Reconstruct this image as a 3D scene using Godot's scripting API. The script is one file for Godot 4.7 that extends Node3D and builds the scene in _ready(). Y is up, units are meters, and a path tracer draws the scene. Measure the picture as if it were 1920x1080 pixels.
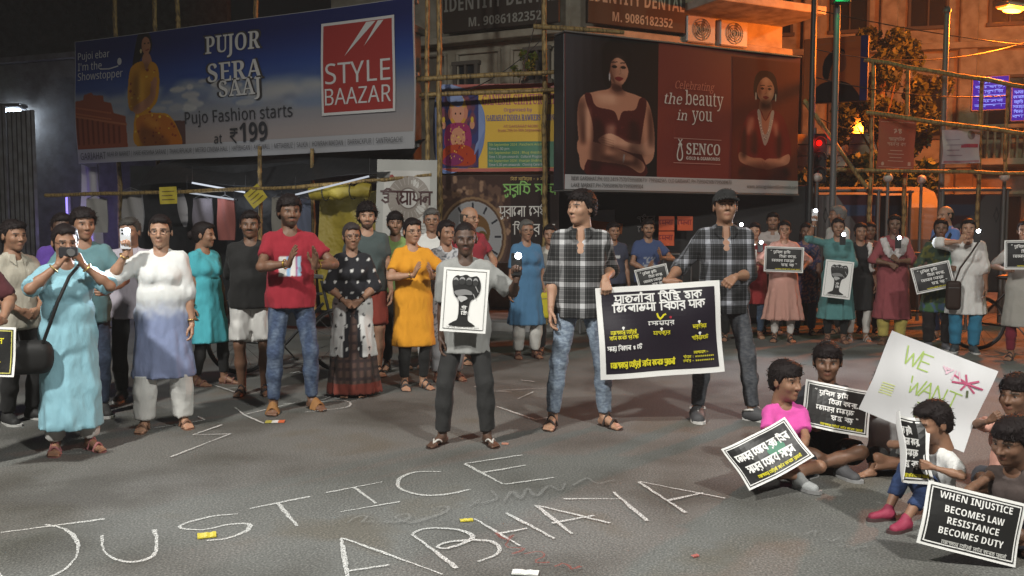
extends Node3D
# A night-time protest at a city crossing: a ring of people round chalk lettering on the road, hoardings and scaffolding behind.

var M := {}
var used := {}

func numbered(called: String) -> String:
	var c: int = used.get(called, 0)
	used[called] = c + 1
	return called if c == 0 else "%s_%03d" % [called, c]

func put(called: String, mesh: Mesh, m: Material, parent: Node = self) -> MeshInstance3D:
	var o := MeshInstance3D.new()
	o.name = numbered(called) if parent == self else called
	o.mesh = mesh
	o.material_override = m
	parent.add_child(o, true)
	if called in ["lettering", "print"]:
		o.set_meta("kind", "stuff")
	return o

func thing(called: String, label: String, category: String, at := Vector3.ZERO, turn := Vector3.ZERO, group := "") -> Node3D:
	var o := Node3D.new()
	o.name = numbered(called)
	add_child(o)
	o.position = at
	o.rotation_degrees = turn
	tag(o, label, category, group)
	return o

func tag(o: Node3D, label: String, category: String, group := "") -> Node3D:
	o.set_meta("label", label)
	o.set_meta("category", category)
	if group:
		o.set_meta("group", group)
	return o

func mat(col: Color, rough := 0.85, metal := 0.0, vc := false) -> StandardMaterial3D:
	var m := StandardMaterial3D.new()
	m.albedo_color = col.linear_to_srgb()
	m.roughness = rough
	m.metallic = metal
	m.vertex_color_use_as_albedo = vc
	return m

func ntex(freq: float, seed_: int, size := 256, ramp: Gradient = null, octaves := 4, type := FastNoiseLite.TYPE_SIMPLEX_SMOOTH) -> NoiseTexture2D:
	var n := FastNoiseLite.new()
	n.noise_type = type
	n.frequency = freq
	n.seed = seed_
	n.fractal_octaves = octaves
	var t := NoiseTexture2D.new()
	t.width = size
	t.height = size
	t.seamless = true
	t.noise = n
	if ramp:
		t.color_ramp = ramp
	return t

func grad(stops: Array) -> Gradient:
	var g := Gradient.new()
	var o := PackedFloat32Array()
	var c := PackedColorArray()
	for s in stops:
		o.append(s[0]); c.append(s[1])
	g.offsets = o
	g.colors = c
	return g

func relief(m: StandardMaterial3D, t: Texture2D, amount: float, scale: float, world := false) -> void:
	m.heightmap_enabled = true
	m.heightmap_texture = t
	m.heightmap_scale = amount
	m.uv1_triplanar = true
	m.uv1_world_triplanar = world
	m.uv1_scale = Vector3.ONE * scale

func plaid() -> ImageTexture:
	var im := Image.create(128, 128, false, Image.FORMAT_RGB8)
	im.fill(Color(0.10, 0.10, 0.11))
	var st := [[0, 30, 0.46], [36, 4, 0.20], [50, 4, 0.16], [78, 4, 0.14], [104, 5, 0.24], [116, 3, 0.16]]
	for y in 128:
		for x in 128:
			var v := 0.0
			for s in st:
				if x >= s[0] and x < s[0] + s[1]: v += s[2]
				if y >= s[0] and y < s[0] + s[1]: v += s[2]
			if (x + y) % 3 == 0: v *= 0.85
			var g := 0.09 + minf(v, 0.95) * 0.74
			im.set_pixel(x, y, Color(g, g, g * 1.01))
	return ImageTexture.create_from_image(im)

func _ready() -> void:
	var t0 := Time.get_ticks_msec()
	var cam := Camera3D.new()
	cam.name = "camera"
	add_child(cam)
	cam.position = Vector3(0, 1.55, 0)
	cam.rotation_degrees = Vector3(-3.956, 0, 0)
	cam.fov = 35.98
	cam.near = 0.1
	cam.far = 300.0
	cam.current = true
	var we := WorldEnvironment.new()
	we.name = "world"
	var env := Environment.new()
	env.background_mode = Environment.BG_SKY
	var sm := ProceduralSkyMaterial.new()
	sm.sky_top_color = Color(0.10, 0.11, 0.115)
	sm.sky_horizon_color = Color(0.16, 0.155, 0.15)
	sm.ground_horizon_color = Color(0.10, 0.10, 0.10)
	sm.ground_bottom_color = Color(0.06, 0.06, 0.06)
	var sky := Sky.new()
	sky.sky_material = sm
	env.sky = sky
	env.background_energy_multiplier = 0.22
	env.tonemap_mode = Environment.TONE_MAPPER_LINEAR
	env.tonemap_exposure = 0.84
	env.sdfgi_enabled = true
	env.ssao_enabled = true
	env.ssil_enabled = true
	env.fog_enabled = true              # the warm night air round the lamps
	env.fog_density = 0.0011
	env.fog_light_color = Color(0.86, 0.86, 0.86)
	we.environment = env
	add_child(we)
	var rng := RandomNumberGenerator.new()
	rng.seed = 11
	make_materials()
	more_materials()
	M.plaid = mat(Color.WHITE, 0.9, 0.0, true)
	M.plaid.albedo_texture = plaid()
	M.plaid.uv1_triplanar = true
	M.plaid.uv1_scale = Vector3.ONE * 6.2
	relief(M.plaid, M.cloth.heightmap_texture, 0.22, 6.2)
	M.plaid.uv1_triplanar_sharpness = 8.0
	build_ground()
	build_buildings(rng)
	build_billboards(rng)
	build_street(rng)
	print("setting ", Time.get_ticks_msec() - t0)
	build_chalk(rng)
	build_litter(rng)
	make_templates()
	build_people()
	print("all ", Time.get_ticks_msec() - t0)

func make_materials() -> void:
	var fine := ntex(0.022, 3, 512, null, 4)
	fine.noise.fractal_type = FastNoiseLite.FRACTAL_RIDGED
	var weave := ntex(0.25, 5, 256, null, 2)
	M.skin = mat(Color.WHITE, 0.55, 0.0, true)
	M.skin.subsurf_scatter_enabled = true
	M.skin.subsurf_scatter_strength = 0.06
	M.hair = mat(Color.WHITE, 0.62, 0.0, true)
	M.hair.metallic_specular = 0.3
	relief(M.hair, ntex(0.2, 8, 256, null, 3), 0.15, 10.0)
	M.cloth = mat(Color.WHITE, 0.9, 0.0, true)
	M.cloth.rim_enabled = true
	M.cloth.rim = 0.10
	M.cloth.rim_tint = 0.6
	relief(M.cloth, fine, 0.22, 2.2)
	M.cloth.uv1_scale = Vector3(1.7, 0.8, 1.7)
	M.denim = mat(Color.WHITE, 0.92, 0.0, true)
	M.denim.albedo_texture = ntex(0.035, 21, 256, grad([[0.25, Color(0.72, 0.74, 0.78)], [0.75, Color(1, 1, 1)]]), 5)
	relief(M.denim, fine, 0.25, 3.0)
	M.denim.uv1_scale = Vector3(2.4, 4.0, 2.4)
	M.plastic = mat(Color.WHITE, 0.35, 0.0, true)
	M.rubber = mat(Color.WHITE, 0.7, 0.0, true)
	M.metal = mat(Color.WHITE, 0.35, 0.9, true)
	M.paper = mat(Color.WHITE, 0.55, 0.0, true)
	M.ink = mat(Color.WHITE, 0.45, 0.0, true)
	M.vinyl = mat(Color.WHITE, 0.6, 0.0, true)
	M.vinyl.metallic_specular = 0.35
	M.plain = mat(Color.WHITE, 0.8, 0.0, true)
	# asphalt: fine stones, then wide patches of dust and old oil
	M.asphalt = mat(Color(1, 1, 1), 0.82)
	M.asphalt.albedo_texture = ntex(0.11, 31, 1024, grad([[0.12, Color(0.28, 0.282, 0.277)], [0.40, Color(0.36, 0.363, 0.357)], [0.62, Color(0.405, 0.408, 0.402)], [0.84, Color(0.50, 0.502, 0.49)]]), 5)
	relief(M.asphalt, ntex(0.22, 32, 1024, null, 4), 0.20, 0.55, true)
	M.asphalt.detail_enabled = true
	M.asphalt.detail_blend_mode = BaseMaterial3D.BLEND_MODE_MUL
	M.asphalt.detail_albedo = ntex(0.009, 33, 1024, grad([[0.18, Color(0.76, 0.745, 0.71)], [0.36, Color(0.90, 0.89, 0.87)], [0.5, Color(0.96, 0.955, 0.94)], [0.64, Color(1, 0.995, 0.98)], [0.8, Color(0.95, 0.91, 0.85)]]), 6)
	M.asphalt.detail_uv_layer = BaseMaterial3D.DETAIL_UV_2
	M.asphalt.uv2_triplanar = true
	M.asphalt.uv2_world_triplanar = true
	M.asphalt.uv2_scale = Vector3.ONE * 0.073
	# chalk lies on the tops of the stones only
	M.chalk = mat(Color(1, 1, 1), 0.95)
	M.chalk.transparency = BaseMaterial3D.TRANSPARENCY_ALPHA
	M.chalk.albedo_texture = ntex(0.12, 41, 512, grad([[0.24, Color(0.80, 0.80, 0.79, 0.15)], [0.46, Color(0.82, 0.82, 0.81, 0.52)], [0.72, Color(0.88, 0.88, 0.87, 0.86)]]), 5)
	M.chalk.uv1_triplanar = true
	M.chalk.uv1_world_triplanar = true
	M.chalk.uv1_scale = Vector3.ONE * 1.3
	M.faint = M.chalk.duplicate()
	M.faint.albedo_texture = ntex(0.20, 42, 512, grad([[0.35, Color(0.50, 0.50, 0.49, 0.0)], [0.55, Color(0.54, 0.54, 0.53, 0.42)], [0.8, Color(0.58, 0.58, 0.57, 0.6)]]), 4)
	M.redchalk = M.chalk.duplicate()
	M.redchalk.albedo_texture = ntex(0.20, 43, 512, grad([[0.30, Color(0.50, 0.20, 0.15, 0.1)], [0.50, Color(0.52, 0.20, 0.15, 0.55)], [0.8, Color(0.55, 0.22, 0.16, 0.85)]]), 4)
	var stain := ntex(0.012, 51, 512, grad([[0.2, Color(0.80, 0.78, 0.75)], [0.5, Color(0.92, 0.91, 0.89)], [0.8, Color(1, 1, 1)]]), 6)
	M.plaster = mat(Color(0.42, 0.39, 0.32), 0.9)
	M.plaster.albedo_texture = stain
	relief(M.plaster, ntex(0.08, 52, 256), 0.2, 0.4, true)
	M.grey_plaster = mat(Color(0.20, 0.20, 0.20), 0.9)
	M.grey_plaster.albedo_texture = stain
	relief(M.grey_plaster, M.plaster.heightmap_texture, 0.2, 0.4, true)
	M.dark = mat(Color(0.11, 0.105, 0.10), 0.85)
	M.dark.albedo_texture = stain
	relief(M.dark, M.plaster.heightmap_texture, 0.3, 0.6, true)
	M.bamboo = mat(Color(0.36, 0.25, 0.10), 0.6)
	M.bamboo.albedo_texture = ntex(0.03, 61, 256, grad([[0.2, Color(0.45, 0.42, 0.36)], [0.5, Color(0.85, 0.83, 0.76)], [0.8, Color(1, 1, 0.96)]]), 5)
	M.bamboo.uv1_triplanar = true
	M.bamboo.uv1_scale = Vector3(3, 1, 3)
	M.steel = mat(Color(0.13, 0.13, 0.13), 0.55, 0.4)
	M.tin = mat(Color(0.16, 0.16, 0.17), 0.42, 0.6)
	M.tin.albedo_texture = stain
	M.tin.uv1_triplanar = true
	M.tin.uv1_scale = Vector3.ONE * 0.7
	M.tarp = mat(Color(0.018, 0.019, 0.021), 0.5)
	relief(M.tarp, ntex(0.02, 71, 256, null, 3), 2.0, 0.5, true)
	M.yellow_tarp = mat(Color(0.25, 0.19, 0.016), 0.6)
	relief(M.yellow_tarp, M.tarp.heightmap_texture, 2.5, 0.9, true)
	M.leaf = mat(Color.WHITE, 0.6, 0.0, true)
	M.leaf.backlight_enabled = true
	M.leaf.backlight = Color(0.12, 0.16, 0.05)
	M.bark = mat(Color(0.10, 0.07, 0.045), 0.9)
	M.black_paint = mat(Color(0.015, 0.015, 0.016), 0.45)
	M.cable = mat(Color(0.012, 0.012, 0.012), 0.6)
	M.glass = mat(Color(0.02, 0.025, 0.03), 0.08)
	M.glass.metallic_specular = 0.6

func glow(col: Color, energy: float) -> StandardMaterial3D:
	var m := mat(Color(0.02, 0.02, 0.02), 0.4)
	m.emission_enabled = true
	m.emission = col
	m.emission_energy_multiplier = energy
	m.metallic_specular = 0.0
	return m

func more_materials() -> void:
	M.milky = mat(Color(0.34, 0.33, 0.34), 0.4)
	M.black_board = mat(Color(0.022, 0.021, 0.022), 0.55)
	M.rust = mat(Color(0.20, 0.055, 0.03), 0.8)
	M.rust.albedo_texture = M.plaster.albedo_texture
	M.rust.uv1_triplanar = true
	M.rust.uv1_scale = Vector3.ONE * 0.6
	M.whitewash = mat(Color(0.50, 0.49, 0.44), 0.9)
	M.whitewash.albedo_texture = M.plaster.albedo_texture
	M.whitewash.uv1_triplanar = true
	M.whitewash.uv1_scale = Vector3.ONE * 0.5

# ---------------------------------------------------------------- fields and surface nets
class Field:
	var a := PackedVector3Array()
	var ab := PackedVector3Array()
	var l2 := PackedFloat32Array()
	var r0 := PackedFloat32Array()
	var dr := PackedFloat32Array()
	var fz := PackedFloat32Array()
	var flat := PackedByteArray()
	var act := PackedInt32Array()
	var cones := []
	var cuts := []
	var holes := []
	var k := 0.03
	var noise: FastNoiseLite
	var amp := 0.0
	var nsc := Vector3.ONE

	func cap(p: Vector3, q: Vector3, ra: float, rb: float, z := 1.0, fl := 0) -> void:
		a.append(p); ab.append(q - p); l2.append(maxf((q - p).length_squared(), 1e-8)); r0.append(ra); dr.append(rb - ra); fz.append(z); flat.append(fl)

	func one(i: int, p: Vector3) -> float:
		var v := p - a[i]
		var e := ab[i]
		var t := v.dot(e) / l2[i]
		if flat[i] == 1 and t > 1.0:
			var w := v - e * t
			return maxf(w.length() - r0[i] - dr[i], (t - 1.0) * sqrt(l2[i]))
		t = clampf(t, 0.0, 1.0)
		v -= e * t
		v.z *= fz[i]
		return v.length() - r0[i] - dr[i] * t

	func near(c: Vector3, rad: float) -> void:
		act.clear()
		var ds := PackedFloat32Array()
		var m := 1e9
		for i in a.size():
			var x := one(i, c)
			ds.append(x)
			m = minf(m, x)
		for i in a.size():
			if ds[i] < m + 2.1 * rad + k:
				act.append(i)

	func d(p: Vector3) -> float:
		var m := 1e9
		for i in act:
			var e := ab[i]
			var vv := p - a[i]
			var tt := vv.dot(e) / l2[i]
			var x: float
			if tt > 1.0 and flat[i] == 1:
				x = maxf((vv - e * tt).length() - r0[i] - dr[i], (tt - 1.0) * sqrt(l2[i]))
			else:
				tt = clampf(tt, 0.0, 1.0)
				vv -= e * tt
				vv.z *= fz[i]
				x = vv.length() - r0[i] - dr[i] * tt
			var h := k - absf(m - x)
			m = minf(m, x)
			if h > 0.0:
				m -= h * h / k * 0.25
		for c in cones:
			var q: PackedFloat32Array = c
			var hh := q[1] - q[4]
			var t := (q[1] - p.y) / hh
			var tc := clampf(t, 0.0, 1.0)
			var rx := lerpf(q[6], q[8], tc)
			var rz := lerpf(q[7], q[9], tc)
			var ux := (p.x - lerpf(q[0], q[3], tc)) / rx
			var uz := (p.z - lerpf(q[2], q[5], tc)) / rz
			var an := atan2(uz, ux)
			var rad := 1.0 + q[11] * tc * (sin(q[10] * an + q[12]) + 0.5 * sin((q[10] * 1.7 + 1.0) * an + q[12] * 2.3))
			var x2 := (sqrt(ux * ux + uz * uz) - rad) * minf(rx, rz)
			x2 = maxf(x2, maxf((t - 1.0) * hh, -t * hh))
			var h2 := maxf(k - absf(m - x2), 0.0) / k
			m = minf(m, x2) - h2 * h2 * k * 0.25
		if amp > 0.0 and absf(m) < 0.035:
			m += amp * (1.0 - 3.0 * absf(noise.get_noise_3dv(p * nsc)))
		for h3 in holes:
			m = maxf(m, h3[1] - (p - h3[0]).length())
		for c2 in cuts:
			m = maxf(m, (c2[0] as Vector3).dot(p) - c2[1])
		return m

class Part:
	var v := PackedVector3Array()
	var n := PackedVector3Array()
	var c := PackedColorArray()
	var uv := PackedVector2Array()
	var ix := PackedInt32Array()

	func add(o: Part, t: Transform3D, flip := false) -> void:
		var base := v.size()
		var nb := t.basis.inverse().transposed()
		for i in o.v.size():
			v.append(t * o.v[i])
			n.append((nb * o.n[i]).normalized())
		c.append_array(o.c)
		if o.uv.size():
			uv.append_array(o.uv)
		if flip:
			for i in range(0, o.ix.size(), 3):
				ix.append(base + o.ix[i]); ix.append(base + o.ix[i + 2]); ix.append(base + o.ix[i + 1])
		else:
			for i in o.ix:
				ix.append(base + i)

	func tint(col: Color) -> Part:
		c.resize(v.size())
		c.fill(col)
		return self

	func mesh() -> ArrayMesh:
		var arr := []
		arr.resize(Mesh.ARRAY_MAX)
		arr[Mesh.ARRAY_VERTEX] = v
		arr[Mesh.ARRAY_NORMAL] = n
		if c.size() == v.size():
			arr[Mesh.ARRAY_COLOR] = c
		if uv.size() == v.size():
			arr[Mesh.ARRAY_TEX_UV] = uv
		arr[Mesh.ARRAY_INDEX] = ix
		var m := ArrayMesh.new()
		m.add_surface_from_arrays(Mesh.PRIMITIVE_TRIANGLES, arr)
		return m

	func quad(p0: Vector3, p1: Vector3, p2: Vector3, p3: Vector3) -> void:   # counter-clockwise seen from outside
		var nn := (p1 - p0).cross(p2 - p0).normalized()
		var b := v.size()
		v.append(p0); v.append(p1); v.append(p2); v.append(p3)
		for i in 4:
			n.append(nn)
		for i in [0, 2, 1, 0, 3, 2]:
			ix.append(b + i)

	func box(t: Transform3D, s: Vector3, bevel := 0.0) -> void:
		var h := s * 0.5
		var b := minf(bevel, minf(h.x, minf(h.y, h.z)) * 0.9)
		if b <= 0.0:
			for ax in 3:
				for sg in [-1.0, 1.0]:
					var nn := Vector3.ZERO
					nn[ax] = sg
					var u := Vector3.ZERO
					u[(ax + 1) % 3] = h[(ax + 1) % 3]
					var w := Vector3.ZERO
					w[(ax + 2) % 3] = h[(ax + 2) % 3] * sg
					var o := nn * h[ax]
					quad(t * (o - u - w), t * (o + u - w), t * (o + u + w), t * (o - u + w))
			return
		var i := h - Vector3(b, b, b)
		for ax in 3:
			for sg in [-1.0, 1.0]:
				var nn := Vector3.ZERO
				nn[ax] = sg
				var u := Vector3.ZERO
				u[(ax + 1) % 3] = i[(ax + 1) % 3]
				var w := Vector3.ZERO
				w[(ax + 2) % 3] = i[(ax + 2) % 3] * sg
				var o := nn * h[ax]
				quad(t * (o - u - w), t * (o + u - w), t * (o + u + w), t * (o - u + w))
		for ax in 3:
			var ux := (ax + 1) % 3
			var vx := (ax + 2) % 3
			for s1 in [-1.0, 1.0]:
				for s2 in [-1.0, 1.0]:
					var p := Vector3.ZERO
					p[ux] = h[ux] * s1; p[vx] = i[vx] * s2
					var q := Vector3.ZERO
					q[ux] = i[ux] * s1; q[vx] = h[vx] * s2
					var l := Vector3.ZERO
					l[ax] = i[ax]
					if s1 * s2 > 0:
						quad(t * (p - l), t * (q - l), t * (q + l), t * (p + l))
					else:
						quad(t * (p + l), t * (q + l), t * (q - l), t * (p - l))

	func tube(pts: PackedVector3Array, rad: PackedFloat32Array, sides := 8, caps := true) -> void:
		var m := pts.size()
		var up := Vector3.UP
		var b := v.size()
		for i in m:
			var dir := (pts[mini(i + 1, m - 1)] - pts[maxi(i - 1, 0)]).normalized()
			if i == 0 and absf(dir.dot(up)) > 0.9:
				up = Vector3.RIGHT
			var sx := dir.cross(up).normalized()
			up = sx.cross(dir).normalized()
			for j in sides:
				var an := TAU * j / sides
				var o := sx * cos(an) + up * sin(an)
				v.append(pts[i] + o * rad[i])
				n.append(o)
		for i in m - 1:
			for j in sides:
				var j2 := (j + 1) % sides
				var p := b + i * sides
				ix.append_array(PackedInt32Array([p + j, p + j2, p + sides + j, p + j2, p + sides + j2, p + sides + j]))
		if caps:
			for e in [0, m - 1]:
				var dir2 := (pts[1] - pts[0]).normalized() if e == 0 else (pts[m - 1] - pts[m - 2]).normalized()
				if e == 0:
					dir2 = -dir2
				var c0 := v.size()
				v.append(pts[e]); n.append(dir2)
				for j in sides:
					v.append(v[b + e * sides + j]); n.append(dir2)
				for j in sides:
					var j2 := (j + 1) % sides
					if e == 0:
						ix.append_array(PackedInt32Array([c0, c0 + 1 + j2, c0 + 1 + j]))
					else:
						ix.append_array(PackedInt32Array([c0, c0 + 1 + j, c0 + 1 + j2]))

	func rod(p: Vector3, q: Vector3, r: float, r2 := -1.0, sides := 8) -> void:
		tube(PackedVector3Array([p, q]), PackedFloat32Array([r, r if r2 < 0 else r2]), sides)

	func ball(t: Transform3D, r: Vector3, rings := 8, segs := 12) -> void:
		var b := v.size()
		for i in rings + 1:
			var th := PI * i / rings
			for j in segs + 1:
				var ph := TAU * j / segs
				var o := Vector3(sin(th) * cos(ph), cos(th), sin(th) * sin(ph))
				v.append(t * (o * r))
				n.append((t.basis * (o / r)).normalized())
		for i in rings:
			for j in segs:
				var p := b + i * (segs + 1) + j
				ix.append_array(PackedInt32Array([p, p + segs + 1, p + 1, p + 1, p + segs + 1, p + segs + 2]))

func net(f: Field, lo: Vector3, hi: Vector3, cell: float, slack := 1.5) -> Part:
	var B := 4
	var bx := int(ceil((hi.x - lo.x) / cell / B))
	var by := int(ceil((hi.y - lo.y) / cell / B))
	var bz := int(ceil((hi.z - lo.z) / cell / B))
	var nx := bx * B
	var ny := by * B
	var nz := bz * B
	var sx := nx + 1
	var sxy := sx * (ny + 1)
	var val := PackedFloat32Array()
	val.resize(sxy * (nz + 1))
	val.fill(1e9)
	var cellv := PackedInt32Array()
	cellv.resize(nx * ny * nz)
	cellv.fill(-1)
	var rad := cell * B * 0.5 * 1.733
	var blocks := PackedInt32Array()
	for K in bz:
		for J in by:
			for I in bx:
				var c := lo + Vector3(I + 0.5, J + 0.5, K + 0.5) * (cell * B)
				f.near(c, rad)
				if absf(f.d(c)) > rad * slack:
					continue
				blocks.append_array(PackedInt32Array([I * B, J * B, K * B]))
				for kk in range(K * B, K * B + B + 1):
					for jj in range(J * B, J * B + B + 1):
						for ii in range(I * B, I * B + B + 1):
							var id := ii + jj * sx + kk * sxy
							if val[id] > 1e8:
								val[id] = f.d(lo + Vector3(ii, jj, kk) * cell)
	var out := Part.new()
	var ed := [[0, 1], [2, 3], [4, 5], [6, 7], [0, 2], [1, 3], [4, 6], [5, 7], [0, 4], [1, 5], [2, 6], [3, 7]]
	var vs := PackedFloat32Array()
	vs.resize(8)
	var cells := PackedInt32Array()
	for bi in range(0, blocks.size(), 3):
		for kk in range(blocks[bi + 2], blocks[bi + 2] + B):
			for jj in range(blocks[bi + 1], blocks[bi + 1] + B):
				for ii in range(blocks[bi], blocks[bi] + B):
					var id := ii + jj * sx + kk * sxy
					var mask := 0
					vs[0] = val[id]; vs[1] = val[id + 1]; vs[2] = val[id + sx]; vs[3] = val[id + sx + 1]
					vs[4] = val[id + sxy]; vs[5] = val[id + sxy + 1]; vs[6] = val[id + sxy + sx]; vs[7] = val[id + sxy + sx + 1]
					for q in 8:
						if vs[q] < 0.0:
							mask |= 1 << q
					if mask == 0 or mask == 255:
						continue
					var acc := Vector3.ZERO
					var cnt := 0
					for e in ed:
						var e0: int = e[0]
						var e1: int = e[1]
						if (vs[e0] < 0.0) != (vs[e1] < 0.0):
							var t := vs[e0] / (vs[e0] - vs[e1])
							var p0 := Vector3(e0 & 1, (e0 >> 1) & 1, e0 >> 2)
							var p1 := Vector3(e1 & 1, (e1 >> 1) & 1, e1 >> 2)
							acc += p0.lerp(p1, t)
							cnt += 1
					cellv[ii + jj * nx + kk * nx * ny] = out.v.size()
					out.v.append(lo + (Vector3(ii, jj, kk) + acc / cnt) * cell)
					cells.append_array(PackedInt32Array([ii, jj, kk]))
	out.n.resize(out.v.size())
	for q in range(0, cells.size(), 3):
		var i := cells[q]
		var j := cells[q + 1]
		var k := cells[q + 2]
		var id := i + j * sx + k * sxy
		var here := val[id] < 0.0
		for ax in 3:
			var far: float
			var c0: int
			var c1: int
			var c2: int
			var cid := i + j * nx + k * nx * ny
			if ax == 0:
				if j == 0 or k == 0: continue
				far = val[id + 1]
				c0 = cid - nx - nx * ny; c1 = cid - nx * ny; c2 = cid - nx
			elif ax == 1:
				if i == 0 or k == 0: continue
				far = val[id + sx]
				c0 = cid - 1 - nx * ny; c1 = cid - 1; c2 = cid - nx * ny
			else:
				if i == 0 or j == 0: continue
				far = val[id + sxy]
				c0 = cid - 1 - nx; c1 = cid - nx; c2 = cid - 1
			if here == (far < 0.0):
				continue
			var v0 := cellv[c0]
			var v1 := cellv[c1]
			var v2 := cellv[c2]
			var v3 := cellv[cid]
			if v0 < 0 or v1 < 0 or v2 < 0:
				continue
			# the ring c0, c1, cid, c2 turns about +axis
			var q0 := [v0, v1, v3, v2] if here else [v0, v2, v3, v1]
			var fn := (out.v[q0[1]] - out.v[q0[0]]).cross(out.v[q0[2]] - out.v[q0[0]]) + (out.v[q0[2]] - out.v[q0[0]]).cross(out.v[q0[3]] - out.v[q0[0]])
			for w in q0:
				out.n[w] += fn
			out.ix.append_array(PackedInt32Array([q0[0], q0[2], q0[1], q0[0], q0[3], q0[2]]))
	for i in out.n.size():
		out.n[i] = out.n[i].normalized()
	return out

# ---------------------------------------------------------------- head, hair, hand, foot
class Sdf:
	static func ell(p: Vector3, r: Vector3) -> float:
		var k0 := (p / r).length()
		var k1 := (p / (r * r)).length()
		return k0 * (k0 - 1.0) / maxf(k1, 1e-6)

	static func smin(x: float, y: float, k: float) -> float:
		var h := maxf(k - absf(x - y), 0.0) / k
		return minf(x, y) - h * h * k * 0.25

	static func seg(p: Vector3, q: Vector3, e: Vector3, ra: float, rb: float) -> float:
		var w := e - q
		var t := clampf((p - q).dot(w) / w.length_squared(), 0.0, 1.0)
		return (p - q - w * t).length() - lerpf(ra, rb, t)

class HeadField extends Field:
	func near(_c: Vector3, _r: float) -> void:
		pass
	func d(p0: Vector3) -> float:
		var p := Vector3(absf(p0.x), p0.y, p0.z)
		var m: float = Sdf.ell(p - Vector3(0, 0.028, -0.012), Vector3(0.074, 0.084, 0.094))
		m = Sdf.smin(m, Sdf.ell(p - Vector3(0, -0.035, 0.022), Vector3(0.058, 0.078, 0.064)), 0.03)
		m = Sdf.smin(m, Sdf.seg(p, Vector3(0, -0.06, -0.02), Vector3(0, -0.17, -0.035), 0.05, 0.053), 0.025)
		if p.z > 0.02:
			m = Sdf.smin(m, (p - Vector3(0.037, -0.022, 0.056)).length() - 0.023, 0.022)
			m = Sdf.smin(m, Sdf.seg(p, Vector3(0.046, 0.021, 0.060), Vector3(0.010, 0.018, 0.079), 0.009, 0.009), 0.014)
			m = Sdf.smin(m, (p - Vector3(0, -0.086, 0.064)).length() - 0.019, 0.025)
			var eye := (p - Vector3(0.031, 0.003, 0.090)).length() - 0.0175
			m = -Sdf.smin(-m, eye, 0.008)
			m = Sdf.smin(m, Sdf.seg(p, Vector3(0, 0.012, 0.080), Vector3(0, -0.024, 0.101), 0.007, 0.0115), 0.010)
			m = Sdf.smin(m, (p - Vector3(0.011, -0.028, 0.091)).length() - 0.0085, 0.006)
			m = Sdf.smin(m, Sdf.seg(p, Vector3(0, -0.0495, 0.087), Vector3(0.017, -0.0565, 0.080), 0.006, 0.004), 0.006)
			m = Sdf.smin(m, Sdf.seg(p, Vector3(0, -0.0605, 0.086), Vector3(0.015, -0.0605, 0.079), 0.007, 0.004), 0.006)
		m = Sdf.smin(m, Sdf.ell(p - Vector3(0.0765, -0.004, -0.010), Vector3(0.009, 0.031, 0.018)), 0.007)
		return m

class HairField extends Field:
	var o := 0.012
	var front := 0.064
	var side := -0.012
	var back := -0.07
	var bumps := 0.004
	var bun := 0
	func near(_c: Vector3, _r: float) -> void:
		pass
	func d(p: Vector3) -> float:
		var m: float = Sdf.ell(p - Vector3(0, 0.030, -0.014), Vector3(0.074 + o * 0.8, 0.084 + o, 0.094 + o))
		m = Sdf.smin(m, Sdf.ell(p - Vector3(0, -0.03, -0.045), Vector3(0.058 + o * 0.7, 0.06, 0.055 + o * 0.5)), 0.03)
		if o > 0.008:
			m = Sdf.smin(m, Sdf.ell(p - Vector3(0.012, 0.085, 0.045), Vector3(0.055, 0.02 + o * 0.6, 0.035 + o * 0.4)), 0.02)
		if bumps > 0.0 and absf(m) < 0.05:
			m += bumps * noise.get_noise_3dv(Vector3(p.x * 420.0, p.y * 260.0, p.z * 300.0) * (0.4 if bumps > 0.008 else 1.0)) + bumps * 0.5 * noise.get_noise_3dv(p * 90.0)
		var line := side
		if p.z > 0.0:
			line = lerpf(side, front, smoothstep(0.0, 0.052, p.z))
		else:
			line = lerpf(side, back, smoothstep(0.0, -0.06, p.z))
		line -= (0.030 if bun > 0 and bun < 4 else 0.012) * (absf(p.x) / 0.07) * smoothstep(0.03, 0.07, p.z)
		line += 0.006 * noise.get_noise_3dv(p * 75.0)
		m = maxf(m, (line - p.y) * 0.8)
		if bun == 1:
			m = Sdf.smin(m, Sdf.ell(p - Vector3(0, -0.01, -0.130), Vector3(0.046, 0.044, 0.036)), 0.015)
		elif bun == 2:
			m = Sdf.smin(m, Sdf.seg(p, Vector3(0, 0.0, -0.105), Vector3(0.02, -0.36, -0.125), 0.034, 0.018), 0.02)
		elif bun == 3:
			m = Sdf.smin(m, maxf(Sdf.ell(p - Vector3(0, -0.10, -0.05), Vector3(0.098, 0.17, 0.062)), p.z - 0.005), 0.02)
		elif bun == 4:   # a bald crown: only the ring of hair round the back is left
			m = maxf(m, p.y - 0.035)
			m = maxf(m, p.z - 0.03)
		return m

var head_t: Part
var head_k := PackedByteArray()
var hair_t := {}
var hand_t := {}
var foot_t: Part
var rough_noise: FastNoiseLite

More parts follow.
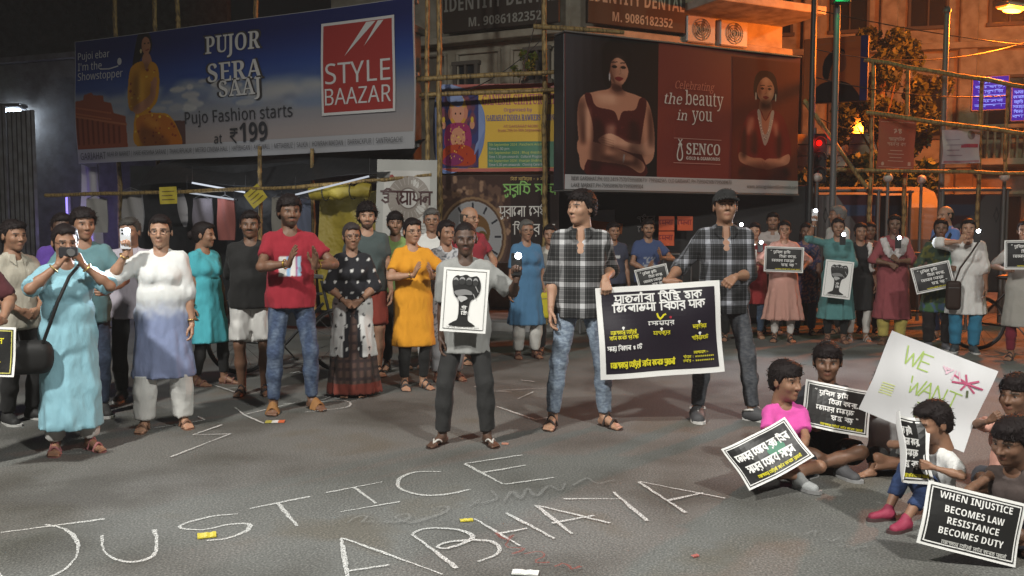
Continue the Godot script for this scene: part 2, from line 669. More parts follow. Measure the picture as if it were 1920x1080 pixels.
func make_templates() -> void:
	rough_noise = FastNoiseLite.new()
	rough_noise.seed = 7
	rough_noise.noise_type = FastNoiseLite.TYPE_SIMPLEX_SMOOTH
	rough_noise.frequency = 1.0
	rough_noise.fractal_type = FastNoiseLite.FRACTAL_NONE
	var hf := HeadField.new()
	head_t = net(hf, Vector3(-0.10, -0.165, -0.115), Vector3(0.10, 0.125, 0.125), 0.0052, 1.7)
	for p in head_t.v:
		var k := 0
		var ax := absf(p.x)
		if p.z > 0.076 and absf(p.y + 0.0555 + 0.24 * ax) < 0.0085 and ax < 0.0205: k = 1
		elif p.z > 0.045 and absf(p.y - 0.026 + ax * 0.06) < 0.0048 and ax > 0.011 and ax < 0.052: k = 2
		elif p.z > 0.07 and p.y > -0.048 and p.y < -0.034 and ax < 0.032: k = 4
		elif p.z > 0.0 and p.y > -0.115 and (p.y < -0.066 or (p.y < -0.03 and ax > 0.040 and p.z < 0.06)): k = 3
		elif p.z > 0.065 and p.y < -0.064 and p.y > -0.09: k = 3
		head_k.append(k)
	# eyes, each with a dark iris and a lash line
	for s in [-1.0, 1.0]:
		var e := Part.new()
		e.ball(Transform3D(Basis(), Vector3(0.031 * s, 0.003, 0.0638)), Vector3(0.0145, 0.0078, 0.0118), 10, 16)
		var at := head_t.v.size()
		head_t.add(e, Transform3D())
		for i in e.v.size():
			var q := e.v[i] - Vector3(0.031 * s, 0.003, 0.0638)
			head_k.append(7 if Vector2(q.x, q.y).length() < 0.0068 and q.z > 0 else 6)
		var l := Part.new()
		l.tube(PackedVector3Array([Vector3(0.016 * s, 0.004, 0.0705), Vector3(0.023 * s, 0.0098, 0.0745), Vector3(0.033 * s, 0.0114, 0.0738), Vector3(0.042 * s, 0.0085, 0.069), Vector3(0.048 * s, 0.002, 0.0625)]), PackedFloat32Array([0.001, 0.002, 0.0024, 0.002, 0.001]), 5)
		head_t.add(l, Transform3D())
		for i in l.v.size():
			head_k.append(8)
	var kinds := {
		"short": [0.012, 0.066, -0.012, -0.065, 0.004, 0], "curly": [0.028, 0.06, -0.012, -0.07, 0.011, 0], "buzz": [0.003, 0.068, 0.0, -0.06, 0.0012, 0],
		"fringe": [0.015, 0.046, -0.018, -0.072, 0.005, 0], "bun": [0.013, 0.080, -0.03, -0.085, 0.003, 1], "tail": [0.013, 0.080, -0.03, -0.085, 0.003, 2],
		"long": [0.014, 0.080, -0.03, -0.10, 0.003, 3], "bald": [0.006, 0.066, -0.02, -0.075, 0.002, 4], "quiff": [0.022, 0.062, -0.012, -0.062, 0.006, 0],
	}
	for kd in kinds:
		var q: Array = kinds[kd]
		var f := HairField.new()
		f.noise = rough_noise
		f.o = q[0]; f.front = q[1]; f.side = q[2]; f.back = q[3]; f.bumps = q[4]; f.bun = q[5]
		hair_t[kd] = net(f, Vector3(-0.125, -0.40 if q[5] == 2 else (-0.30 if q[5] == 3 else -0.13), -0.19), Vector3(0.125, 0.165, 0.13), 0.0068, 1.8)
	# loose hairs that break the outline
	for kd in hair_t:
		var hp: Part = hair_t[kd]
		var rng := RandomNumberGenerator.new()
		rng.seed = 5
		var full := hp.v.size()
		var long := 0.006 if kd == "buzz" else (0.016 if kd in ["bald", "bun", "tail", "long"] else 0.026)
		var wild := 0.9 if kd == "curly" else (0.2 if kd in ["bun", "tail", "long"] else 0.45)
		for i in (260 if kd != "curly" else 420):
			var at := rng.randi_range(0, full - 1)
			var p := hp.v[at]
			var n := hp.n[at]
			if p.y < -0.10 or n.y < -0.6:
				continue
			var flow := Vector3(p.x * 3.0, -0.6, 0.35 if p.z > 0.0 and not kd in ["bun", "tail", "long"] else -0.8) + Vector3(rng.randf_range(-1, 1), rng.randf_range(-1, 1), rng.randf_range(-1, 1)) * 0.7
			flow = (flow - n * flow.dot(n)).normalized()
			var L := long * rng.randf_range(0.5, 1.3)
			var side := n.cross(flow).normalized() * 0.0022
			var q := p + flow * L * 0.6 + n * L * wild * 0.6
			var e := p + flow * L + n * L * wild * rng.randf_range(0.3, 1.2)
			var r := p - n * 0.003
			hp.quad(r - side, r + side, q + side * 0.8, q - side * 0.8)
			hp.quad(q - side * 0.8, q + side * 0.8, e, e)
	# right hands: wrist at the origin, fingers along +x, back of the hand +y, thumb towards -z
	var poses := {"relaxed": [18.0, 28.0, 20.0, 0.5], "flat": [4.0, 6.0, 4.0, 0.8], "grip": [62.0, 78.0, 42.0, 0.15], "pinch": [48.0, 30.0, 15.0, 0.05]}
	for pn in poses:
		var q: Array = poses[pn]
		var f := Field.new()
		f.k = 0.006
		f.cap(Vector3(-0.03, 0, 0), Vector3(0.01, 0, 0), 0.023, 0.024, 1.0)
		var lens := [0.076, 0.086, 0.079, 0.062]
		for i in 4:
			var z := -0.030 + 0.0205 * i
			var kn := Vector3(0.092 - 0.004 * absf(i - 1.3), 0.002, z)
			f.cap(Vector3(0.005, 0, z * 0.45), kn, 0.0165, 0.0115)
			var an := 0.0
			var p := kn
			var L: float = lens[i]
			for j in 3:
				an += deg_to_rad(q[j] + i * 2.0)
				var ll: float = L * [0.45, 0.31, 0.24][j]
				var spread := (i - 1.5) * 0.055
				var e := p + Vector3(cos(an), -sin(an), sin(spread) * cos(an)) * ll
				f.cap(p, e, [0.0098, 0.009, 0.0082][j], [0.009, 0.0082, 0.0068][j])
				p = e
		var w: float = q[3]
		var t0 := Vector3(0.018, -0.006, -0.022)
		var t1 := t0 + Vector3(0.032, -0.016 - 0.012 * (1.0 - w), -0.020 * w - 0.006)
		var t2 := t1 + Vector3(0.028, -0.010 * (1.0 - w) - 0.004, -0.014 * w + 0.006 * (1.0 - w))
		var t3 := t2 + Vector3(0.023, -0.006 * (1.0 - w), -0.006 * w + 0.008 * (1.0 - w))
		f.cap(t0, t1, 0.015, 0.0115); f.cap(t1, t2, 0.0112, 0.0098); f.cap(t2, t3, 0.0098, 0.0078)
		hand_t[pn] = net(f, Vector3(-0.03, -0.10, -0.085), Vector3(0.20, 0.035, 0.065), 0.0048, 1.5)
	# a right foot: heel at z -0.06, sole at y 0, big toe on +x
	var ff := Field.new()
	ff.k = 0.012
	ff.cap(Vector3(0, 0.032, -0.035), Vector3(0, 0.034, 0.0), 0.031, 0.031)
	ff.cap(Vector3(0, 0.13, -0.012), Vector3(0, 0.06, -0.008), 0.037, 0.034)
	ff.cap(Vector3(0, 0.06, 0.0), Vector3(0.008, 0.022, 0.11), 0.034, 0.020)
	ff.cap(Vector3(0.0, 0.024, 0.0), Vector3(-0.022, 0.018, 0.10), 0.026, 0.017)
	ff.cap(Vector3(0.024, 0.018, 0.115), Vector3(-0.030, 0.016, 0.10), 0.018, 0.015)
	for i in 5:
		var x := 0.028 - 0.0155 * i
		ff.cap(Vector3(x * 0.9, 0.015, 0.12 - 0.005 * i), Vector3(x * 1.05, 0.011, 0.172 - 0.008 * i - (0.004 if i == 0 else 0.0)), 0.0125 if i == 0 else 0.0095, 0.012 if i == 0 else 0.0085)
	ff.cuts.append([Vector3(0, -1, 0), 0.0])
	foot_t = net(ff, Vector3(-0.065, -0.012, -0.085), Vector3(0.065, 0.125, 0.195), 0.0068, 1.6)
	for p in [head_t, foot_t] + hair_t.values() + hand_t.values():
		p.tint(Color.WHITE)

# ---------------------------------------------------------------- people
const BLACK := Color(0.012, 0.011, 0.011)

func lin(hex: String) -> Color:
	return Color(hex).srgb_to_linear()

func ik(s: Vector3, t: Vector3, l1: float, l2: float, pole: Vector3) -> Array:
	var v := t - s
	var dd := clampf(v.length(), absf(l1 - l2) + 0.01, (l1 + l2) * 0.999)
	var dir := v.normalized()
	var x := (l1 * l1 - l2 * l2 + dd * dd) / (2.0 * dd)
	var y := sqrt(maxf(l1 * l1 - x * x, 0.0))
	var side := (pole - dir * pole.dot(dir)).normalized()
	return [s + dir * x + side * y, s + dir * dd]

# presets: wrist place, elbow pole, finger direction, palm normal for the arm on +x (its own left); the other arm is mirrored
const ARMS := {
	"down": [Vector3(0.235, 0.80, 0.05), Vector3(0.4, 0, -1), Vector3(0.0, -1, 0.12), Vector3(-1, 0, 0), "relaxed"],
	"back": [Vector3(0.06, 0.93, -0.17), Vector3(1, 0, -0.6), Vector3(-0.8, -0.3, -0.2), Vector3(0, 0, -1), "relaxed"],
	"clap": [Vector3(0.075, 1.13, 0.27), Vector3(1, -0.7, 0), Vector3(-0.25, 0.75, 0.5), Vector3(-1, 0, -0.1), "flat"],
	"clasp": [Vector3(0.075, 0.97, 0.19), Vector3(1, 0, -0.5), Vector3(-0.75, -0.45, 0.25), Vector3(-0.2, 0.1, -1), "grip"],
	"raise": [Vector3(0.30, 1.42, 0.20), Vector3(0.7, -1, -0.2), Vector3(0.05, 1, 0.05), Vector3(-0.2, 0, 1), "grip"],
	"raisehigh": [Vector3(0.30, 1.68, 0.16), Vector3(1, -0.5, 0.0), Vector3(0.0, 1, 0.0), Vector3(-0.2, 0, 1), "grip"],
	"chest": [Vector3(0.09, 1.20, 0.25), Vector3(1, -0.8, -0.2), Vector3(-0.6, 0.6, 0.3), Vector3(-0.3, 0, -1), "grip"],
	"hold": [Vector3(0.16, 1.05, 0.24), Vector3(1, -0.4, -0.6), Vector3(-0.5, 0.1, 0.6), Vector3(-0.3, 0, -1), "grip"],
	"eye": [Vector3(0.085, 1.44, 0.235), Vector3(1, -0.9, 0.1), Vector3(-0.45, 0.85, 0.2), Vector3(-0.7, 0, -0.5), "grip"],
}

func person(q: Dictionary) -> Dictionary:
	var h: float = q.get("h", 1.65)
	var s := h / 1.70
	var hs: float = q.get("head", 1.0) * 1.09 * (0.5 + 0.5 * s)            # head size
	var fem: bool = q.get("fem", false)
	var fat: float = q.get("fat", 0.0)
	var cell: float = q.get("cell", 0.018)
	var skin: Color = q.get("skin", Color(0.26, 0.14, 0.085))
	var root := Node3D.new()
	root.name = numbered("person")
	add_child(root)
	root.position = Vector3(q.x, q.get("y", 0.0), q.z)
	root.rotation.y = deg_to_rad(q.get("yaw", 0.0))
	root.set_meta("label", q.label)
	root.set_meta("category", "person")
	root.set_meta("group", q.get("group", "protesters gathered at the crossing"))
	var hipy: float = q.get("hip", 0.90 * s)
	var pz: float = q.get("pz", 0.0)
	var px: float = q.get("px", 0.0)
	var pel := Vector3(px, hipy, pz)
	var tb := Basis.from_euler(Vector3(deg_to_rad(q.get("lean", 0.0)), deg_to_rad(q.get("twist", 0.0)), deg_to_rad(q.get("tilt", 0.0))))
	var U := func(x: float, y: float, z: float) -> Vector3: return pel + tb * (Vector3(x, y - 0.90, z) * s)
	var w := 0.90 if fem else 1.0
	w *= q.get("broad", 1.0)
	# skeleton
	var sh := [U.call(-0.153 * w, 1.368, -0.01), U.call(0.153 * w, 1.368, -0.01)]
	var hips := [pel + Vector3(-0.088, -0.01, 0) * s, pel + Vector3(0.088, -0.01, 0) * s]
	var elb := []
	var wri := []
	var hd := []
	for i in 2:
		var sg := -1.0 if i == 0 else 1.0
		var spec = q.get("r" if i == 0 else "l", "down")
		var pr: Array = ARMS[spec] if spec is String else (ARMS[spec[0]].duplicate() if spec[0] is String else spec.duplicate())
		if not spec is String and spec[0] is String:                   # a preset with changes: [preset, {at, pole, fingers, palm, hand}]
			var ch: Dictionary = spec[1]
			for e in [["at", 0], ["pole", 1], ["fingers", 2], ["palm", 3], ["hand", 4]]:
				if ch.has(e[0]):
					pr[e[1]] = ch[e[0]]
		var mir := Vector3(sg, 1, 1)
		var tgt: Vector3 = pr[0] * mir * s
		if spec is Array and spec[1] is Dictionary and spec[1].has("world"):
			tgt = root.transform.affine_inverse() * (spec[1].world as Vector3)
		elif q.has("hip"):
			tgt += Vector3(px, hipy - 0.90 * s, pz)
		var got := ik(sh[i], tgt, 0.285 * s, 0.25 * s, pr[1] * mir)
		elb.append(got[0]); wri.append(got[1])
		var fx: Vector3 = (pr[2] * mir).normalized()
		var pn: Vector3 = pr[3] * mir
		pn = (pn - fx * pn.dot(fx)).normalized()
		var hb := Basis(fx, -pn, fx.cross(-pn))
		hd.append([hb, pr[4]])
	var feet: Array = q.get("feet", [[-0.10, 0.0, -12.0], [0.10, 0.0, 12.0]])   # ankle x, z (own axes), toe turn
	var kne := []
	var ank := []
	var ftr := []
	for i in 2:
		var fo: Array = feet[i]
		var sg := -1.0 if i == 0 else 1.0
		var a := Vector3(fo[0], 0.085 * s, fo[1])
		if fo.size() > 3:
			a.y = fo[3]
		var turn := deg_to_rad(fo[2])
		var pole := Vector3(sg * 0.12 + sin(turn) * 0.5, 0, 1)
		if fo.size() > 4:
			pole = fo[4]
		var got := ik(hips[i], a, 0.415 * s, 0.405 * s, pole)
		kne.append(got[0]); ank.append(got[1])
		var fb := Basis(Vector3.UP, turn)
		if fo.size() > 5:
			fb = fb * Basis.from_euler(fo[5])
		ftr.append(Transform3D(fb.scaled(Vector3.ONE * s * 1.02), got[1] - fb * Vector3(0, 0.085, -0.008) * s))
	var nb: Vector3 = U.call(0, 1.43, -0.02)
	var hc: Vector3 = U.call(0, 1.43, -0.02) + tb * Vector3(0, 0.150 * hs, 0.028 * s)
	var hbas := tb * Basis.from_euler(Vector3(deg_to_rad(q.get("nod", 4.0)), deg_to_rad(q.get("look", 0.0)), deg_to_rad(q.get("cock", 0.0))))
	var ht := Transform3D(hbas.scaled(Vector3(0.96 if fem else 1.0, 1.0, 1.0) * hs), hc)
	# the body, one surface
	var f := Field.new()
	f.k = 0.05 * s
	var body_to := func(g: Field, e: float, torso: bool, arms: bool, legs: bool) -> void:
		if torso:
			g.cap(U.call(-0.075, 0.93, 0), U.call(0.075, 0.93, 0), (0.106 + 0.05 * fat) * s + e, (0.106 + 0.05 * fat) * s + e, 1.08)
			g.cap(U.call(-0.055, 1.08, 0.01 + 0.05 * fat), U.call(0.055, 1.08, 0.01 + 0.05 * fat), (0.096 + 0.08 * fat) * s + e, (0.096 + 0.08 * fat) * s + e, 1.12)
			g.cap(U.call(-0.068 * w, 1.25, 0), U.call(0.068 * w, 1.25, 0), (0.112 + 0.03 * fat) * s + e, (0.112 + 0.03 * fat) * s + e, 1.16)
			for m in [-1.0, 1.0]:
				g.cap(U.call(0.02 * m, 1.392, -0.018), U.call(0.135 * w * m, 1.362, -0.012), 0.066 * s + e, 0.052 * s + e, 1.05)
			g.cap(U.call(0, 1.36, -0.02), U.call(0, 1.46, -0.02), 0.070 * s + e, 0.048 * s + e)
			if fem:
				for m in [-1.0, 1.0]:
					g.cap(U.call(0.062 * m, 1.245, 0.065), U.call(0.062 * m, 1.235, 0.08), (0.058 + 0.02 * fat) * s + e, (0.055 + 0.02 * fat) * s + e)
		if arms:
			for i in 2:
				g.cap(sh[i], elb[i], (0.044 + 0.012 * fat) * s + e, (0.035 + 0.008 * fat) * s + e)
				g.cap(elb[i], elb[i].lerp(wri[i], 0.32), (0.033 + 0.006 * fat) * s + e, (0.036 + 0.006 * fat) * s + e)
				g.cap(elb[i].lerp(wri[i], 0.32), wri[i], (0.036 + 0.006 * fat) * s + e, 0.024 * s + e)
		if legs:
			for i in 2:
				g.cap(hips[i], kne[i], (0.080 + 0.02 * fat) * s + e, 0.052 * s + e)
				g.cap(kne[i], ank[i].lerp(kne[i], 0.55), 0.052 * s + e, 0.053 * s + e)
				g.cap(ank[i].lerp(kne[i], 0.55), ank[i], 0.052 * s + e, 0.036 * s + e)
	f.k = 0.03 * s
	body_to.call(f, 0.0, true, true, true)
	f.cap(nb, hc + hbas * Vector3(0, -0.06, -0.02) * hs, 0.056 * s * (0.92 if fem else 1.0), 0.05 * hs)
	var lo := Vector3(1e9, 1e9, 1e9)
	var hi := -lo
	for i in f.a.size():
		for e in [f.a[i], f.a[i] + f.ab[i]]:
			lo = lo.min(e); hi = hi.max(e)
	var pad := Vector3.ONE * 0.22 * s
	var body := net(f, lo - pad * 0.9, hi + pad * 0.9, cell, 1.15)
	body.tint(skin)
	# head
	var cols := PackedColorArray()
	var beard: float = q.get("beard", 0.0)
	var mous: float = q.get("moustache", 0.0)
	var hairc: Color = q.get("hairc", Color(0.012, 0.010, 0.009))
	var lip: Color = skin.lerp(Color(0.22, 0.06, 0.05), 0.38)
	if q.has("lipstick"):
		lip = q.lipstick
	for k in head_k:
		match k:
			1: cols.append(lip)
			2: cols.append(skin.lerp(hairc, 0.85))
			3: cols.append(skin.lerp(hairc, beard))
			4: cols.append(skin.lerp(hairc, mous))
			6: cols.append(Color(0.55, 0.52, 0.48))
			7, 8: cols.append(Color(0.010, 0.007, 0.006))
			_: cols.append(skin)
	var vr := RandomNumberGenerator.new()
	vr.seed = hash(q.label)
	var jaw := vr.randf_range(-0.10, 0.14) - (0.06 if fem else 0.0)
	var long := vr.randf_range(-0.05, 0.08)
	var nose := vr.randf_range(-0.22, 0.16)
	var cheek := vr.randf_range(-0.03, 0.06) + fat * 0.08
	var hw := Part.new()
	hw.add(head_t, Transform3D())
	for i in hw.v.size():
		var p := hw.v[i]
		if p.y < 0.02 and p.z > -0.03 and p.y > -0.115:
			var t := smoothstep(0.02, -0.09, p.y)
			p.x *= 1.0 + jaw * t + cheek * t * (1.0 - t) * 4.0 * 0.5
			p.y -= long * 0.06 * t
		if absf(p.x) < 0.022 and p.z > 0.080 and p.y > -0.042 and p.y < 0.012:
			p.z += (p.z - 0.080) * nose
		hw.v[i] = p
	var hp := Part.new()
	hp.add(hw, ht)
	hp.c = cols
	body.add(hp, Transform3D())
	var bare: bool = q.get("shoes", "sandal") in ["sandal", "flipflop", "slide", "bare"]
	var grip := []
	for i in 2:
		var hb: Basis = hd[i][0]
		var tm: Part = hand_t[hd[i][1]]
		var hsz := s * (0.90 if fem else 0.96)
		var t := Transform3D(hb.scaled(Vector3.ONE * hsz) * (Basis() if i == 0 else Basis.from_scale(Vector3(1, 1, -1))), wri[i])
		var c := Part.new()
		c.add(tm, t, i == 1)
		c.tint(skin)
		body.add(c, Transform3D())
		grip.append(root.transform * Transform3D(hb, wri[i] + hb * Vector3(0.085, -0.03, 0) * hsz))
		if bare:
			var fp := Part.new()
			var ft: Transform3D = ftr[i]
			if i == 0:
				fp.add(foot_t, ft)
			else:
				fp.add(foot_t, ft * Transform3D(Basis.from_scale(Vector3(-1, 1, 1)), Vector3.ZERO), true)
			fp.tint(skin)
			body.add(fp, Transform3D())
	put("body", body.mesh(), M.skin, root)
	# hair or headgear
	var hk: String = q.get("hair", "short")
	if hk != "none":
		var hr := Part.new()
		hr.add(hair_t[hk], ht)
		hr.tint(hairc)
		put("hair", hr.mesh(), M.hair, root)
	if q.has("cap"):
		var cf := HairField.new()
		cf.noise = rough_noise
		cf.o = 0.017; cf.front = 0.045; cf.side = 0.03; cf.back = 0.0; cf.bumps = 0.0
		var cp := net(cf, Vector3(-0.125, -0.05, -0.19), Vector3(0.125, 0.165, 0.13), 0.008, 1.8)
		for j in 9:
			var x := lerpf(-0.07, 0.07, j / 8.0)
			var z2 := 0.10 - 8.0 * x * x
			cp.tube(PackedVector3Array([Vector3(x, 0.046, z2 - 0.05), Vector3(x, 0.045 - x * x * 2.0, z2 + 0.07 - 4.0 * x * x)]), PackedFloat32Array([0.0095, 0.0095]), 6)
		var c2 := Part.new()
		cp.tint(q.cap)
		c2.add(cp, ht)
		put("cap", c2.mesh(), M.cloth, root)
	if q.get("glasses", false):
		var gl := Part.new()
		for m in [-1.0, 1.0]:
			var ring := PackedVector3Array()
			var rr := PackedFloat32Array()
			for j in 13:
				var an := TAU * j / 12.0
				ring.append(Vector3(0.032 * m + 0.024 * cos(an), 0.002 + 0.016 * sin(an), 0.088 - 0.004 * absf(cos(an) * m)))
				rr.append(0.0019)
			gl.tube(ring, rr, 5, false)
			gl.rod(Vector3(0.056 * m, 0.006, 0.085), Vector3(0.078 * m, 0.006, -0.01), 0.0018, 0.0018, 5)
		gl.rod(Vector3(-0.009, 0.004, 0.089), Vector3(0.009, 0.004, 0.089), 0.0018, 0.0018, 5)
		var g2 := Part.new()
		g2.add(gl, ht)
		g2.tint(Color(0.015, 0.012, 0.012))
		put("glasses", g2.mesh(), M.plastic, root)
	if q.has("bindi"):
		var bd := Part.new()
		bd.ball(Transform3D(Basis(), Vector3(0, 0.030, 0.088)), Vector3(0.006, 0.006, 0.003), 5, 8)
		var b2 := Part.new()
		b2.add(bd, ht)
		b2.tint(q.bindi)
		put("bindi", b2.mesh(), M.plastic, root)
	if q.has("bangles"):
		for i in 2:
			var ax: Vector3 = (wri[i] - elb[i]).normalized()
			var sx := ax.cross(Vector3(0.3, 0.2, 1)).normalized()
			var sy := ax.cross(sx)
			var bg := Part.new()
			var ring := PackedVector3Array()
			var rr := PackedFloat32Array()
			for j in 13:
				var an := TAU * j / 12.0
				ring.append(wri[i] - ax * 0.035 * s + (sx * cos(an) + sy * sin(an)) * 0.036 * s)
				rr.append(0.005)
			bg.tube(ring, rr, 6, false)
			bg.tint(q.bangles)
			put("bangle", bg.mesh(), M.metal, root)
	# clothes
	var nz := rough_noise
	var top: String = q.get("top", "tee")
	var tc: Color = q.get("tc", Color(0.3, 0.3, 0.3))
	if top != "none":
		var g := Field.new()
		g.k = 0.035 * s
		g.noise = nz
		g.amp = q.get("crumple", 0.0045)
		g.nsc = Vector3(14, 4.5, 14)
		var e: float = q.get("loose", 0.011)
		body_to.call(g, e, true, false, false)
		var sl: float = q.get("sleeve", 0.62)          # 1 = elbow, 2 = wrist
		for i in 2:
			var up := minf(sl, 1.0)
			var sw: float = q.get("slw", 0.013)
			g.cap(sh[i], sh[i].lerp(elb[i], up), (0.044 + 0.012 * fat) * s + sw, (0.040 + 0.010 * fat) * s + sw + (0.006 if sl < 1.0 else 0.0), 1.0, 1 if sl <= 1.0 else 0)
			if sl > 1.0:
				g.cap(elb[i], elb[i].lerp(wri[i], sl - 1.0), (0.04 + 0.006 * fat) * s + sw * 0.9, 0.032 * s + sw * 0.85, 1.0, 1)
		var hem: float = q.get("hem", 0.84)
		if q.has("flare"):                              # a kurta or a frock: [radius x, radius z at the hem, folds, depth of folds]
			var fl: Array = q.flare
			var c0: Vector3 = U.call(0, 1.12, 0.0)
			var c1 := Vector3(pel.x, hem * s, pel.z + 0.01)
			g.cones.append(PackedFloat32Array([c0.x, c0.y, c0.z, c1.x, c1.y, c1.z, (0.145 + 0.07 * fat) * s, (0.105 + 0.07 * fat) * s, fl[0] * s, fl[1] * s, fl[2] + 3.0, fl[3] + 0.018, vr.randf_range(0, 6.0)]))
			for i in 2:                                   # the cloth lies over the thighs and knees
				g.cap(hips[i], kne[i], (0.085 + 0.02 * fat) * s + 0.012, 0.058 * s + 0.014)
				g.cap(kne[i], ank[i], 0.058 * s + 0.014, 0.055 * s + 0.030)
			g.cuts.append([Vector3(0, -1, 0), -c1.y])
		else:
			var c0: Vector3 = U.call(0, 1.27, 0.0)
			var c1: Vector3 = U.call(0, hem - 0.01, 0.01 + 0.03 * fat)
			g.cones.append(PackedFloat32Array([c0.x, c0.y, c0.z, c1.x, c1.y, c1.z, (0.160 * w + 0.03 * fat) * s, (0.098 + 0.03 * fat) * s, (0.172 + 0.055 * fat) * s + e, (0.122 + 0.065 * fat) * s + e, 7.0, 0.035, vr.randf_range(0, 6.0)]))
			g.cuts.append([tb * Vector3(0, -1, 0), -(tb * Vector3(0, 1, 0)).dot(U.call(0, hem, 0)) ])
		g.cuts.append([tb * Vector3(0, 1, -0.15).normalized(), (tb * Vector3(0, 1, -0.15).normalized()).dot(U.call(0, 1.462 + q.get("collar", 0.0), -0.02))])
		var scoop: float = q.get("scoop", 0.085)
		g.holes.append([U.call(0, 1.475, 0.075), scoop * s])
		if q.get("vneck", false):
			g.holes.append([U.call(0, 1.40, 0.092), 0.060 * s])
			g.holes.append([U.call(0, 1.345, 0.106), 0.048 * s])
			g.holes.append([U.call(0, 1.29, 0.117), 0.036 * s])
		var glo := Vector3(1e9, 1e9, 1e9)
		var ghi := -glo
		for i in g.a.size():
			for ee in [g.a[i], g.a[i] + g.ab[i]]:
				glo = glo.min(ee); ghi = ghi.max(ee)
		glo.y = minf(glo.y, hem * s if q.has("flare") else (U.call(0, hem, 0) as Vector3).y)
		if q.has("flare"):
			var ex: float = q.flare[0] * s * 1.25 + 0.03
			glo.x = minf(glo.x, -ex); ghi.x = maxf(ghi.x, ex)
			var ez: float = q.flare[1] * s * 1.25 + 0.03
			glo.z = minf(glo.z, -ez); ghi.z = maxf(ghi.z, ez)
		var gp := Vector3(0.17, 0.1, 0.17) * (1.0 + fat) * s
		var gm := net(g, glo - gp, ghi + gp, cell * 0.95, 1.3)
		gm.tint(tc)
		if q.has("paint"):                              # dye or print: a colour for each place of the cloth
			var pf: Callable = q.paint
			for i in gm.v.size():
				gm.c[i] = pf.call(gm.v[i] / s, gm.n[i], tc)
		put(q.get("topname", "shirt"), gm.mesh(), q.get("tm", M.cloth), root)
	if q.get("lapels", false):                          # a shirt collar, two leaves round the neck
		var cl := Part.new()
		for m in [-1.0, 1.0]:
			var pts := []
			for j in 6:
				var an := lerpf(0.35, 2.9, j / 5.0)
				pts.append(U.call(sin(an) * 0.075 * m, 1.455 + 0.012 * -cos(an), -cos(an) * -0.072 - 0.012))
			for j in 5:
				var a0: Vector3 = pts[j]
				var a1: Vector3 = pts[j + 1]
				var o0 := (a0 - nb) * Vector3(1, 0, 1)
				var o1 := (a1 - nb) * Vector3(1, 0, 1)
				var dn := Vector3(0, -0.05 * s, 0)
				var tip0 := 1.0 + (0.9 if j == 0 else 0.35)
				var b0 := a0 + o0 * 0.42 + dn * tip0
				var b1 := a1 + o1 * 0.42 + dn
				cl.quad(a0, b0, b1, a1)
				cl.quad(a0 + Vector3(0, -0.004, 0), a1 + Vector3(0, -0.004, 0), b1 - o1 * 0.1, b0 - o0 * 0.1)
		cl.tint(q.get("lapelc", tc))
		put("collar", cl.mesh(), q.get("tm", M.cloth), root)
	var bot: String = q.get("bottom", "trousers")
	var bc: Color = q.get("bc", Color(0.02, 0.02, 0.022))
	if bot != "none":
		var g := Field.new()
		g.noise = nz
		g.amp = q.get("bcrumple", 0.004)
		g.nsc = Vector3(13, 4.5, 13)
		g.k = 0.03 * s
		var glo := Vector3(1e9, 1e9, 1e9)
		var ghi := -glo
		if bot == "skirt":
			g.cones.append(PackedFloat32Array([pel.x, 1.05 * s, pel.z, pel.x, q.get("bhem", 0.03), pel.z, 0.145 * s, 0.115 * s, 0.27 * s, 0.22 * s, 9.0, 0.05, 0.4]))
			g.cap(pel, pel + Vector3(0, 0.01, 0), 0.1, 0.1)
			glo = Vector3(-0.33, 0.0, -0.30); ghi = Vector3(0.33, 1.1 * s, 0.30)
		else:
			var wd: Array = {"trousers": [0.004, 0.012, 0.020], "jeans": [0.004, 0.008, 0.013], "tight": [0.007, 0.008, 0.010], "loose": [0.006, 0.022, 0.028], "palazzo": [0.008, 0.030, 0.042], "shorts": [0.010, 0.034, 0.04]}[bot]
			g.cap(pel + Vector3(-0.07, 0.03, 0) * s, pel + Vector3(0.07, 0.03, 0) * s, (0.115 + 0.05 * fat) * s + 0.006, (0.115 + 0.05 * fat) * s + 0.006, 1.08)
			for i in 2:
				if bot == "shorts":
					var cut: float = q.get("cut", 0.92)
					g.cap(hips[i], hips[i].lerp(kne[i], cut), (0.09 + 0.02 * fat) * s + wd[0], 0.06 * s + wd[1], 1.0, 1)
				else:
					g.cap(hips[i], kne[i], (0.082 + 0.02 * fat) * s + wd[0], 0.054 * s + wd[1])
					var low: Vector3 = ank[i].lerp(kne[i], q.get("ankle", 0.06) if bot != "tight" else q.get("ankle", 0.10))
					g.cap(kne[i], kne[i].lerp(low, 0.45), 0.054 * s + wd[1], 0.050 * s + lerpf(wd[1], wd[2], 0.5))
					g.cap(kne[i].lerp(low, 0.45), low, 0.050 * s + lerpf(wd[1], wd[2], 0.5), 0.038 * s + wd[2], 1.0, 1)
			if top != "none" and not q.has("hip"):
				g.cuts.append([Vector3(0, 1, 0), (q.get("hem", 0.84) + 0.03) * s] if q.has("flare") else [Vector3(0, 1, 0), minf(hipy + 0.12 * s, (q.get("hem", 0.84) + 0.035) * s + hipy - 0.90 * s)])
			for i in g.a.size():
				for ee in [g.a[i], g.a[i] + g.ab[i]]:
					glo = glo.min(ee); ghi = ghi.max(ee)
			glo -= Vector3.ONE * 0.16 * s
			ghi += Vector3.ONE * 0.16 * s
		var gm := net(g, glo, ghi, cell * 0.95, 1.3)
		gm.tint(bc)
		if q.has("bpaint"):
			var pf: Callable = q.bpaint
			for i in gm.v.size():
				gm.c[i] = pf.call(gm.v[i] / s, gm.n[i], bc)
		put(q.get("botname", "trousers" if bot != "skirt" else "skirt"), gm.mesh(), q.get("bm", M.cloth), root)
	# footwear
	var shoe: String = q.get("shoes", "sandal")
	var shc: Color = q.get("shc", Color(0.03, 0.022, 0.018))
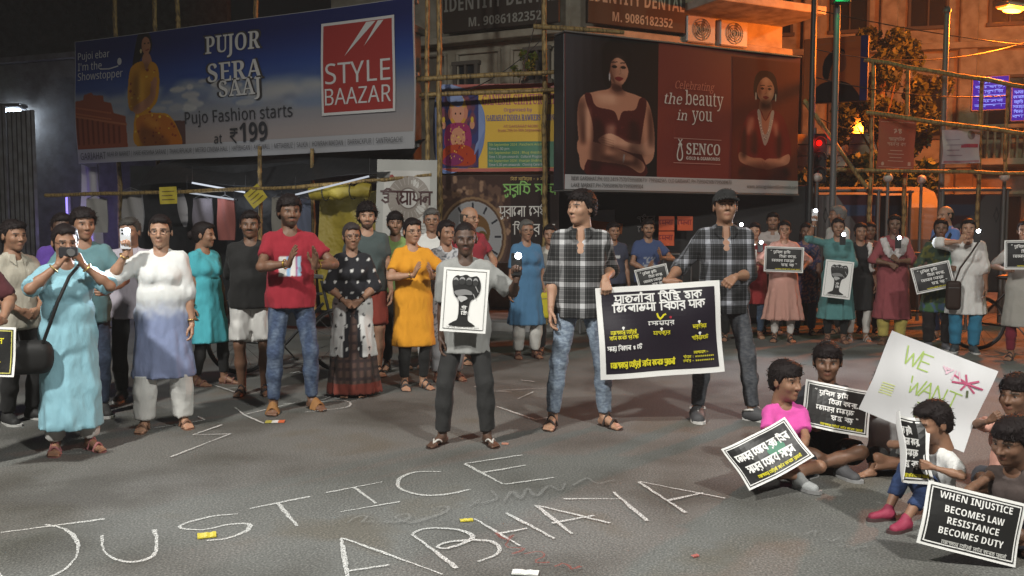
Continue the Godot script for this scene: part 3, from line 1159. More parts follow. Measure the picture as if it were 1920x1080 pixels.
	for i in 2:
		var ft: Transform3D = ftr[i]
		if i == 1:
			ft = ft * Transform3D(Basis.from_scale(Vector3(-1, 1, 1)), Vector3.ZERO)
		if shoe in ["sandal", "flipflop", "slide"]:
			var so := Part.new()
			outline_slab(so, -0.016, 0.002, 1.0)
			var s2 := Part.new()
			s2.add(so, ft, i == 1)
			s2.tint(q.get("solec", shc))
			var sole := put("sandal", s2.mesh(), M.rubber, root)
			var st := Part.new()
			var bands := []
			if shoe == "flipflop":
				bands = [[Vector3(0.012, 0.026, 0.125), Vector3(0.025, 0.052, 0.085), Vector3(0.034, 0.032, 0.05), 0.008], [Vector3(0.012, 0.026, 0.125), Vector3(-0.012, 0.05, 0.085), Vector3(-0.040, 0.026, 0.05), 0.008]]
			elif shoe == "slide":
				for zz in [0.05, 0.064, 0.078, 0.092, 0.106]:
					bands.append([Vector3(-0.047, 0.006, zz - 0.012), Vector3(0.0, 0.086 - (zz - 0.05) * 0.5, zz), Vector3(0.047, 0.006, zz - 0.004), 0.0105])
			else:
				bands = [[Vector3(-0.045, 0.006, 0.09), Vector3(0.0, 0.062, 0.10), Vector3(0.045, 0.006, 0.105), 0.010], [Vector3(-0.040, 0.01, 0.02), Vector3(0.0, 0.095, 0.035), Vector3(0.040, 0.01, 0.02), 0.008]]
			for bd in bands:
				var pts := PackedVector3Array()
				var rr := PackedFloat32Array()
				for j in 9:
					var t := j / 8.0
					var a: Vector3 = bd[0]
					var b: Vector3 = bd[1] * 2.0 - (bd[0] + bd[2]) * 0.5
					var c: Vector3 = bd[2]
					pts.append(a.lerp(b, t).lerp(b.lerp(c, t), t)); rr.append(bd[3])
				st.tube(pts, rr, 6)
			var s3 := Part.new()
			s3.add(st, ft, i == 1)
			s3.tint(shc)
			put("strap", s3.mesh(), M.rubber, sole)
		elif shoe == "shoe" or shoe == "clog":
			var sf := Field.new()
			sf.k = 0.03
			var fatter := 0.008 if shoe == "clog" else 0.0
			sf.cap(Vector3(0, 0.04, -0.035), Vector3(0, 0.045, 0.02), 0.041 + fatter, 0.043 + fatter)
			sf.cap(Vector3(0, 0.045, 0.02), Vector3(0.004, 0.03, 0.14), 0.044 + fatter, 0.034 + fatter)
			sf.cap(Vector3(-0.018, 0.022, 0.06), Vector3(-0.012, 0.022, 0.14), 0.026 + fatter, 0.026 + fatter)
			if shoe == "shoe":
				sf.cap(Vector3(0, 0.05, -0.02), Vector3(0, 0.10, -0.015), 0.044, 0.042)
			sf.cuts.append([Vector3(0, -1, 0), 0.0])
			if shoe == "clog":
				sf.holes.append([Vector3(0, 0.105, -0.03), 0.045])
			var sm := net(sf, Vector3(-0.08, -0.01, -0.10), Vector3(0.08, 0.13, 0.20), 0.010, 1.6)
			var s2 := Part.new()
			s2.add(sm, ft, i == 1)
			s2.tint(shc)
			var shn := put("shoe", s2.mesh(), M.rubber, root)
			var so := Part.new()
			outline_slab(so, -0.012, 0.018, 1.10)
			var s3 := Part.new()
			s3.add(so, ft, i == 1)
			s3.tint(q.get("solec", Color(0.5, 0.5, 0.48)))
			put("sole", s3.mesh(), M.rubber, shn)
			if shoe == "clog":
				var ho := Part.new()
				for rw in 4:
					for cc in 3:
						var hx := (cc - 1) * 0.024
						var hz := 0.07 + rw * 0.024
						ho.ball(Transform3D(Basis(), Vector3(hx, 0.088 - (hz - 0.05) * 0.24 - absf(hx) * 0.55, hz)), Vector3(0.0075, 0.006, 0.0075), 5, 8)
				var band := PackedVector3Array()
				var br := PackedFloat32Array()
				for j in 11:
					var an := PI * j / 10.0
					band.append(Vector3(cos(an) * 0.052, 0.075 + 0.012 * cos(an * 2), 0.025 - sin(an) * 0.10)); br.append(0.009)
				ho.tube(band, br, 6)
				var s4 := Part.new()
				s4.add(ho, ft, i == 1)
				s4.tint(Color(0.62, 0.6, 0.57))
				put("strap", s4.mesh(), M.rubber, shn)
	return {"root": root, "grip": grip, "head": root.transform * ht, "s": s, "sh": sh, "U": U, "wrist": [root.transform * wri[0], root.transform * wri[1]]}

func outline_slab(o: Part, y0: float, y1: float, grow: float) -> void:
	var ring := []
	for p in [[0.0, -0.068], [0.026, -0.055], [0.032, -0.02], [0.029, 0.03], [0.040, 0.09], [0.044, 0.125], [0.040, 0.165], [0.022, 0.188], [-0.006, 0.184], [-0.032, 0.160], [-0.046, 0.11], [-0.040, 0.05], [-0.034, 0.0], [-0.032, -0.035], [-0.022, -0.058]]:
		ring.append(Vector3(p[0] * grow * 1.08, 0, (p[1] - 0.06) * (grow * 0.98 + 0.04) + 0.06))
	var m := ring.size()
	var c0 := Vector3(0, y0, 0.06)
	var c1 := Vector3(0, y1, 0.06)
	for i in m:
		var a: Vector3 = ring[i]
		var b: Vector3 = ring[(i + 1) % m]
		var up := Vector3(0, y1, 0)
		var dn := Vector3(0, y0, 0)
		o.quad(b + dn, a + dn, a + up, b + up)
		o.quad(c1, b + up, a + up, c1)
		o.quad(c0, a + dn, b + dn, c0)

# ---------------------------------------------------------------- flat print: text, Bengali strokes, drawings
class Sheet:
	var v := PackedVector3Array()
	var c := PackedColorArray()
	var layer := 3.0
	var step := 0.0009
	var cell := 0.035

	func tri(a: Vector2, b: Vector2, d: Vector2, col: Color) -> void:
		if (b - a).cross(d - a) > 0.0:
			var t := b
			b = d
			d = t
		var z := layer * step
		v.append(Vector3(a.x, a.y, z)); v.append(Vector3(b.x, b.y, z)); v.append(Vector3(d.x, d.y, z))
		c.append(col); c.append(col); c.append(col)

	func next() -> void:
		layer += 1.0

	func rect(x0: float, y0: float, x1: float, y1: float, col: Color, _n := 1) -> void:
		var nx := maxi(1, int(ceil((x1 - x0) / cell)))
		var ny := maxi(1, int(ceil((y1 - y0) / cell)))
		for i in nx:
			for j in ny:
				var a := Vector2(lerpf(x0, x1, float(i) / nx), lerpf(y0, y1, float(j) / ny))
				var b := Vector2(lerpf(x0, x1, float(i + 1) / nx), lerpf(y0, y1, float(j + 1) / ny))
				tri(a, Vector2(b.x, a.y), b, col)
				tri(a, b, Vector2(a.x, b.y), col)
		next()

	func poly(pts: PackedVector2Array, col: Color) -> void:
		var ix := Geometry2D.triangulate_polygon(pts)
		for i in range(0, ix.size(), 3):
			tri(pts[ix[i]], pts[ix[i + 1]], pts[ix[i + 2]], col)
		next()

	func smooth(pts: PackedVector2Array, n := 4) -> PackedVector2Array:   # a closed outline through the points
		var o := PackedVector2Array()
		var m := pts.size()
		for i in m:
			for j in n:
				o.append(pts[i].cubic_interpolate(pts[(i + 1) % m], pts[(i - 1 + m) % m], pts[(i + 2) % m], float(j) / n))
		return o

	func disc(cx: float, cy: float, rx: float, ry: float, col: Color, n := 20) -> void:
		for i in n:
			var a := TAU * i / n
			var b := TAU * (i + 1) / n
			tri(Vector2(cx, cy), Vector2(cx + rx * cos(a), cy + ry * sin(a)), Vector2(cx + rx * cos(b), cy + ry * sin(b)), col)
		next()

	func ring(cx: float, cy: float, r: float, w: float, col: Color, n := 32) -> void:
		for i in n:
			var a := Vector2.from_angle(TAU * i / n)
			var b := Vector2.from_angle(TAU * (i + 1) / n)
			var o := Vector2(cx, cy)
			tri(o + a * r, o + b * r, o + b * (r + w), col)
			tri(o + a * r, o + b * (r + w), o + a * (r + w), col)
		next()

	func stroke(pts: PackedVector2Array, w: float, col: Color) -> void:
		for i in pts.size() - 1:
			var dv := (pts[i + 1] - pts[i]).normalized() * w * 0.5
			var o := dv.orthogonal()
			var e0 := dv * 0.75
			tri(pts[i] - e0 + o, pts[i] - e0 - o, pts[i + 1] + e0 - o, col)
			tri(pts[i] - e0 + o, pts[i + 1] + e0 - o, pts[i + 1] + e0 + o, col)

	func text(s: String, x: float, y: float, h: float, col: Color, o := {}) -> float:   # h is the height of a capital; y the baseline
		var f := SystemFont.new()
		f.font_names = PackedStringArray(["Droid Serif" if o.get("serif", false) else "Droid Sans"])
		f.font_weight = 700 if o.get("bold", true) else 400
		var t := TextMesh.new()
		t.font = f
		t.text = s
		t.font_size = 48
		t.pixel_size = h / 34.5
		t.depth = 0.0
		t.curve_step = 3.0
		t.horizontal_alignment = HORIZONTAL_ALIGNMENT_LEFT
		t.vertical_alignment = VERTICAL_ALIGNMENT_CENTER
		var arr := t.get_mesh_arrays()
		var p: PackedVector3Array = arr[Mesh.ARRAY_VERTEX]
		var nn: PackedVector3Array = arr[Mesh.ARRAY_NORMAL]
		var ix: PackedInt32Array = arr[Mesh.ARRAY_INDEX]
		if p.is_empty():
			return 0.0
		var lo := 1e9
		var hi := -1e9
		var low := 1e9
		for q in p:
			lo = minf(lo, q.x); hi = maxf(hi, q.x)
			low = minf(low, q.y)
		var k: float = o.get("wide", 1.0)
		if o.has("fit"):
			k = o.fit / (hi - lo)
		var x0 := x
		if o.get("align", 0) == 1:
			x0 = x - (hi - lo) * k * 0.5
		elif o.get("align", 0) == 2:
			x0 = x - (hi - lo) * k
		var base: float = low
		if o.get("tail", false):
			base = low + h * 0.30
		var sl: float = o.get("slant", 0.0)
		var rot: float = o.get("turn", 0.0)
		for i in range(0, ix.size(), 3):
			if nn[ix[i]].z < 0.5:
				continue
			var w := []
			for j in 3:
				var q := p[ix[i + j]]
				var e := Vector2((q.x - lo) * k + (q.y - base) * sl, q.y - base)
				w.append(Vector2(x0, y) + e.rotated(rot))
			tri(w[0], w[1], w[2], col)
		next()
		return (hi - lo) * k

	func mesh(map: Callable) -> ArrayMesh:
		var arr := []
		arr.resize(Mesh.ARRAY_MAX)
		var o := PackedVector3Array()
		var n := PackedVector3Array()
		for q in v:
			o.append(map.call(q))
			n.append(Vector3(0, 0, 1))
		for i in range(0, o.size(), 3):
			var nn := -(o[i + 1] - o[i]).cross(o[i + 2] - o[i]).normalized()
			n[i] = nn; n[i + 1] = nn; n[i + 2] = nn
		arr[Mesh.ARRAY_VERTEX] = o
		arr[Mesh.ARRAY_NORMAL] = n
		arr[Mesh.ARRAY_COLOR] = c
		var m := ArrayMesh.new()
		m.add_surface_from_arrays(Mesh.PRIMITIVE_TRIANGLES, arr)
		return m

# strokes of the Bengali letters: width, then polylines of points xy (a-d = 10-13, A-C = -1 to -3), "|" marks a letter without head line
const GLYPH := {
	"ক": "b ; 5a 50;58 05 51;58 88 a6 93", "খ": "9 ; 8a 80;2a 48 26 15 33 52 83", "গ": "9 ; 7a 70;16 28 48 56 44", "ঘ": "9 ; 8a 80;18 37 16 35 23 52 83",
	"চ": "9 ; 2a 28 68 86 83 61 13 24 28", "ছ": "b ; 2a 28 68 86 83 61 13 24;83 a0", "জ": "b ; 17 38 57 53 31 13;5a 57 88 a6 93 71", "ট": "9 ; 1a 14 31 62 75 57 36;1a 2c 5d 8c",
	"ড": "9 ; 2a 28 58 76 55 35;55 74 72 51 22 14", "ঢ": "9 ; 2a 24 41 72 85 67 46 63", "ত": "a ; 4a 48;46 35 44 56 47 26 14 31 61 84 87", "দ": "8 ; 2a 28 17 35 64;6a 63 80",
	"ধ": "9 ; 2c 18 36 15 43 81;8a 80", "ন": "9 ; 7a 70;76 46 25 13 32 44 36", "প": "9 ; 8a 80;1a 26 14 43 85", "ব": "9 ; 8a 80;88 15 82", "ম": "9 ; 8a 80;2a 25 13 32 43 25;43 84",
	"য": "9 ; 8a 80;2a 27 46 25 13 31 83", "র": "9 ; 8a 80;88 15 82;4A 4B", "ল": "b ; 9a 90;96 77 64 62 43 15 36 55 62", "শ": "a ; 8a 80;18 37 46 35 13 22 44 57 67 85", "স": "9 ; 8a 80;1a 18 37 55 34 13;55 84",
	"হ": "8 ; 0a 18 47 66 45 24 42 71 60", "ং": "7| ; 35 24 33 44 35;10 63", "আ": "d ; 28 17 46 54 23 11;54 85;8a 80;ba b0", "ই": "9 ; 2a 28 66 45 24 43 71;2a 4c 6d 8b", "এ": "8| ; 29 17 36 65 70;29 69 64 70",
	"ও": "9 ; 5a 26 13 41 73 75 55 46", "উ": "9 ; 2a 28 68 76 55 35 55 74 72 41 13;2a 5c 7c 9b", "া": "4 ; 2a 20", "ি": "5 ; 2a 20;2a 3d 7d ab", "ী": "5 ; 2a 20;2a 2c 1d 0b", "ে": "6 ; 4a 17 13 21 33 24", "ৗ": "5 ; 2a 20;2a 2c 4d 6c",
	"ু": "0| ; 50 5B 3C 2A", "প্র": "9 ; 8a 80;1a 26 14 43 85;80 6B 2B 1A", "ক্ত": "b ; 4a 48 16 33 55;55 34 22 50 81 94 96;48 78 a6", "ন্ত": "a ; 8a 85;86 46 35 54;45 24 22 50 82 84", "চ্ছ": "b ; 2a 28 68 86 64 25;64 83 70 31 22;83 a0",
	"ত্ত": "a ; 4a 46 25 13 31 61 84 87;46 65;14 84", "প্ট": "a ; 8a 83;1a 26 14 43 85;33 31 50 81 83", "ম্ব": "a ; 8a 80;2a 25 13 32 43 84;80 51 8B", "ন্দ্র": "9 ; 7a 70;76 46 25 33;55 32 61 70;7A 3B 1A",
	"৮": "a| ; 18 24 41 63 86 a7", "৪": "8| ; 58 27 26 55 73 61 41 33 55 77 58", ",": "4| ; 22 10", "“": "6| ; 1b 2d;4b 5d", "”": "6| ; 1d 2b;4d 5b", ":": "4| ; 22 23;27 28", "-": "6| ; 15 55", "০": "8| ; 48 25 42 65 48", "৩": "8| ; 27 58 66 44 31 53 74",
}
const MARKS := "ািীুেোৌ়্"

func num(ch: String) -> float:
	var at := "0123456789abcdefg".find(ch)
	return float(at) if at >= 0 else -1.0 - "ABC".find(ch)

func bangla(sh: Sheet, s: String, x: float, y: float, h: float, col: Color, o := {}) -> float:
	var list := []
	s = s.replace("ড়", "ড়").replace("য়", "য়")
	var i := 0
	while i < s.length():
		if s[i] == " ":
			list.append(" ")
			i += 1
			continue
		var base := s[i]
		i += 1
		var dot := false
		var marks := ""
		while i < s.length() and MARKS.contains(s[i]):
			if s[i] == "্" and i + 1 < s.length():
				base += s[i] + s[i + 1]
				i += 2
			elif s[i] == "়":
				dot = true
				i += 1
			else:
				marks += s[i]
				i += 1
		if marks.contains("ে") or marks.contains("ো") or marks.contains("ৌ"): list.append("ে")
		if marks.contains("ি"): list.append("ি")
		list.append(base)
		if dot: list.append("dot")
		if marks.contains("ু"): list.append("ু")
		if marks.contains("া") or marks.contains("ো"): list.append("া")
		if marks.contains("ী"): list.append("ী")
		if marks.contains("ৌ"): list.append("ৗ")
	var u := h / 10.0
	var k: float = o.get("wide", 1.0) * u
	var total := 0.0
	for g in list:
		total += 6.0 if g == " " else (num(GLYPH[g][0]) if GLYPH.has(g) else 0.0)
	if o.has("fit"):
		k = o.fit / total
	var cx := x
	if o.get("align", 0) == 1: cx -= total * k * 0.5
	elif o.get("align", 0) == 2: cx -= total * k
	var w: float = o.get("weight", 1.5) * u
	var tilt: float = o.get("turn", 0.0)
	var org := Vector2(x, y)
	var last := 9.0
	for g in list:
		if g == " ":
			cx += 6.0 * k
			continue
		if g == "dot":
			sh.stroke(PackedVector2Array([org + (Vector2(cx - last * 0.5 * k, y - 2.2 * u) - org).rotated(tilt), org + (Vector2(cx - last * 0.5 * k + 0.4 * u, y - 2.2 * u) - org).rotated(tilt)]), w * 1.2, col)
			continue
		if not GLYPH.has(g):
			continue
		var def: String = GLYPH[g]
		var adv := num(def[0])
		var at := cx if adv > 0 else cx - last * k
		for line in def.substr(def.find(";") + 1).split(";"):
			var pts := PackedVector2Array()
			for pt in line.strip_edges().split(" "):
				if pt.length() == 2:
					pts.append(org + (Vector2(at + num(pt[0]) * k, y + num(pt[1]) * u) - org).rotated(tilt))
			if pts.size() > 1:
				sh.stroke(pts, w, col)
		if not def.substr(0, 3).contains("|") and adv > 0:
			sh.stroke(PackedVector2Array([org + (Vector2(cx - 0.3 * k, y + h) - org).rotated(tilt), org + (Vector2(cx + (adv + 0.2) * k, y + h) - org).rotated(tilt)]), w, col)
		cx += adv * k
		if adv > 0: last = adv
	sh.next()
	return total * k

# ---------------------------------------------------------------- pictures painted row by row into an image
func ipoly(im: Image, pts: PackedVector2Array, col: Color) -> void:
	var y0 := 1e9
	var y1 := -1e9
	for p in pts:
		y0 = minf(y0, p.y); y1 = maxf(y1, p.y)
	var m := pts.size()
	for y in range(maxi(0, int(y0)), mini(im.get_height(), int(y1) + 1)):
		var xs := []
		var yy := y + 0.5
		for i in m:
			var a := pts[i]
			var b := pts[(i + 1) % m]
			if (a.y > yy) != (b.y > yy):
				xs.append(a.x + (yy - a.y) / (b.y - a.y) * (b.x - a.x))
		xs.sort()
		for i in range(0, xs.size() - 1, 2):
			im.fill_rect(Rect2i(int(round(xs[i])), y, maxi(1, int(round(xs[i + 1])) - int(round(xs[i]))), 1), col)

func iell(im: Image, cx: float, cy: float, rx: float, ry: float, col: Color, turn := 0.0) -> void:
	var pts := PackedVector2Array()
	for i in 28:
		var a := TAU * i / 28.0
		pts.append(Vector2(cx, cy) + Vector2(cos(a) * rx, sin(a) * ry).rotated(turn))
	ipoly(im, pts, col)

func icurve(im: Image, pts: Array, col: Color, n := 5) -> void:
	var o := PackedVector2Array()
	var m := pts.size()
	for i in m:
		for j in n:
			o.append((pts[i] as Vector2).cubic_interpolate(pts[(i + 1) % m], pts[(i - 1 + m) % m], pts[(i + 2) % m], float(j) / n))
	ipoly(im, o, col)

func iline(im: Image, pts: Array, w: float, col: Color) -> void:
	for i in pts.size() - 1:
		var a: Vector2 = pts[i]
		var b: Vector2 = pts[i + 1]
		var o := (b - a).normalized().orthogonal() * w * 0.5
		ipoly(im, PackedVector2Array([a + o, b + o, b - o, a - o]), col)
		iell(im, b.x, b.y, w * 0.5, w * 0.5, col)

func soften(im: Image, f: float) -> void:
	var w := im.get_width()
	var h := im.get_height()
	im.resize(int(w * f), int(h * f), Image.INTERPOLATE_LANCZOS)
	im.resize(w, h, Image.INTERPOLATE_CUBIC)

func grain(im: Image, amount: float, rng: RandomNumberGenerator) -> void:
	for y in range(0, im.get_height(), 2):
		for x in range(0, im.get_width(), 2):
			var c := im.get_pixel(x, y)
			var g := rng.randf_range(-amount, amount)
			im.set_pixel(x, y, Color(c.r + g, c.g + g, c.b + g))

# ---------------------------------------------------------------- placards and banners
var WHITE := Color(0.74, 0.74, 0.72)
var INK := Color(0.012, 0.012, 0.014)
var LEMON := Color(0.62, 0.56, 0.02)

func bent(w: float, amount: float, wave := 0.0, h := 1.0, droop := 0.0) -> Callable:
	return func(q: Vector3) -> Vector3:
		var t := q.x / w * 2.0
		var ty := q.y / h * 2.0
		return Vector3(q.x, q.y - droop * (1.0 - t * t) * (0.5 + 0.5 * ty), q.z + amount * (t * t - 0.4) + wave * sin(q.x * 9.0 / w + q.y * 4.0 / h) + wave * 0.6 * sin(q.y * 7.0 / h - q.x * 3.0 / w + 1.0))

func board(parent: Node, called: String, w: float, h: float, thick: float, map: Callable, col: Color, m: Material, nx := 14, ny := 10, corners := []) -> MeshInstance3D:
	var p := Part.new()
	for side in 2:
		var b := p.v.size()
		for j in ny + 1:
			for i in nx + 1:
				var q := Vector3((float(i) / nx - 0.5) * w, (float(j) / ny - 0.5) * h, 0.0 if side == 0 else -thick)
				p.v.append(map.call(q))
				p.n.append(Vector3(0, 0, 1 if side == 0 else -1))
		for j in ny:
			for i in nx:
				var a := b + j * (nx + 1) + i
				var c := a + nx + 1
				if side == 0:
					p.ix.append_array(PackedInt32Array([a, c, a + 1, a + 1, c, c + 1]))
				else:
					p.ix.append_array(PackedInt32Array([a, a + 1, c, a + 1, c + 1, c]))
	var st := p.n
	for i in st.size():
		st[i] = Vector3.ZERO
	for i in range(0, p.ix.size(), 3):
		var fn := -(p.v[p.ix[i + 1]] - p.v[p.ix[i]]).cross(p.v[p.ix[i + 2]] - p.v[p.ix[i]])
		for j in 3:
			st[p.ix[i + j]] += fn
	for i in st.size():
		st[i] = st[i].normalized()
	p.n = st
	# edges
	for e in 4:
		var n := nx if e < 2 else ny
		for i in n:
			var a: Vector3
			var c: Vector3
			var t0 := float(i) / n - 0.5
			var t1 := float(i + 1) / n - 0.5
			if e == 0: a = Vector3(t0 * w, -h / 2, 0); c = Vector3(t1 * w, -h / 2, 0)
			elif e == 1: a = Vector3(t1 * w, h / 2, 0); c = Vector3(t0 * w, h / 2, 0)
			elif e == 2: a = Vector3(-w / 2, t1 * h, 0); c = Vector3(-w / 2, t0 * h, 0)
			else: a = Vector3(w / 2, t0 * h, 0); c = Vector3(w / 2, t1 * h, 0)
			var z := Vector3(0, 0, -thick)
			p.quad(map.call(a + z), map.call(c + z), map.call(c), map.call(a))
	p.tint(col)
	return put(called, p.mesh(), m, parent)

func frame_print(s: Sheet, w: float, h: float, inner := INK, line := WHITE) -> void:
	var e := h * 0.045
	s.rect(-w / 2 + e, -h / 2 + e, w / 2 - e, h / 2 - e, inner, 10)
	var g := h * 0.02
	var a := w / 2 - e - g
	var b := h / 2 - e - g
	for r in [[-a, b - g, a, b], [-a, -b, a, -b + g], [-a, -b + g, -a + g, b - g], [a - g, -b + g, a, b - g]]:
		s.rect(r[0], r[1], r[2], r[3], line, 10 if r[2] - r[0] > 0.1 else 1)
		s.layer -= 1.0
	s.next()

const FOOT := "যোগেশচন্দ্র চৌধুরী আইন কলেজ প্রাক্তনী"

func print_police(s: Sheet, w: float, h: float) -> void:
	frame_print(s, w, h)
	var l := [["“ পুলিশ তুমি", -0.10], ["চিন্তা করো,", 0.10], ["তোমার মেয়েও", -0.02], ["হচ্ছে বড় ”", 0.14]]
	for i in 4:
		bangla(s, l[i][0], l[i][1] * w, h * (0.235 - 0.165 * i), h * 0.088, WHITE, {"align": 1, "weight": 2.0, "wide": 1.02 * w / h * 0.72})
	bangla(s, FOOT, 0.1 * w, -h * 0.405, h * 0.042, LEMON, {"align": 1, "weight": 1.9, "fit": w * 0.62})

func print_blood(s: Sheet, w: float, h: float) -> void:
	frame_print(s, w, h)
	s.disc(0.16 * w, 0.02 * h, 0.13 * w, 0.13 * h, Color(0.01, 0.16, 0.08))
	bangla(s, "তোমার চোখে রক্ত ছিল", 0.0, h * 0.08, h * 0.15, WHITE, {"align": 1, "weight": 2.0, "fit": w * 0.80})
	bangla(s, "আমার চোখে আগুন", 0.0, -h * 0.21, h * 0.15, WHITE, {"align": 1, "weight": 2.0, "fit": w * 0.72})
	bangla(s, FOOT, 0.05 * w, -h * 0.37, h * 0.06, LEMON, {"align": 1, "weight": 1.9, "fit": w * 0.66})

func print_yellow(s: Sheet, w: float, h: float) -> void:
	frame_print(s, w, h, INK, Color(0.5, 0.47, 0.12))
	bangla(s, "র যখন", 0.08 * w, h * 0.17, h * 0.1, LEMON, {"align": 1, "weight": 2.0, "fit": w * 0.5})
	bangla(s, "তি", 0.0, -h * 0.06, h * 0.1, LEMON, {"align": 1, "weight": 2.0})
	bangla(s, "মুখোশ", 0.1 * w, -h * 0.30, h * 0.1, LEMON, {"align": 1, "weight": 2.0, "fit": w * 0.4})

func print_injustice(s: Sheet, w: float, h: float) -> void:
	frame_print(s, w, h)
	var l := [["WHEN INJUSTICE", 0.74], ["BECOMES LAW", 0.60], ["RESISTANCE", 0.52], ["BECOMES DUTY", 0.66]]
	for i in 4:
		s.text(l[i][0], 0, h * (0.255 - 0.172 * i), h * 0.105, WHITE, {"align": 1, "fit": w * l[i][1]})
	bangla(s, FOOT, 0.05 * w, -h * 0.405, h * 0.052, Color(0.4, 0.4, 0.38), {"align": 1, "weight": 1.9, "fit": w * 0.66})

func print_fist(s: Sheet, w: float, h: float) -> void:
	var g := Color(0.30, 0.30, 0.30)
	for r in [[-0.44, 0.455, 0.44, 0.462], [-0.44, -0.455, 0.44, -0.448], [-0.44, -0.448, -0.432, 0.455], [0.432, -0.448, 0.44, 0.455]]:
		s.rect(r[0] * w, r[1] * h, r[2] * w, r[3] * h, INK, 1)
	var P := func(a: Array) -> PackedVector2Array:
		var o := PackedVector2Array()
		for q in a:
			o.append(Vector2(q[0] * w, q[1] * h))
		return o
	s.poly(s.smooth(P.call([[-0.30, -0.40], [0.22, -0.40], [0.20, -0.36], [0.09, -0.30], [0.10, -0.12], [0.14, 0.0], [0.27, 0.07], [0.33, 0.19], [0.31, 0.31], [0.24, 0.385], [0.10, 0.37], [0.0, 0.40], [-0.12, 0.375], [-0.20, 0.385], [-0.29, 0.31], [-0.27, 0.17], [-0.22, 0.06], [-0.13, -0.02], [-0.13, -0.28], [-0.22, -0.34]])), INK)
	for f in [[-0.22, 0.30, 0.055], [-0.08, 0.315, 0.06], [0.07, 0.31, 0.06], [0.21, 0.305, 0.05]]:
		s.disc(f[0] * w, f[1] * h, f[2] * w, 0.050 * h, g, 14)
		s.disc(f[0] * w, (f[1] - 0.03) * h, (f[2] + 0.008) * w, 0.048 * h, Color(0.03, 0.03, 0.03), 14)
	s.poly(s.smooth(P.call([[-0.24, 0.13], [-0.02, 0.17], [0.13, 0.14], [0.15, 0.09], [0.0, 0.085], [-0.15, 0.06]])), Color(0.20, 0.20, 0.20))
	s.poly(s.smooth(P.call([[-0.16, 0.045], [-0.02, 0.065], [0.06, 0.03], [-0.02, -0.01], [-0.08, -0.03]])), Color(0.42, 0.42, 0.42))
	for q in [[[-0.02, -0.08], [0.06, -0.10]], [[-0.08, -0.14], [0.02, -0.16]], [[-0.01, -0.20], [0.08, -0.19]], [[0.22, 0.22], [0.28, 0.14]], [[0.18, 0.10], [0.22, 0.04]]]:
		s.stroke(P.call(q), 0.018 * w, Color(0.33, 0.33, 0.33))
	s.next()
	bangla(s, "গর", -0.01 * w, -0.14 * h, 0.045 * h, WHITE, {"align": 1, "weight": 1.8, "wide": 0.8})
	bangla(s, "জে", 0.0, -0.23 * h, 0.055 * h, WHITE, {"align": 1, "weight": 1.8, "wide": 0.9})
	bangla(s, FOOT, 0.0, -0.437 * h, 0.018 * h, INK, {"align": 1, "fit": 0.7 * w})

func print_march(s: Sheet, w: float, h: float) -> void:
	var e := h * 0.06
	s.rect(-w / 2 + e, -h / 2 + e, w / 2 - e, h / 2 - e, Color(0.012, 0.011, 0.016), 16)
	bangla(s, "প্রাক্তনীরা দিচ্ছি ডাক", 0.0, h * 0.325, h * 0.078, WHITE, {"align": 1, "weight": 2.0, "fit": w * 0.70})
	bangla(s, "তিলোত্তমা বিচার পাক", 0.0, h * 0.225, h * 0.078, WHITE, {"align": 1, "weight": 2.0, "fit": w * 0.74})
	bangla(s, "৮", 0.0, h * 0.12, h * 0.08, LEMON, {"align": 1, "weight": 2.4, "wide": 1.2})
	s.disc(w * 0.075, h * 0.14, h * 0.014, h * 0.014, Color(0.35, 0.02, 0.04), 10)
	bangla(s, "সেপ্টেম্বর", 0.0, h * 0.062, h * 0.042, WHITE, {"align": 1, "weight": 1.7, "fit": w * 0.20})
	for q in [[-0.30, 0.055], [0.0, 0.02], [0.31, 0.07], [0.31, -0.055]]:
		s.disc(q[0] * w, q[1] * h, h * 0.016, h * 0.013, WHITE, 10)
		s.tri(Vector2(q[0] * w - h * 0.011, q[1] * h - h * 0.008), Vector2(q[0] * w + h * 0.011, q[1] * h - h * 0.008), Vector2(q[0] * w, q[1] * h - h * 0.03), WHITE)
	for q in [["যোগেশচন্দ্র চৌধুরী", -0.30, -0.012, 0.21], ["আইন কলেজ এর গেট", -0.30, -0.068, 0.235], ["যাদবপুর", 0.0, -0.042, 0.13], ["ঢাকুরিয়া", 0.31, 0.002, 0.12], ["গড়িয়াহাট", 0.31, -0.122, 0.14]]:
		bangla(s, q[0], q[1] * w, q[2] * h, h * 0.036, LEMON, {"align": 1, "weight": 1.7, "fit": q[3] * w})
	bangla(s, "সময় বিকাল ৪ টে", -0.44 * w, -0.185 * h, 0.046 * h, WHITE, {"weight": 1.8, "fit": 0.28 * w})
	bangla(s, FOOT, -0.42 * w, -0.375 * h, 0.058 * h, LEMON, {"weight": 1.8, "fit": 0.52 * w})
	for i in 3:
		bangla(s, ["যোগাযোগ :-", "দীপন : ০০০০০০০০০০", "সৌর - ০০০০০০০০০০"][i], (0.31 if i == 0 else 0.29) * w, (-0.275 - 0.044 * i) * h, 0.026 * h, LEMON, {"align": 1, "weight": 1.7, "fit": (0.12 if i == 0 else 0.25) * w})

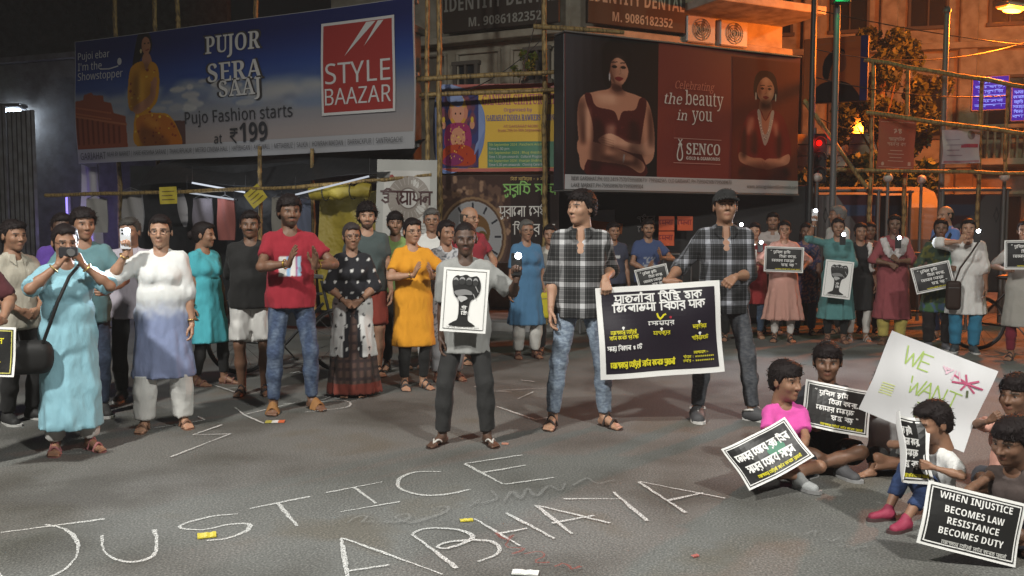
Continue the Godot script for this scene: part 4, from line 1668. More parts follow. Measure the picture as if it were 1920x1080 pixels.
func print_want(s: Sheet, w: float, h: float) -> void:
	var gr := Color(0.34, 0.47, 0.12)
	var L := func(pts: Array, x: float, y: float, k: float, col: Color, wd: float) -> void:
		for line in pts:
			var o := PackedVector2Array()
			for q in line:
				o.append(Vector2(x + q[0] * k, y + q[1] * k * 1.2))
			s.stroke(o, wd, col)
	var W := [[[0, 1], [0.25, 0], [0.5, 0.7], [0.75, 0], [1, 1]]]
	var Em := [[[0.7, 1], [0, 1], [0, 0], [0.7, 0]], [[0, 0.5], [0.6, 0.5]]]
	var A := [[[0, 0], [0.4, 1], [0.8, 0]], [[0.15, 0.4], [0.65, 0.4]]]
	var N := [[[0, 0], [0, 1], [0.7, 0], [0.7, 1]]]
	var T := [[[0, 1], [0.9, 1]], [[0.45, 1], [0.45, 0]]]
	var J := [[[0, 1], [0.8, 1]], [[0.5, 1], [0.5, 0.2], [0.25, 0], [0, 0.25]]]
	var U := [[[0, 1], [0, 0.2], [0.3, 0], [0.6, 0.2], [0.6, 1]]]
	var k := h * 0.17
	L.call(W, -w * 0.30, h * 0.20, k, gr, 0.008); L.call(Em, -w * 0.15, h * 0.20, k * 0.9, gr, 0.008)
	var x := -w * 0.16
	for g in [W, A, N, T]:
		L.call(g, x, -h * 0.09, k * 0.9, gr, 0.008)
		x += w * 0.115
	x = -w * 0.02
	for g in [J, U]:
		L.call(g, x, -h * 0.33, k * 0.8, gr, 0.008)
		x += w * 0.10
	for i in 5:
		s.stroke(PackedVector2Array([Vector2(-w * 0.40, -h * (0.10 + 0.03 * i)), Vector2(-w * 0.28, -h * (0.09 + 0.03 * i))]), 0.006, Color(0.60, 0.66, 0.25))
	s.next()
	for i in 7:                                   # a red flower in crayon
		var a := i * 0.9
		s.stroke(PackedVector2Array([Vector2(w * 0.30, h * 0.24), Vector2(w * 0.30, h * 0.24) + Vector2(cos(a) * 0.085, sin(a) * 0.045)]), 0.011, Color(0.42, 0.08, 0.16))
	s.next()
	for i in 6:
		var a := i * 1.1
		s.stroke(PackedVector2Array([Vector2(w * (0.05 + 0.03 * i), h * 0.33), Vector2(w * (0.05 + 0.03 * i) + 0.03 * cos(a), h * (0.27 + 0.05 * sin(a)))]), 0.009, Color(0.62, 0.42, 0.50))
	s.stroke(PackedVector2Array([Vector2(w * 0.33, h * 0.16), Vector2(w * 0.345, h * 0.10)]), 0.012, Color(0.10, 0.12, 0.06))
	s.next()

# a sheet held in space: pos is its middle; ang = turn about y, tip about x, roll about z, in degrees
func placard(called: String, kind: String, label: String, category: String, pos: Vector3, ang: Vector3, w: float, h: float, bend := 0.0, wave := 0.0, group := "", col := Color(-1, 0, 0)) -> Node3D:
	var t := Node3D.new()
	t.name = numbered(called)
	add_child(t)
	t.position = pos
	t.basis = Basis(Vector3.UP, deg_to_rad(ang.x)) * Basis(Vector3.RIGHT, deg_to_rad(ang.y)) * Basis(Vector3.BACK, deg_to_rad(ang.z))
	tag(t, label, category, group)
	var map := bent(w, bend * 1.4, wave * 1.7, h) if kind != "fist" else bent(w, 0.0, 0.0006, h)
	board(t, "card" if category != "banner" else "cloth", w, h, 0.004, map, WHITE if col.r < 0 else col, M.paper, 16, 12)
	var s := Sheet.new()
	match kind:
		"police": print_police(s, w, h)
		"blood": print_blood(s, w, h)
		"yellow": print_yellow(s, w, h)
		"injustice": print_injustice(s, w, h)
		"fist": print_fist(s, w, h)
		"march": print_march(s, w, h)
		"want": print_want(s, w, h)
	put("print", s.mesh(map), M.ink, t)
	return t

# ---------------------------------------------------------------- the setting
func slab(parent: Node, called: String, a: Vector2, b: Vector2, y0: float, y1: float, thick: float, m: Material, back := 0.0) -> MeshInstance3D:
	# an upright slab whose front runs on the ground line a -> b (x, z); its front faces a -> b turned towards the crossing
	var d := (b - a)
	var L := d.length()
	d /= L
	var n := Vector2(-d.y, d.x)
	if n.dot(-(a + b)) < 0.0:
		n = -n
	var mid := (a + b) * 0.5 - n * (thick * 0.5 + back)
	var p := Part.new()
	p.box(Transform3D(Basis(Vector3.UP, -d.angle()), Vector3(mid.x, (y0 + y1) * 0.5, mid.y)), Vector3(L, y1 - y0, thick), 0.012)
	return put(called, p.mesh(), m, parent)

func struct(o: Node3D) -> Node3D:
	o.set_meta("kind", "structure")
	return o

func pole(called: String, label: String, p: Vector3, q: Vector3, r: float, m: Material, category := "pole", group := "", knots := true) -> MeshInstance3D:
	var pt := Part.new()
	var n := maxi(2, int((q - p).length() / 0.34)) if knots else 1
	var pts := PackedVector3Array()
	var rr := PackedFloat32Array()
	var mid := (p + q) * 0.5
	var rng := RandomNumberGenerator.new()
	rng.seed = int(absf(p.x * 1000.0 + p.y * 77.0 + q.z * 13.0))
	for i in n + 1:
		var t := float(i) / n
		var c := p.lerp(q, t) - mid + Vector3(rng.randf_range(-1, 1), rng.randf_range(-1, 1), rng.randf_range(-1, 1)) * r * (0.35 if knots and i > 0 and i < n else 0.0)
		var rad := r * lerpf(1.08, 0.9, t)
		if knots and i > 0 and i < n:
			var dv := (q - p).normalized() * 0.012
			pts.append(c - dv * 1.6); rr.append(rad)
			pts.append(c); rr.append(rad * 1.22)
			pts.append(c + dv * 1.6); rr.append(rad)
		else:
			pts.append(c); rr.append(rad)
	pt.tube(pts, rr, 9)
	var o := put(called, pt.mesh(), m)
	o.position = mid
	tag(o, label, category, group)
	return o

func hoarding(called: String, label: String, a: Vector2, b: Vector2, y0: float, y1: float, thick: float, tip := 0.0) -> Dictionary:
	var d := b - a
	var L := d.length()
	var th := -d.angle()
	var t := thing(called, label, "billboard", Vector3((a.x + b.x) / 2, (y0 + y1) / 2, (a.y + b.y) / 2), Vector3(tip, rad_to_deg(th), 0), "billboards over the pavement")
	return {"node": t, "w": L, "h": y1 - y0, "t": thick}

func picture(parent: Node, called: String, im: Image, x0: float, y0: float, x1: float, y1: float, z: float, map: Callable, nx := 12, ny := 6) -> MeshInstance3D:
	var p := Part.new()
	for j in ny + 1:
		for i in nx + 1:
			p.v.append(map.call(Vector3(lerpf(x0, x1, float(i) / nx), lerpf(y0, y1, float(j) / ny), z)))
			p.n.append(Vector3(0, 0, 1))
			p.uv.append(Vector2(float(i) / nx, 1.0 - float(j) / ny))
	for j in ny:
		for i in nx:
			var a := j * (nx + 1) + i
			var c := a + nx + 1
			p.ix.append_array(PackedInt32Array([a, c, a + 1, a + 1, c, c + 1]))
	var m := mat(Color(0.66, 0.66, 0.66), 0.7)
	m.metallic_specular = 0.3
	m.albedo_texture = ImageTexture.create_from_image(im)
	m.texture_repeat = false
	return put(called, p.mesh(), m, parent)

func V(x: float, y: float) -> Vector2:
	return Vector2(x, y)

func paint_style(rng: RandomNumberGenerator) -> Image:        # 720 x 216: evening sky, terrace of old houses, seated woman in yellow
	var im := Image.create(720, 216, false, Image.FORMAT_RGB8)
	for y in 216:
		var t := y / 216.0
		var c := Color("18235f").lerp(Color("2c4a92"), smoothstep(0.05, 0.45, t)).lerp(Color("8f9198"), smoothstep(0.35, 0.75, t)).lerp(Color("a89c98"), smoothstep(0.7, 1.0, t))
		im.fill_rect(Rect2i(0, y, 720, 1), c)
	for i in 46:
		var x := rng.randf_range(-30, 560)
		var y := 105 + 45 * rng.randf() + 0.03 * absf(x - 250)
		iell(im, x, y, rng.randf_range(18, 60), rng.randf_range(5, 13), Color("6f7f9c").lerp(Color("a9a9aa"), rng.randf()))
	soften(im, 0.12)
	for i in 26:
		var x := rng.randf_range(150, 420)
		var y := rng.randf_range(100, 150)
		iell(im, x, y, rng.randf_range(6, 22), rng.randf_range(3, 7), Color("9a9ca2").lerp(Color("b9b8b6"), rng.randf()))
	soften(im, 0.3)
	# the terrace
	icurve(im, [V(-4, 220), V(-4, 120), V(20, 118), V(22, 108), V(40, 104), V(46, 110), V(70, 112), V(72, 124), V(90, 128), V(96, 148), V(125, 156), V(128, 220)], Color("93492c"), 1)
	for i in 9:
		iline(im, [V(4 + i * 13, 150 + i * 3), V(4 + i * 13, 206)], 5.0, Color("6d3018"))
	for y2 in [132, 144]:
		iline(im, [V(0, y2), V(90, y2 + 16)], 2.5, Color("b5673f"))
	iline(im, [V(0, 150), V(126, 172)], 3.5, Color("b06a44"))
	ipoly(im, PackedVector2Array([V(225, 170), V(262, 172), V(262, 216), V(225, 216)]), Color("5b3d38"))
	soften(im, 0.6)
	# the woman
	var skin := Color("b27a58")
	icurve(im, [V(152, 12.2), V(163.9, -3.5), V(181.8, -1.3), V(189.7, 18.9), V(183.8, 39), V(159.9, 48), V(150, 77.1), V(140.1, 63.7)], Color("150f0d"))
	iell(im, 174.8, 23.4, 11, 17, skin)
	icurve(im, [V(167.8, 39), V(181.8, 39), V(187.7, 57), V(173.8, 68.2), V(163.9, 57)], skin)
	icurve(im, [V(136.2, 63.7), V(163.9, 52.5), V(173.8, 70.4), V(185.8, 54.7), V(201.6, 65.9), V(205.6, 97.3), V(199.6, 130.9), V(183.8, 151), V(223.4, 157.8), V(245.3, 186.9), V(247.2, 216), V(152, 216), V(144.1, 175.7), V(148, 151), V(134.2, 142.1), V(130.2, 108.5)], Color("c98a12"))
	icurve(im, [V(154, 160), V(193.7, 155.5), V(229.4, 166.7), V(249.2, 198.1), V(249.2, 218.2), V(173.8, 218.2), V(152, 186.9)], Color("b96a12"))
	icurve(im, [V(144.1, 139.8), V(173.8, 124.2), V(187.7, 108.5), V(183.8, 92.8), V(193.7, 99.5), V(195.7, 121.9), V(179.8, 142.1), V(152, 153.3)], skin)
	icurve(im, [V(183.8, 108.5), V(191.7, 86.1), V(199.6, 90.6), V(195.7, 117.4), V(189.7, 126.4)], skin)
	for i in 70:
		var x := rng.randf_range(136, 243)
		var y := rng.randf_range(68, 212)
		var was := im.get_pixel(int(x), int(y))
		if was.r > 0.6 and was.b < 0.2:
			iell(im, x, y, rng.randf_range(1.2, 3.4), rng.randf_range(1.2, 3.0), Color("8c3a10") if i % 3 else Color("e0b83a"))
	iline(im, [V(169.8, 18.9), V(172.8, 18.9)], 2.0, Color("21120c")); iline(im, [V(178.8, 18.9), V(181.8, 18.9)], 2.0, Color("21120c"))
	iline(im, [V(172.8, 32.3), V(180.8, 31.2)], 2.2, Color("7c2018"))
	iell(im, 162, 32.3, 2.6, 4.4, Color("d9c48a"))
	shade(im, Color(0.10, 0.03, 0.0), 0.34, [[[V(140, 90), V(150, 70), V(160, 110), V(150, 150), V(138, 140)]], [[V(160, 176), V(190, 186), V(225, 214), V(160, 216)]], [[V(166, 24), V(170, 12), V(170, 40)]], [[V(178, 96), V(186, 110), V(176, 150)]], [[V(160, 58), V(180, 60), V(176, 70)]]])
	shade(im, Color(1.0, 0.85, 0.45), 0.22, [[[V(158, 80), V(170, 90), V(166, 130), V(156, 120)]], [[V(170, 160), V(205, 172), V(200, 182), V(172, 172)]], [[V(176, 14), V(182, 30), V(178, 36)]]])
	soften(im, 0.75)
	grain(im, 0.012, rng)
	return im

func paint_woman(kind: int, rng: RandomNumberGenerator) -> Image:     # 220 x 300: half-length portrait for the jewellery board
	var im := Image.create(220, 300, false, Image.FORMAT_RGB8)
	for y in 300:
		for s in 11:
			var t := s / 10.0
			var c := Color("211d20").lerp(Color("0d0b0d"), t) if kind == 0 else Color("5a1d12").lerp(Color("6d2c14"), t)
			if kind == 0:
				c = Color("3b3a40").lerp(c, smoothstep(0.0, 0.5, t + y / 600.0))
			im.fill_rect(Rect2i(s * 20, y, 20, 1), c)
	soften(im, 0.15)
	var skin := Color("b9836a") if kind == 0 else Color("ac765c")
	var dark := Color("8f5f4b") if kind == 0 else Color("865540")
	if kind == 0:
		icurve(im, [V(86.2, 24.9), V(109.8, 2.6), V(138.2, 7.5), V(154.7, 34.8), V(152.3, 79.4), V(142.9, 104.2), V(107.5, 109.2), V(88.6, 94.3)], Color("0a0707"))
		icurve(im, [V(36, 132), V(70, 118), V(104, 108), V(108, 84), V(132, 90), V(134, 110), V(170, 120), V(196, 134), V(210, 180), V(214, 240), V(200, 270), V(150, 282), V(100, 272), V(40, 290), V(30, 230), V(26, 170)], skin)
		icurve(im, [V(100.4, 44.7), V(114.6, 29.8), V(135.8, 32.3), V(147.6, 52.2), V(145.2, 81.9), V(128.7, 101.8), V(112.2, 94.3), V(100.4, 72)], skin)
		icurve(im, [V(100.4, 44.7), V(105.1, 37.3), V(107.5, 69.5), V(116.9, 96.8), V(105.1, 84.4)], dark)
		icurve(im, [V(108, 98), V(126, 102), V(132, 112), V(112, 114)], dark)
		icurve(im, [V(44, 130), V(58, 124), V(70, 150), V(112, 158), V(124, 178), V(134, 158), V(164, 152), V(176, 126), V(192, 132), V(184, 190), V(178, 240), V(190, 300), V(50, 300), V(62, 240), V(62, 190)], Color("4c1716"))
		for i in 60:
			iell(im, rng.randf_range(66, 176), rng.randf_range(165, 290), 1.6, 1.6, Color("5e201c"))
		icurve(im, [V(28, 226), V(52, 226), V(120, 240), V(176, 262), V(190, 280), V(176, 292), V(140, 276), V(60, 268), V(30, 256)], skin)
		icurve(im, [V(206, 206), V(212, 246), V(170, 250), V(122, 240), V(84, 232), V(76, 220), V(100, 208), V(124, 214), V(150, 226), V(186, 226)], Color("c08c74"))
		for i in 4:
			iline(im, [V(80 + i * 3, 216 + i * 6), V(112, 224 + i * 5)], 1.4, dark)
		iline(im, [V(138, 252), V(136, 270)], 4.0, Color("c8c2c0"))
		iell(im, 103, 84, 2.0, 9.0, Color("c9c9cf"))
		icurve(im, [V(94.5, 84.4), V(92.1, 47.2), V(103.9, 19.9), V(124, 8.8), V(146.4, 21.2), V(155.9, 52.2), V(152.3, 84.4), V(146.4, 62), V(137, 47), V(120.5, 41), V(107, 51), V(103, 72)], Color("0b0808"))
		for x in [114.6, 135.8]:
			icurve(im, [V(x - 7, 61), V(x, 57.5), V(x + 7, 61), V(x, 64.5)], Color("120b0a"))
			iline(im, [V(x - 8, 52), V(x + 7, 50)], 2.0, Color("180e0c"))
		iline(im, [V(127.5, 59.6), V(129.9, 74.5), V(125.2, 77)], 1.6, dark)
		icurve(im, [V(114.6, 85.6), V(125.2, 81.9), V(135.8, 85.6), V(125.2, 91.8)], Color("7a1f22"))
	else:
		icurve(im, [V(70, 54), V(88, 30), V(126, 30), V(144, 54), V(140, 96), V(74, 96)], Color("0f0908"))
		icurve(im, [V(92, 96), V(122, 96), V(128, 128), V(108, 150), V(86, 128)], dark)
		icurve(im, [V(78, 60), V(94, 44), V(120, 44), V(135, 60), V(132, 92), V(108, 112), V(82, 92)], skin)
		icurve(im, [V(73, 94), V(72, 58), V(88, 33), V(108, 27), V(128, 33), V(143, 58), V(142, 94), V(135, 66), V(123, 50), V(108, 43), V(93, 50), V(81, 66)], Color("0d0807"))
		icurve(im, [V(50, 138), V(88, 124), V(108, 150), V(128, 124), V(166, 138), V(192, 190), V(196, 240), V(170, 262), V(176, 300), V(40, 300), V(46, 262), V(20, 240), V(26, 190)], Color("6f1712"))
		icurve(im, [V(86, 124), V(108, 152), V(130, 124), V(126, 160), V(112, 196), V(104, 196), V(90, 160)], skin)
		icurve(im, [V(80, 130), V(90, 128), V(98, 170), V(108, 186), V(118, 170), V(127, 128), V(137, 130), V(126, 180), V(108, 214), V(92, 180)], Color("a49a92"))
		for i in 60:
			var a := rng.randf_range(-0.5, 0.5)
			iell(im, 108 + a * 50, 200 - absf(a) * 110, 1.6, 1.6, Color("d2c8bc") if i % 2 else Color("7d726b"))
		icurve(im, [V(26, 232), V(62, 244), V(100, 246), V(118, 262), V(104, 272), V(70, 268), V(28, 256)], skin)
		icurve(im, [V(190, 232), V(154, 244), V(118, 246), V(98, 262), V(112, 274), V(146, 268), V(188, 256)], Color("b58068"))
		for i in 4:
			iline(im, [V(98 + i * 7, 250 + i * 3), V(110 + i * 6, 268)], 1.3, dark)
		for x in [96.0, 120.0]:
			icurve(im, [V(x - 6, 72), V(x, 69), V(x + 6, 72), V(x, 75)], Color("160d0b"))
			iline(im, [V(x - 7, 65), V(x + 7, 64)], 2.0, Color("1b100d"))
			iell(im, x + (x - 108) * 1.75, 92, 2.5, 10.0, Color("b9b2ac"))
		iline(im, [V(108, 70), V(109, 83), V(105, 85)], 1.6, dark)
		icurve(im, [V(98, 93), V(108, 90), V(118, 93), V(108, 98)], Color("7d2a26"))
	if kind == 0:
		shade(im, Color(0.12, 0.03, 0.02), 0.62, [[[V(100, 40), V(108, 34), V(112, 80), V(122, 100), V(108, 92)]], [[V(106, 100), V(134, 100), V(138, 116), V(112, 118)]], [[V(28, 150), V(40, 140), V(46, 220), V(34, 230)]], [[V(196, 140), V(210, 170), V(212, 230), V(200, 220)]], [[V(60, 250), V(150, 262), V(180, 284), V(80, 272)]], [[V(84, 228), V(130, 240), V(200, 246), V(130, 252)]], [[V(128, 62), V(132, 80), V(126, 84)]], [[V(64, 180), V(90, 200), V(84, 280), V(58, 290)]], [[V(150, 180), V(176, 190), V(180, 290), V(150, 240)]]])
		shade(im, Color(1.0, 0.82, 0.70), 0.40, [[[V(118, 42), V(130, 40), V(134, 50), V(120, 52)]], [[V(132, 66), V(142, 66), V(140, 80), V(132, 78)]], [[V(70, 128), V(110, 122), V(120, 140), V(84, 140)]], [[V(44, 160), V(54, 160), V(56, 220), V(48, 220)]], [[V(120, 218), V(180, 232), V(178, 238), V(120, 226)]], [[V(96, 190), V(116, 190), V(112, 230), V(96, 226)]]])
	else:
		shade(im, Color(0.10, 0.02, 0.01), 0.60, [[[V(78, 56), V(86, 52), V(88, 94), V(80, 86)]], [[V(90, 104), V(126, 104), V(122, 122), V(94, 122)]], [[V(28, 190), V(46, 170), V(50, 240), V(30, 244)]], [[V(150, 170), V(166, 200), V(160, 250), V(146, 230)]], [[V(64, 170), V(84, 200), V(80, 236), V(60, 230)]], [[V(40, 264), V(176, 264), V(176, 300), V(40, 300)]]])
		shade(im, Color(1.0, 0.80, 0.66), 0.38, [[[V(98, 48), V(118, 48), V(116, 60), V(100, 60)]], [[V(118, 78), V(130, 76), V(126, 90), V(118, 88)]], [[V(130, 150), V(150, 156), V(154, 190), V(136, 180)]], [[V(50, 150), V(70, 146), V(66, 180), V(46, 186)]], [[V(150, 246), V(180, 240), V(178, 248), V(150, 254)]]])
	soften(im, 0.7)
	grain(im, 0.012, rng)
	return im

func paint_idol(rng: RandomNumberGenerator) -> Image:          # 128 x 176: a seated elephant-headed deity in bright poster colours
	var im := Image.create(128, 176, false, Image.FORMAT_RGB8)
	im.fill(Color("3a3f7a"))
	for i in 40:
		iell(im, rng.randf_range(0, 128), rng.randf_range(0, 176), rng.randf_range(6, 20), rng.randf_range(6, 20), Color("2b3168").lerp(Color("8a4a5a"), rng.randf()))
	soften(im, 0.2)
	iell(im, 62, 48, 30, 34, Color("d9a13a"))
	iell(im, 62, 44, 24, 26, Color("e0b25a"))
	icurve(im, [V(40, 22), V(62, 2), V(84, 22), V(80, 34), V(44, 34)], Color("e2b43c"))
	icurve(im, [V(30, 46), V(40, 36), V(44, 60), V(34, 64)], Color("d98e72"))
	icurve(im, [V(94, 46), V(84, 36), V(80, 60), V(90, 64)], Color("d98e72"))
	icurve(im, [V(44, 40), V(62, 32), V(80, 40), V(80, 62), V(70, 74), V(74, 92), V(66, 104), V(54, 98), V(60, 84), V(52, 70), V(44, 60)], Color("e2a184"))
	iell(im, 54, 52, 2.5, 2, Color("231010")); iell(im, 70, 52, 2.5, 2, Color("231010"))
	icurve(im, [V(24, 84), V(46, 74), V(78, 74), V(100, 84), V(106, 120), V(92, 134), V(34, 134), V(18, 120)], Color("a8306a"))
	iell(im, 62, 108, 24, 24, Color("dd9a78"))
	icurve(im, [V(6, 150), V(30, 126), V(94, 126), V(120, 150), V(104, 170), V(22, 170)], Color("c0451f"))
	icurve(im, [V(14, 158), V(46, 142), V(80, 156), V(60, 170), V(24, 170)], Color("8f2f6a"))
	for i in 50:
		iell(im, rng.randf_range(30, 94), rng.randf_range(76, 165), 1.8, 1.8, Color("f0cd5a") if i % 2 else Color("7c1630"))
	for x in [16.0, 108.0]:
		iell(im, x, 78, 8, 10, Color("dd9a78")); iell(im, x, 66, 5, 7, Color("e0b83c"))
	soften(im, 0.7)
	return im

func paint_clock(rng: RandomNumberGenerator) -> Image:         # 208 x 140: a great old clock face with statuary on a brown ground
	var im := Image.create(208, 140, false, Image.FORMAT_RGB8)
	im.fill(Color("4a332c"))
	iell(im, 54, 96, 70, 92, Color("5e463c"))
	for i in 90:
		var a := rng.randf_range(PI, TAU)
		var r := rng.randf_range(62, 92)
		iell(im, 54 + cos(a) * r * 0.9, 92 + sin(a) * r, rng.randf_range(2, 6), rng.randf_range(3, 8), [Color("8a6a52"), Color("6d5143"), Color("a5836a"), Color("4b342c")][i % 4])
	soften(im, 0.55)
	iell(im, 62, 100, 58, 66, Color("9a7a5a"))
	iell(im, 62, 100, 54, 62, Color("5f4634"))
	iell(im, 62, 100, 51, 59, Color("a9a9ab"))
	for i in 12:
		var a := TAU * i / 12.0
		iline(im, [V(62 + cos(a) * 38, 100 + sin(a) * 44), V(62 + cos(a) * 48, 100 + sin(a) * 55)], 3.0, Color("2c2c34"))
	iell(im, 66, 92, 26, 30, Color("7c5a34"))
	iell(im, 74, 96, 12, 13, Color("9a9a9a"))
	iell(im, 78, 100, 9, 10, Color("6c542c"))
	for y in 140:
		im.fill_rect(Rect2i(128, y, 80, 1), Color("3a2a26").lerp(Color("2b2322"), y / 140.0))
	soften(im, 0.8)
	grain(im, 0.02, rng)
	return im

func paint_profile() -> Image:                                  # 120 x 124: a woman in profile on ochre
	var im := Image.create(120, 124, false, Image.FORMAT_RGB8)
	im.fill(Color("b86428"))
	icurve(im, [V(36, 70), V(40, 40), V(60, 22), V(76, 26), V(72, 44), V(54, 52), V(46, 82)], Color("0d0807"))
	icurve(im, [V(58, 34), V(74, 28), V(80, 44), V(78, 62), V(66, 72), V(64, 88), V(44, 92), V(52, 66)], Color("8d5a3c"))
	icurve(im, [V(14, 130), V(24, 96), V(50, 84), V(88, 92), V(104, 130)], Color("130b0a"))
	ipoly(im, PackedVector2Array([V(106, 0), V(120, 0), V(120, 124), V(106, 124)]), Color("1d2c6a"))
	iline(im, [V(20, 12), V(96, 8)], 3.0, Color("b0683a"))
	soften(im, 0.7)
	return im

func paint_portrait(flip: bool) -> Image:                       # 100 x 120: an advertising panel, pale wedge, portrait in an oval
	var im := Image.create(100, 120, false, Image.FORMAT_RGB8)
	im.fill(Color("a8a4a6"))
	icurve(im, [V(30, -2), V(102, -2), V(102, 70), V(60, 30)], Color("6e2030"), 1)
	ipoly(im, PackedVector2Array([V(44, 12), V(100, 12), V(100, 26), V(44, 26)]), Color("4a63a8"))
	iell(im, 76, 62, 17, 26, Color("c9c2bf"))
	iell(im, 76, 54, 9, 13, Color("150f0e")); iell(im, 76, 56, 6, 9, Color("9a6a52"))
	icurve(im, [V(62, 84), V(70, 70), V(82, 70), V(92, 84)], Color("7a2030"))
	iline(im, [V(12, 16), V(16, 26), V(12, 34), V(8, 26), V(12, 16)], 1.2, Color("333337"))
	if flip:
		im.flip_x()
	soften(im, 0.75)
	return im

func shade(im: Image, col: Color, most: float, shapes: Array) -> void:      # soft modelling of the printed portraits
	var l := Image.create(im.get_width(), im.get_height(), false, Image.FORMAT_RGBA8)
	l.fill(Color(col.r, col.g, col.b, 0.0))
	for q in shapes:
		icurve(l, q[0], Color(col.r, col.g, col.b, most))
	soften(l, 0.09)
	im.convert(Image.FORMAT_RGBA8)
	im.blend_rect(l, Rect2i(0, 0, im.get_width(), im.get_height()), Vector2i.ZERO)
	im.convert(Image.FORMAT_RGB8)

func build_ground() -> void:
	var p := PlaneMesh.new()
	p.size = Vector2(120, 120)
	struct(put("road", p, M.asphalt)).position = Vector3(0, 0, -30)
	# the pavement round the corner building, a step above the road
	var kerb := [V(-14, -17.6), V(-1.5, -13.5), V(0.4, -13.0), V(5.0, -14.9), V(16, -18.2)]
	var pv := Part.new()
	for i in kerb.size() - 1:
		var a: Vector2 = kerb[i]
		var b: Vector2 = kerb[i + 1]
		pv.quad(Vector3(a.x, 0.13, a.y), Vector3(b.x, 0.13, b.y), Vector3(b.x, 0.13, b.y - 30), Vector3(a.x, 0.13, a.y - 30))
		pv.quad(Vector3(a.x, 0, a.y), Vector3(b.x, 0, b.y), Vector3(b.x, 0.13, b.y), Vector3(a.x, 0.13, a.y))
	struct(put("pavement", pv.mesh(), M.grey_plaster))
	for i in kerb.size() - 1:
		var a: Vector2 = kerb[i]
		var b: Vector2 = kerb[i + 1]
		var n := int((b - a).length() / 0.9)
		var st := struct(thing("kerb", "grey kerb stones along the pavement", "kerb"))
		for j in n:
			var u := a.lerp(b, (j + 0.01) / n)
			var w := a.lerp(b, (j + 0.99) / n)
			var k := Part.new()
			var m := (u + w) / 2
			k.box(Transform3D(Basis(Vector3.UP, -(b - a).angle()), Vector3(m.x, 0.068, m.y + 0.06)), Vector3((w - u).length(), 0.142, 0.15), 0.012)
			put("kerb_stone", k.mesh(), M.grey_plaster, st)

func stretch(o: Node3D, kind := "") -> void:
	pass

func window_in(parent: Node, pos: Vector3, turn: float, w: float, h: float, lit: Material = null) -> void:
	var t := Transform3D(Basis(Vector3.UP, turn), pos)
	var f := Part.new()
	for r in [[0, h / 2, w + 0.12, 0.07], [0, -h / 2, w + 0.16, 0.09], [-w / 2, 0, 0.07, h - 0.06], [w / 2, 0, 0.07, h - 0.06], [0, 0, 0.04, h - 0.07]]:
		f.box(t * Transform3D(Basis(), Vector3(r[0], r[1], 0.03)), Vector3(r[2], r[3], 0.12), 0.006)
	var o := put("window", f.mesh(), M.frame, parent)
	var g := Part.new()
	g.box(t * Transform3D(Basis(), Vector3(0, 0, 0.006)), Vector3(w - 0.02, h - 0.02, 0.012))
	put("pane", g.mesh(), M.glass if lit == null else lit, o)

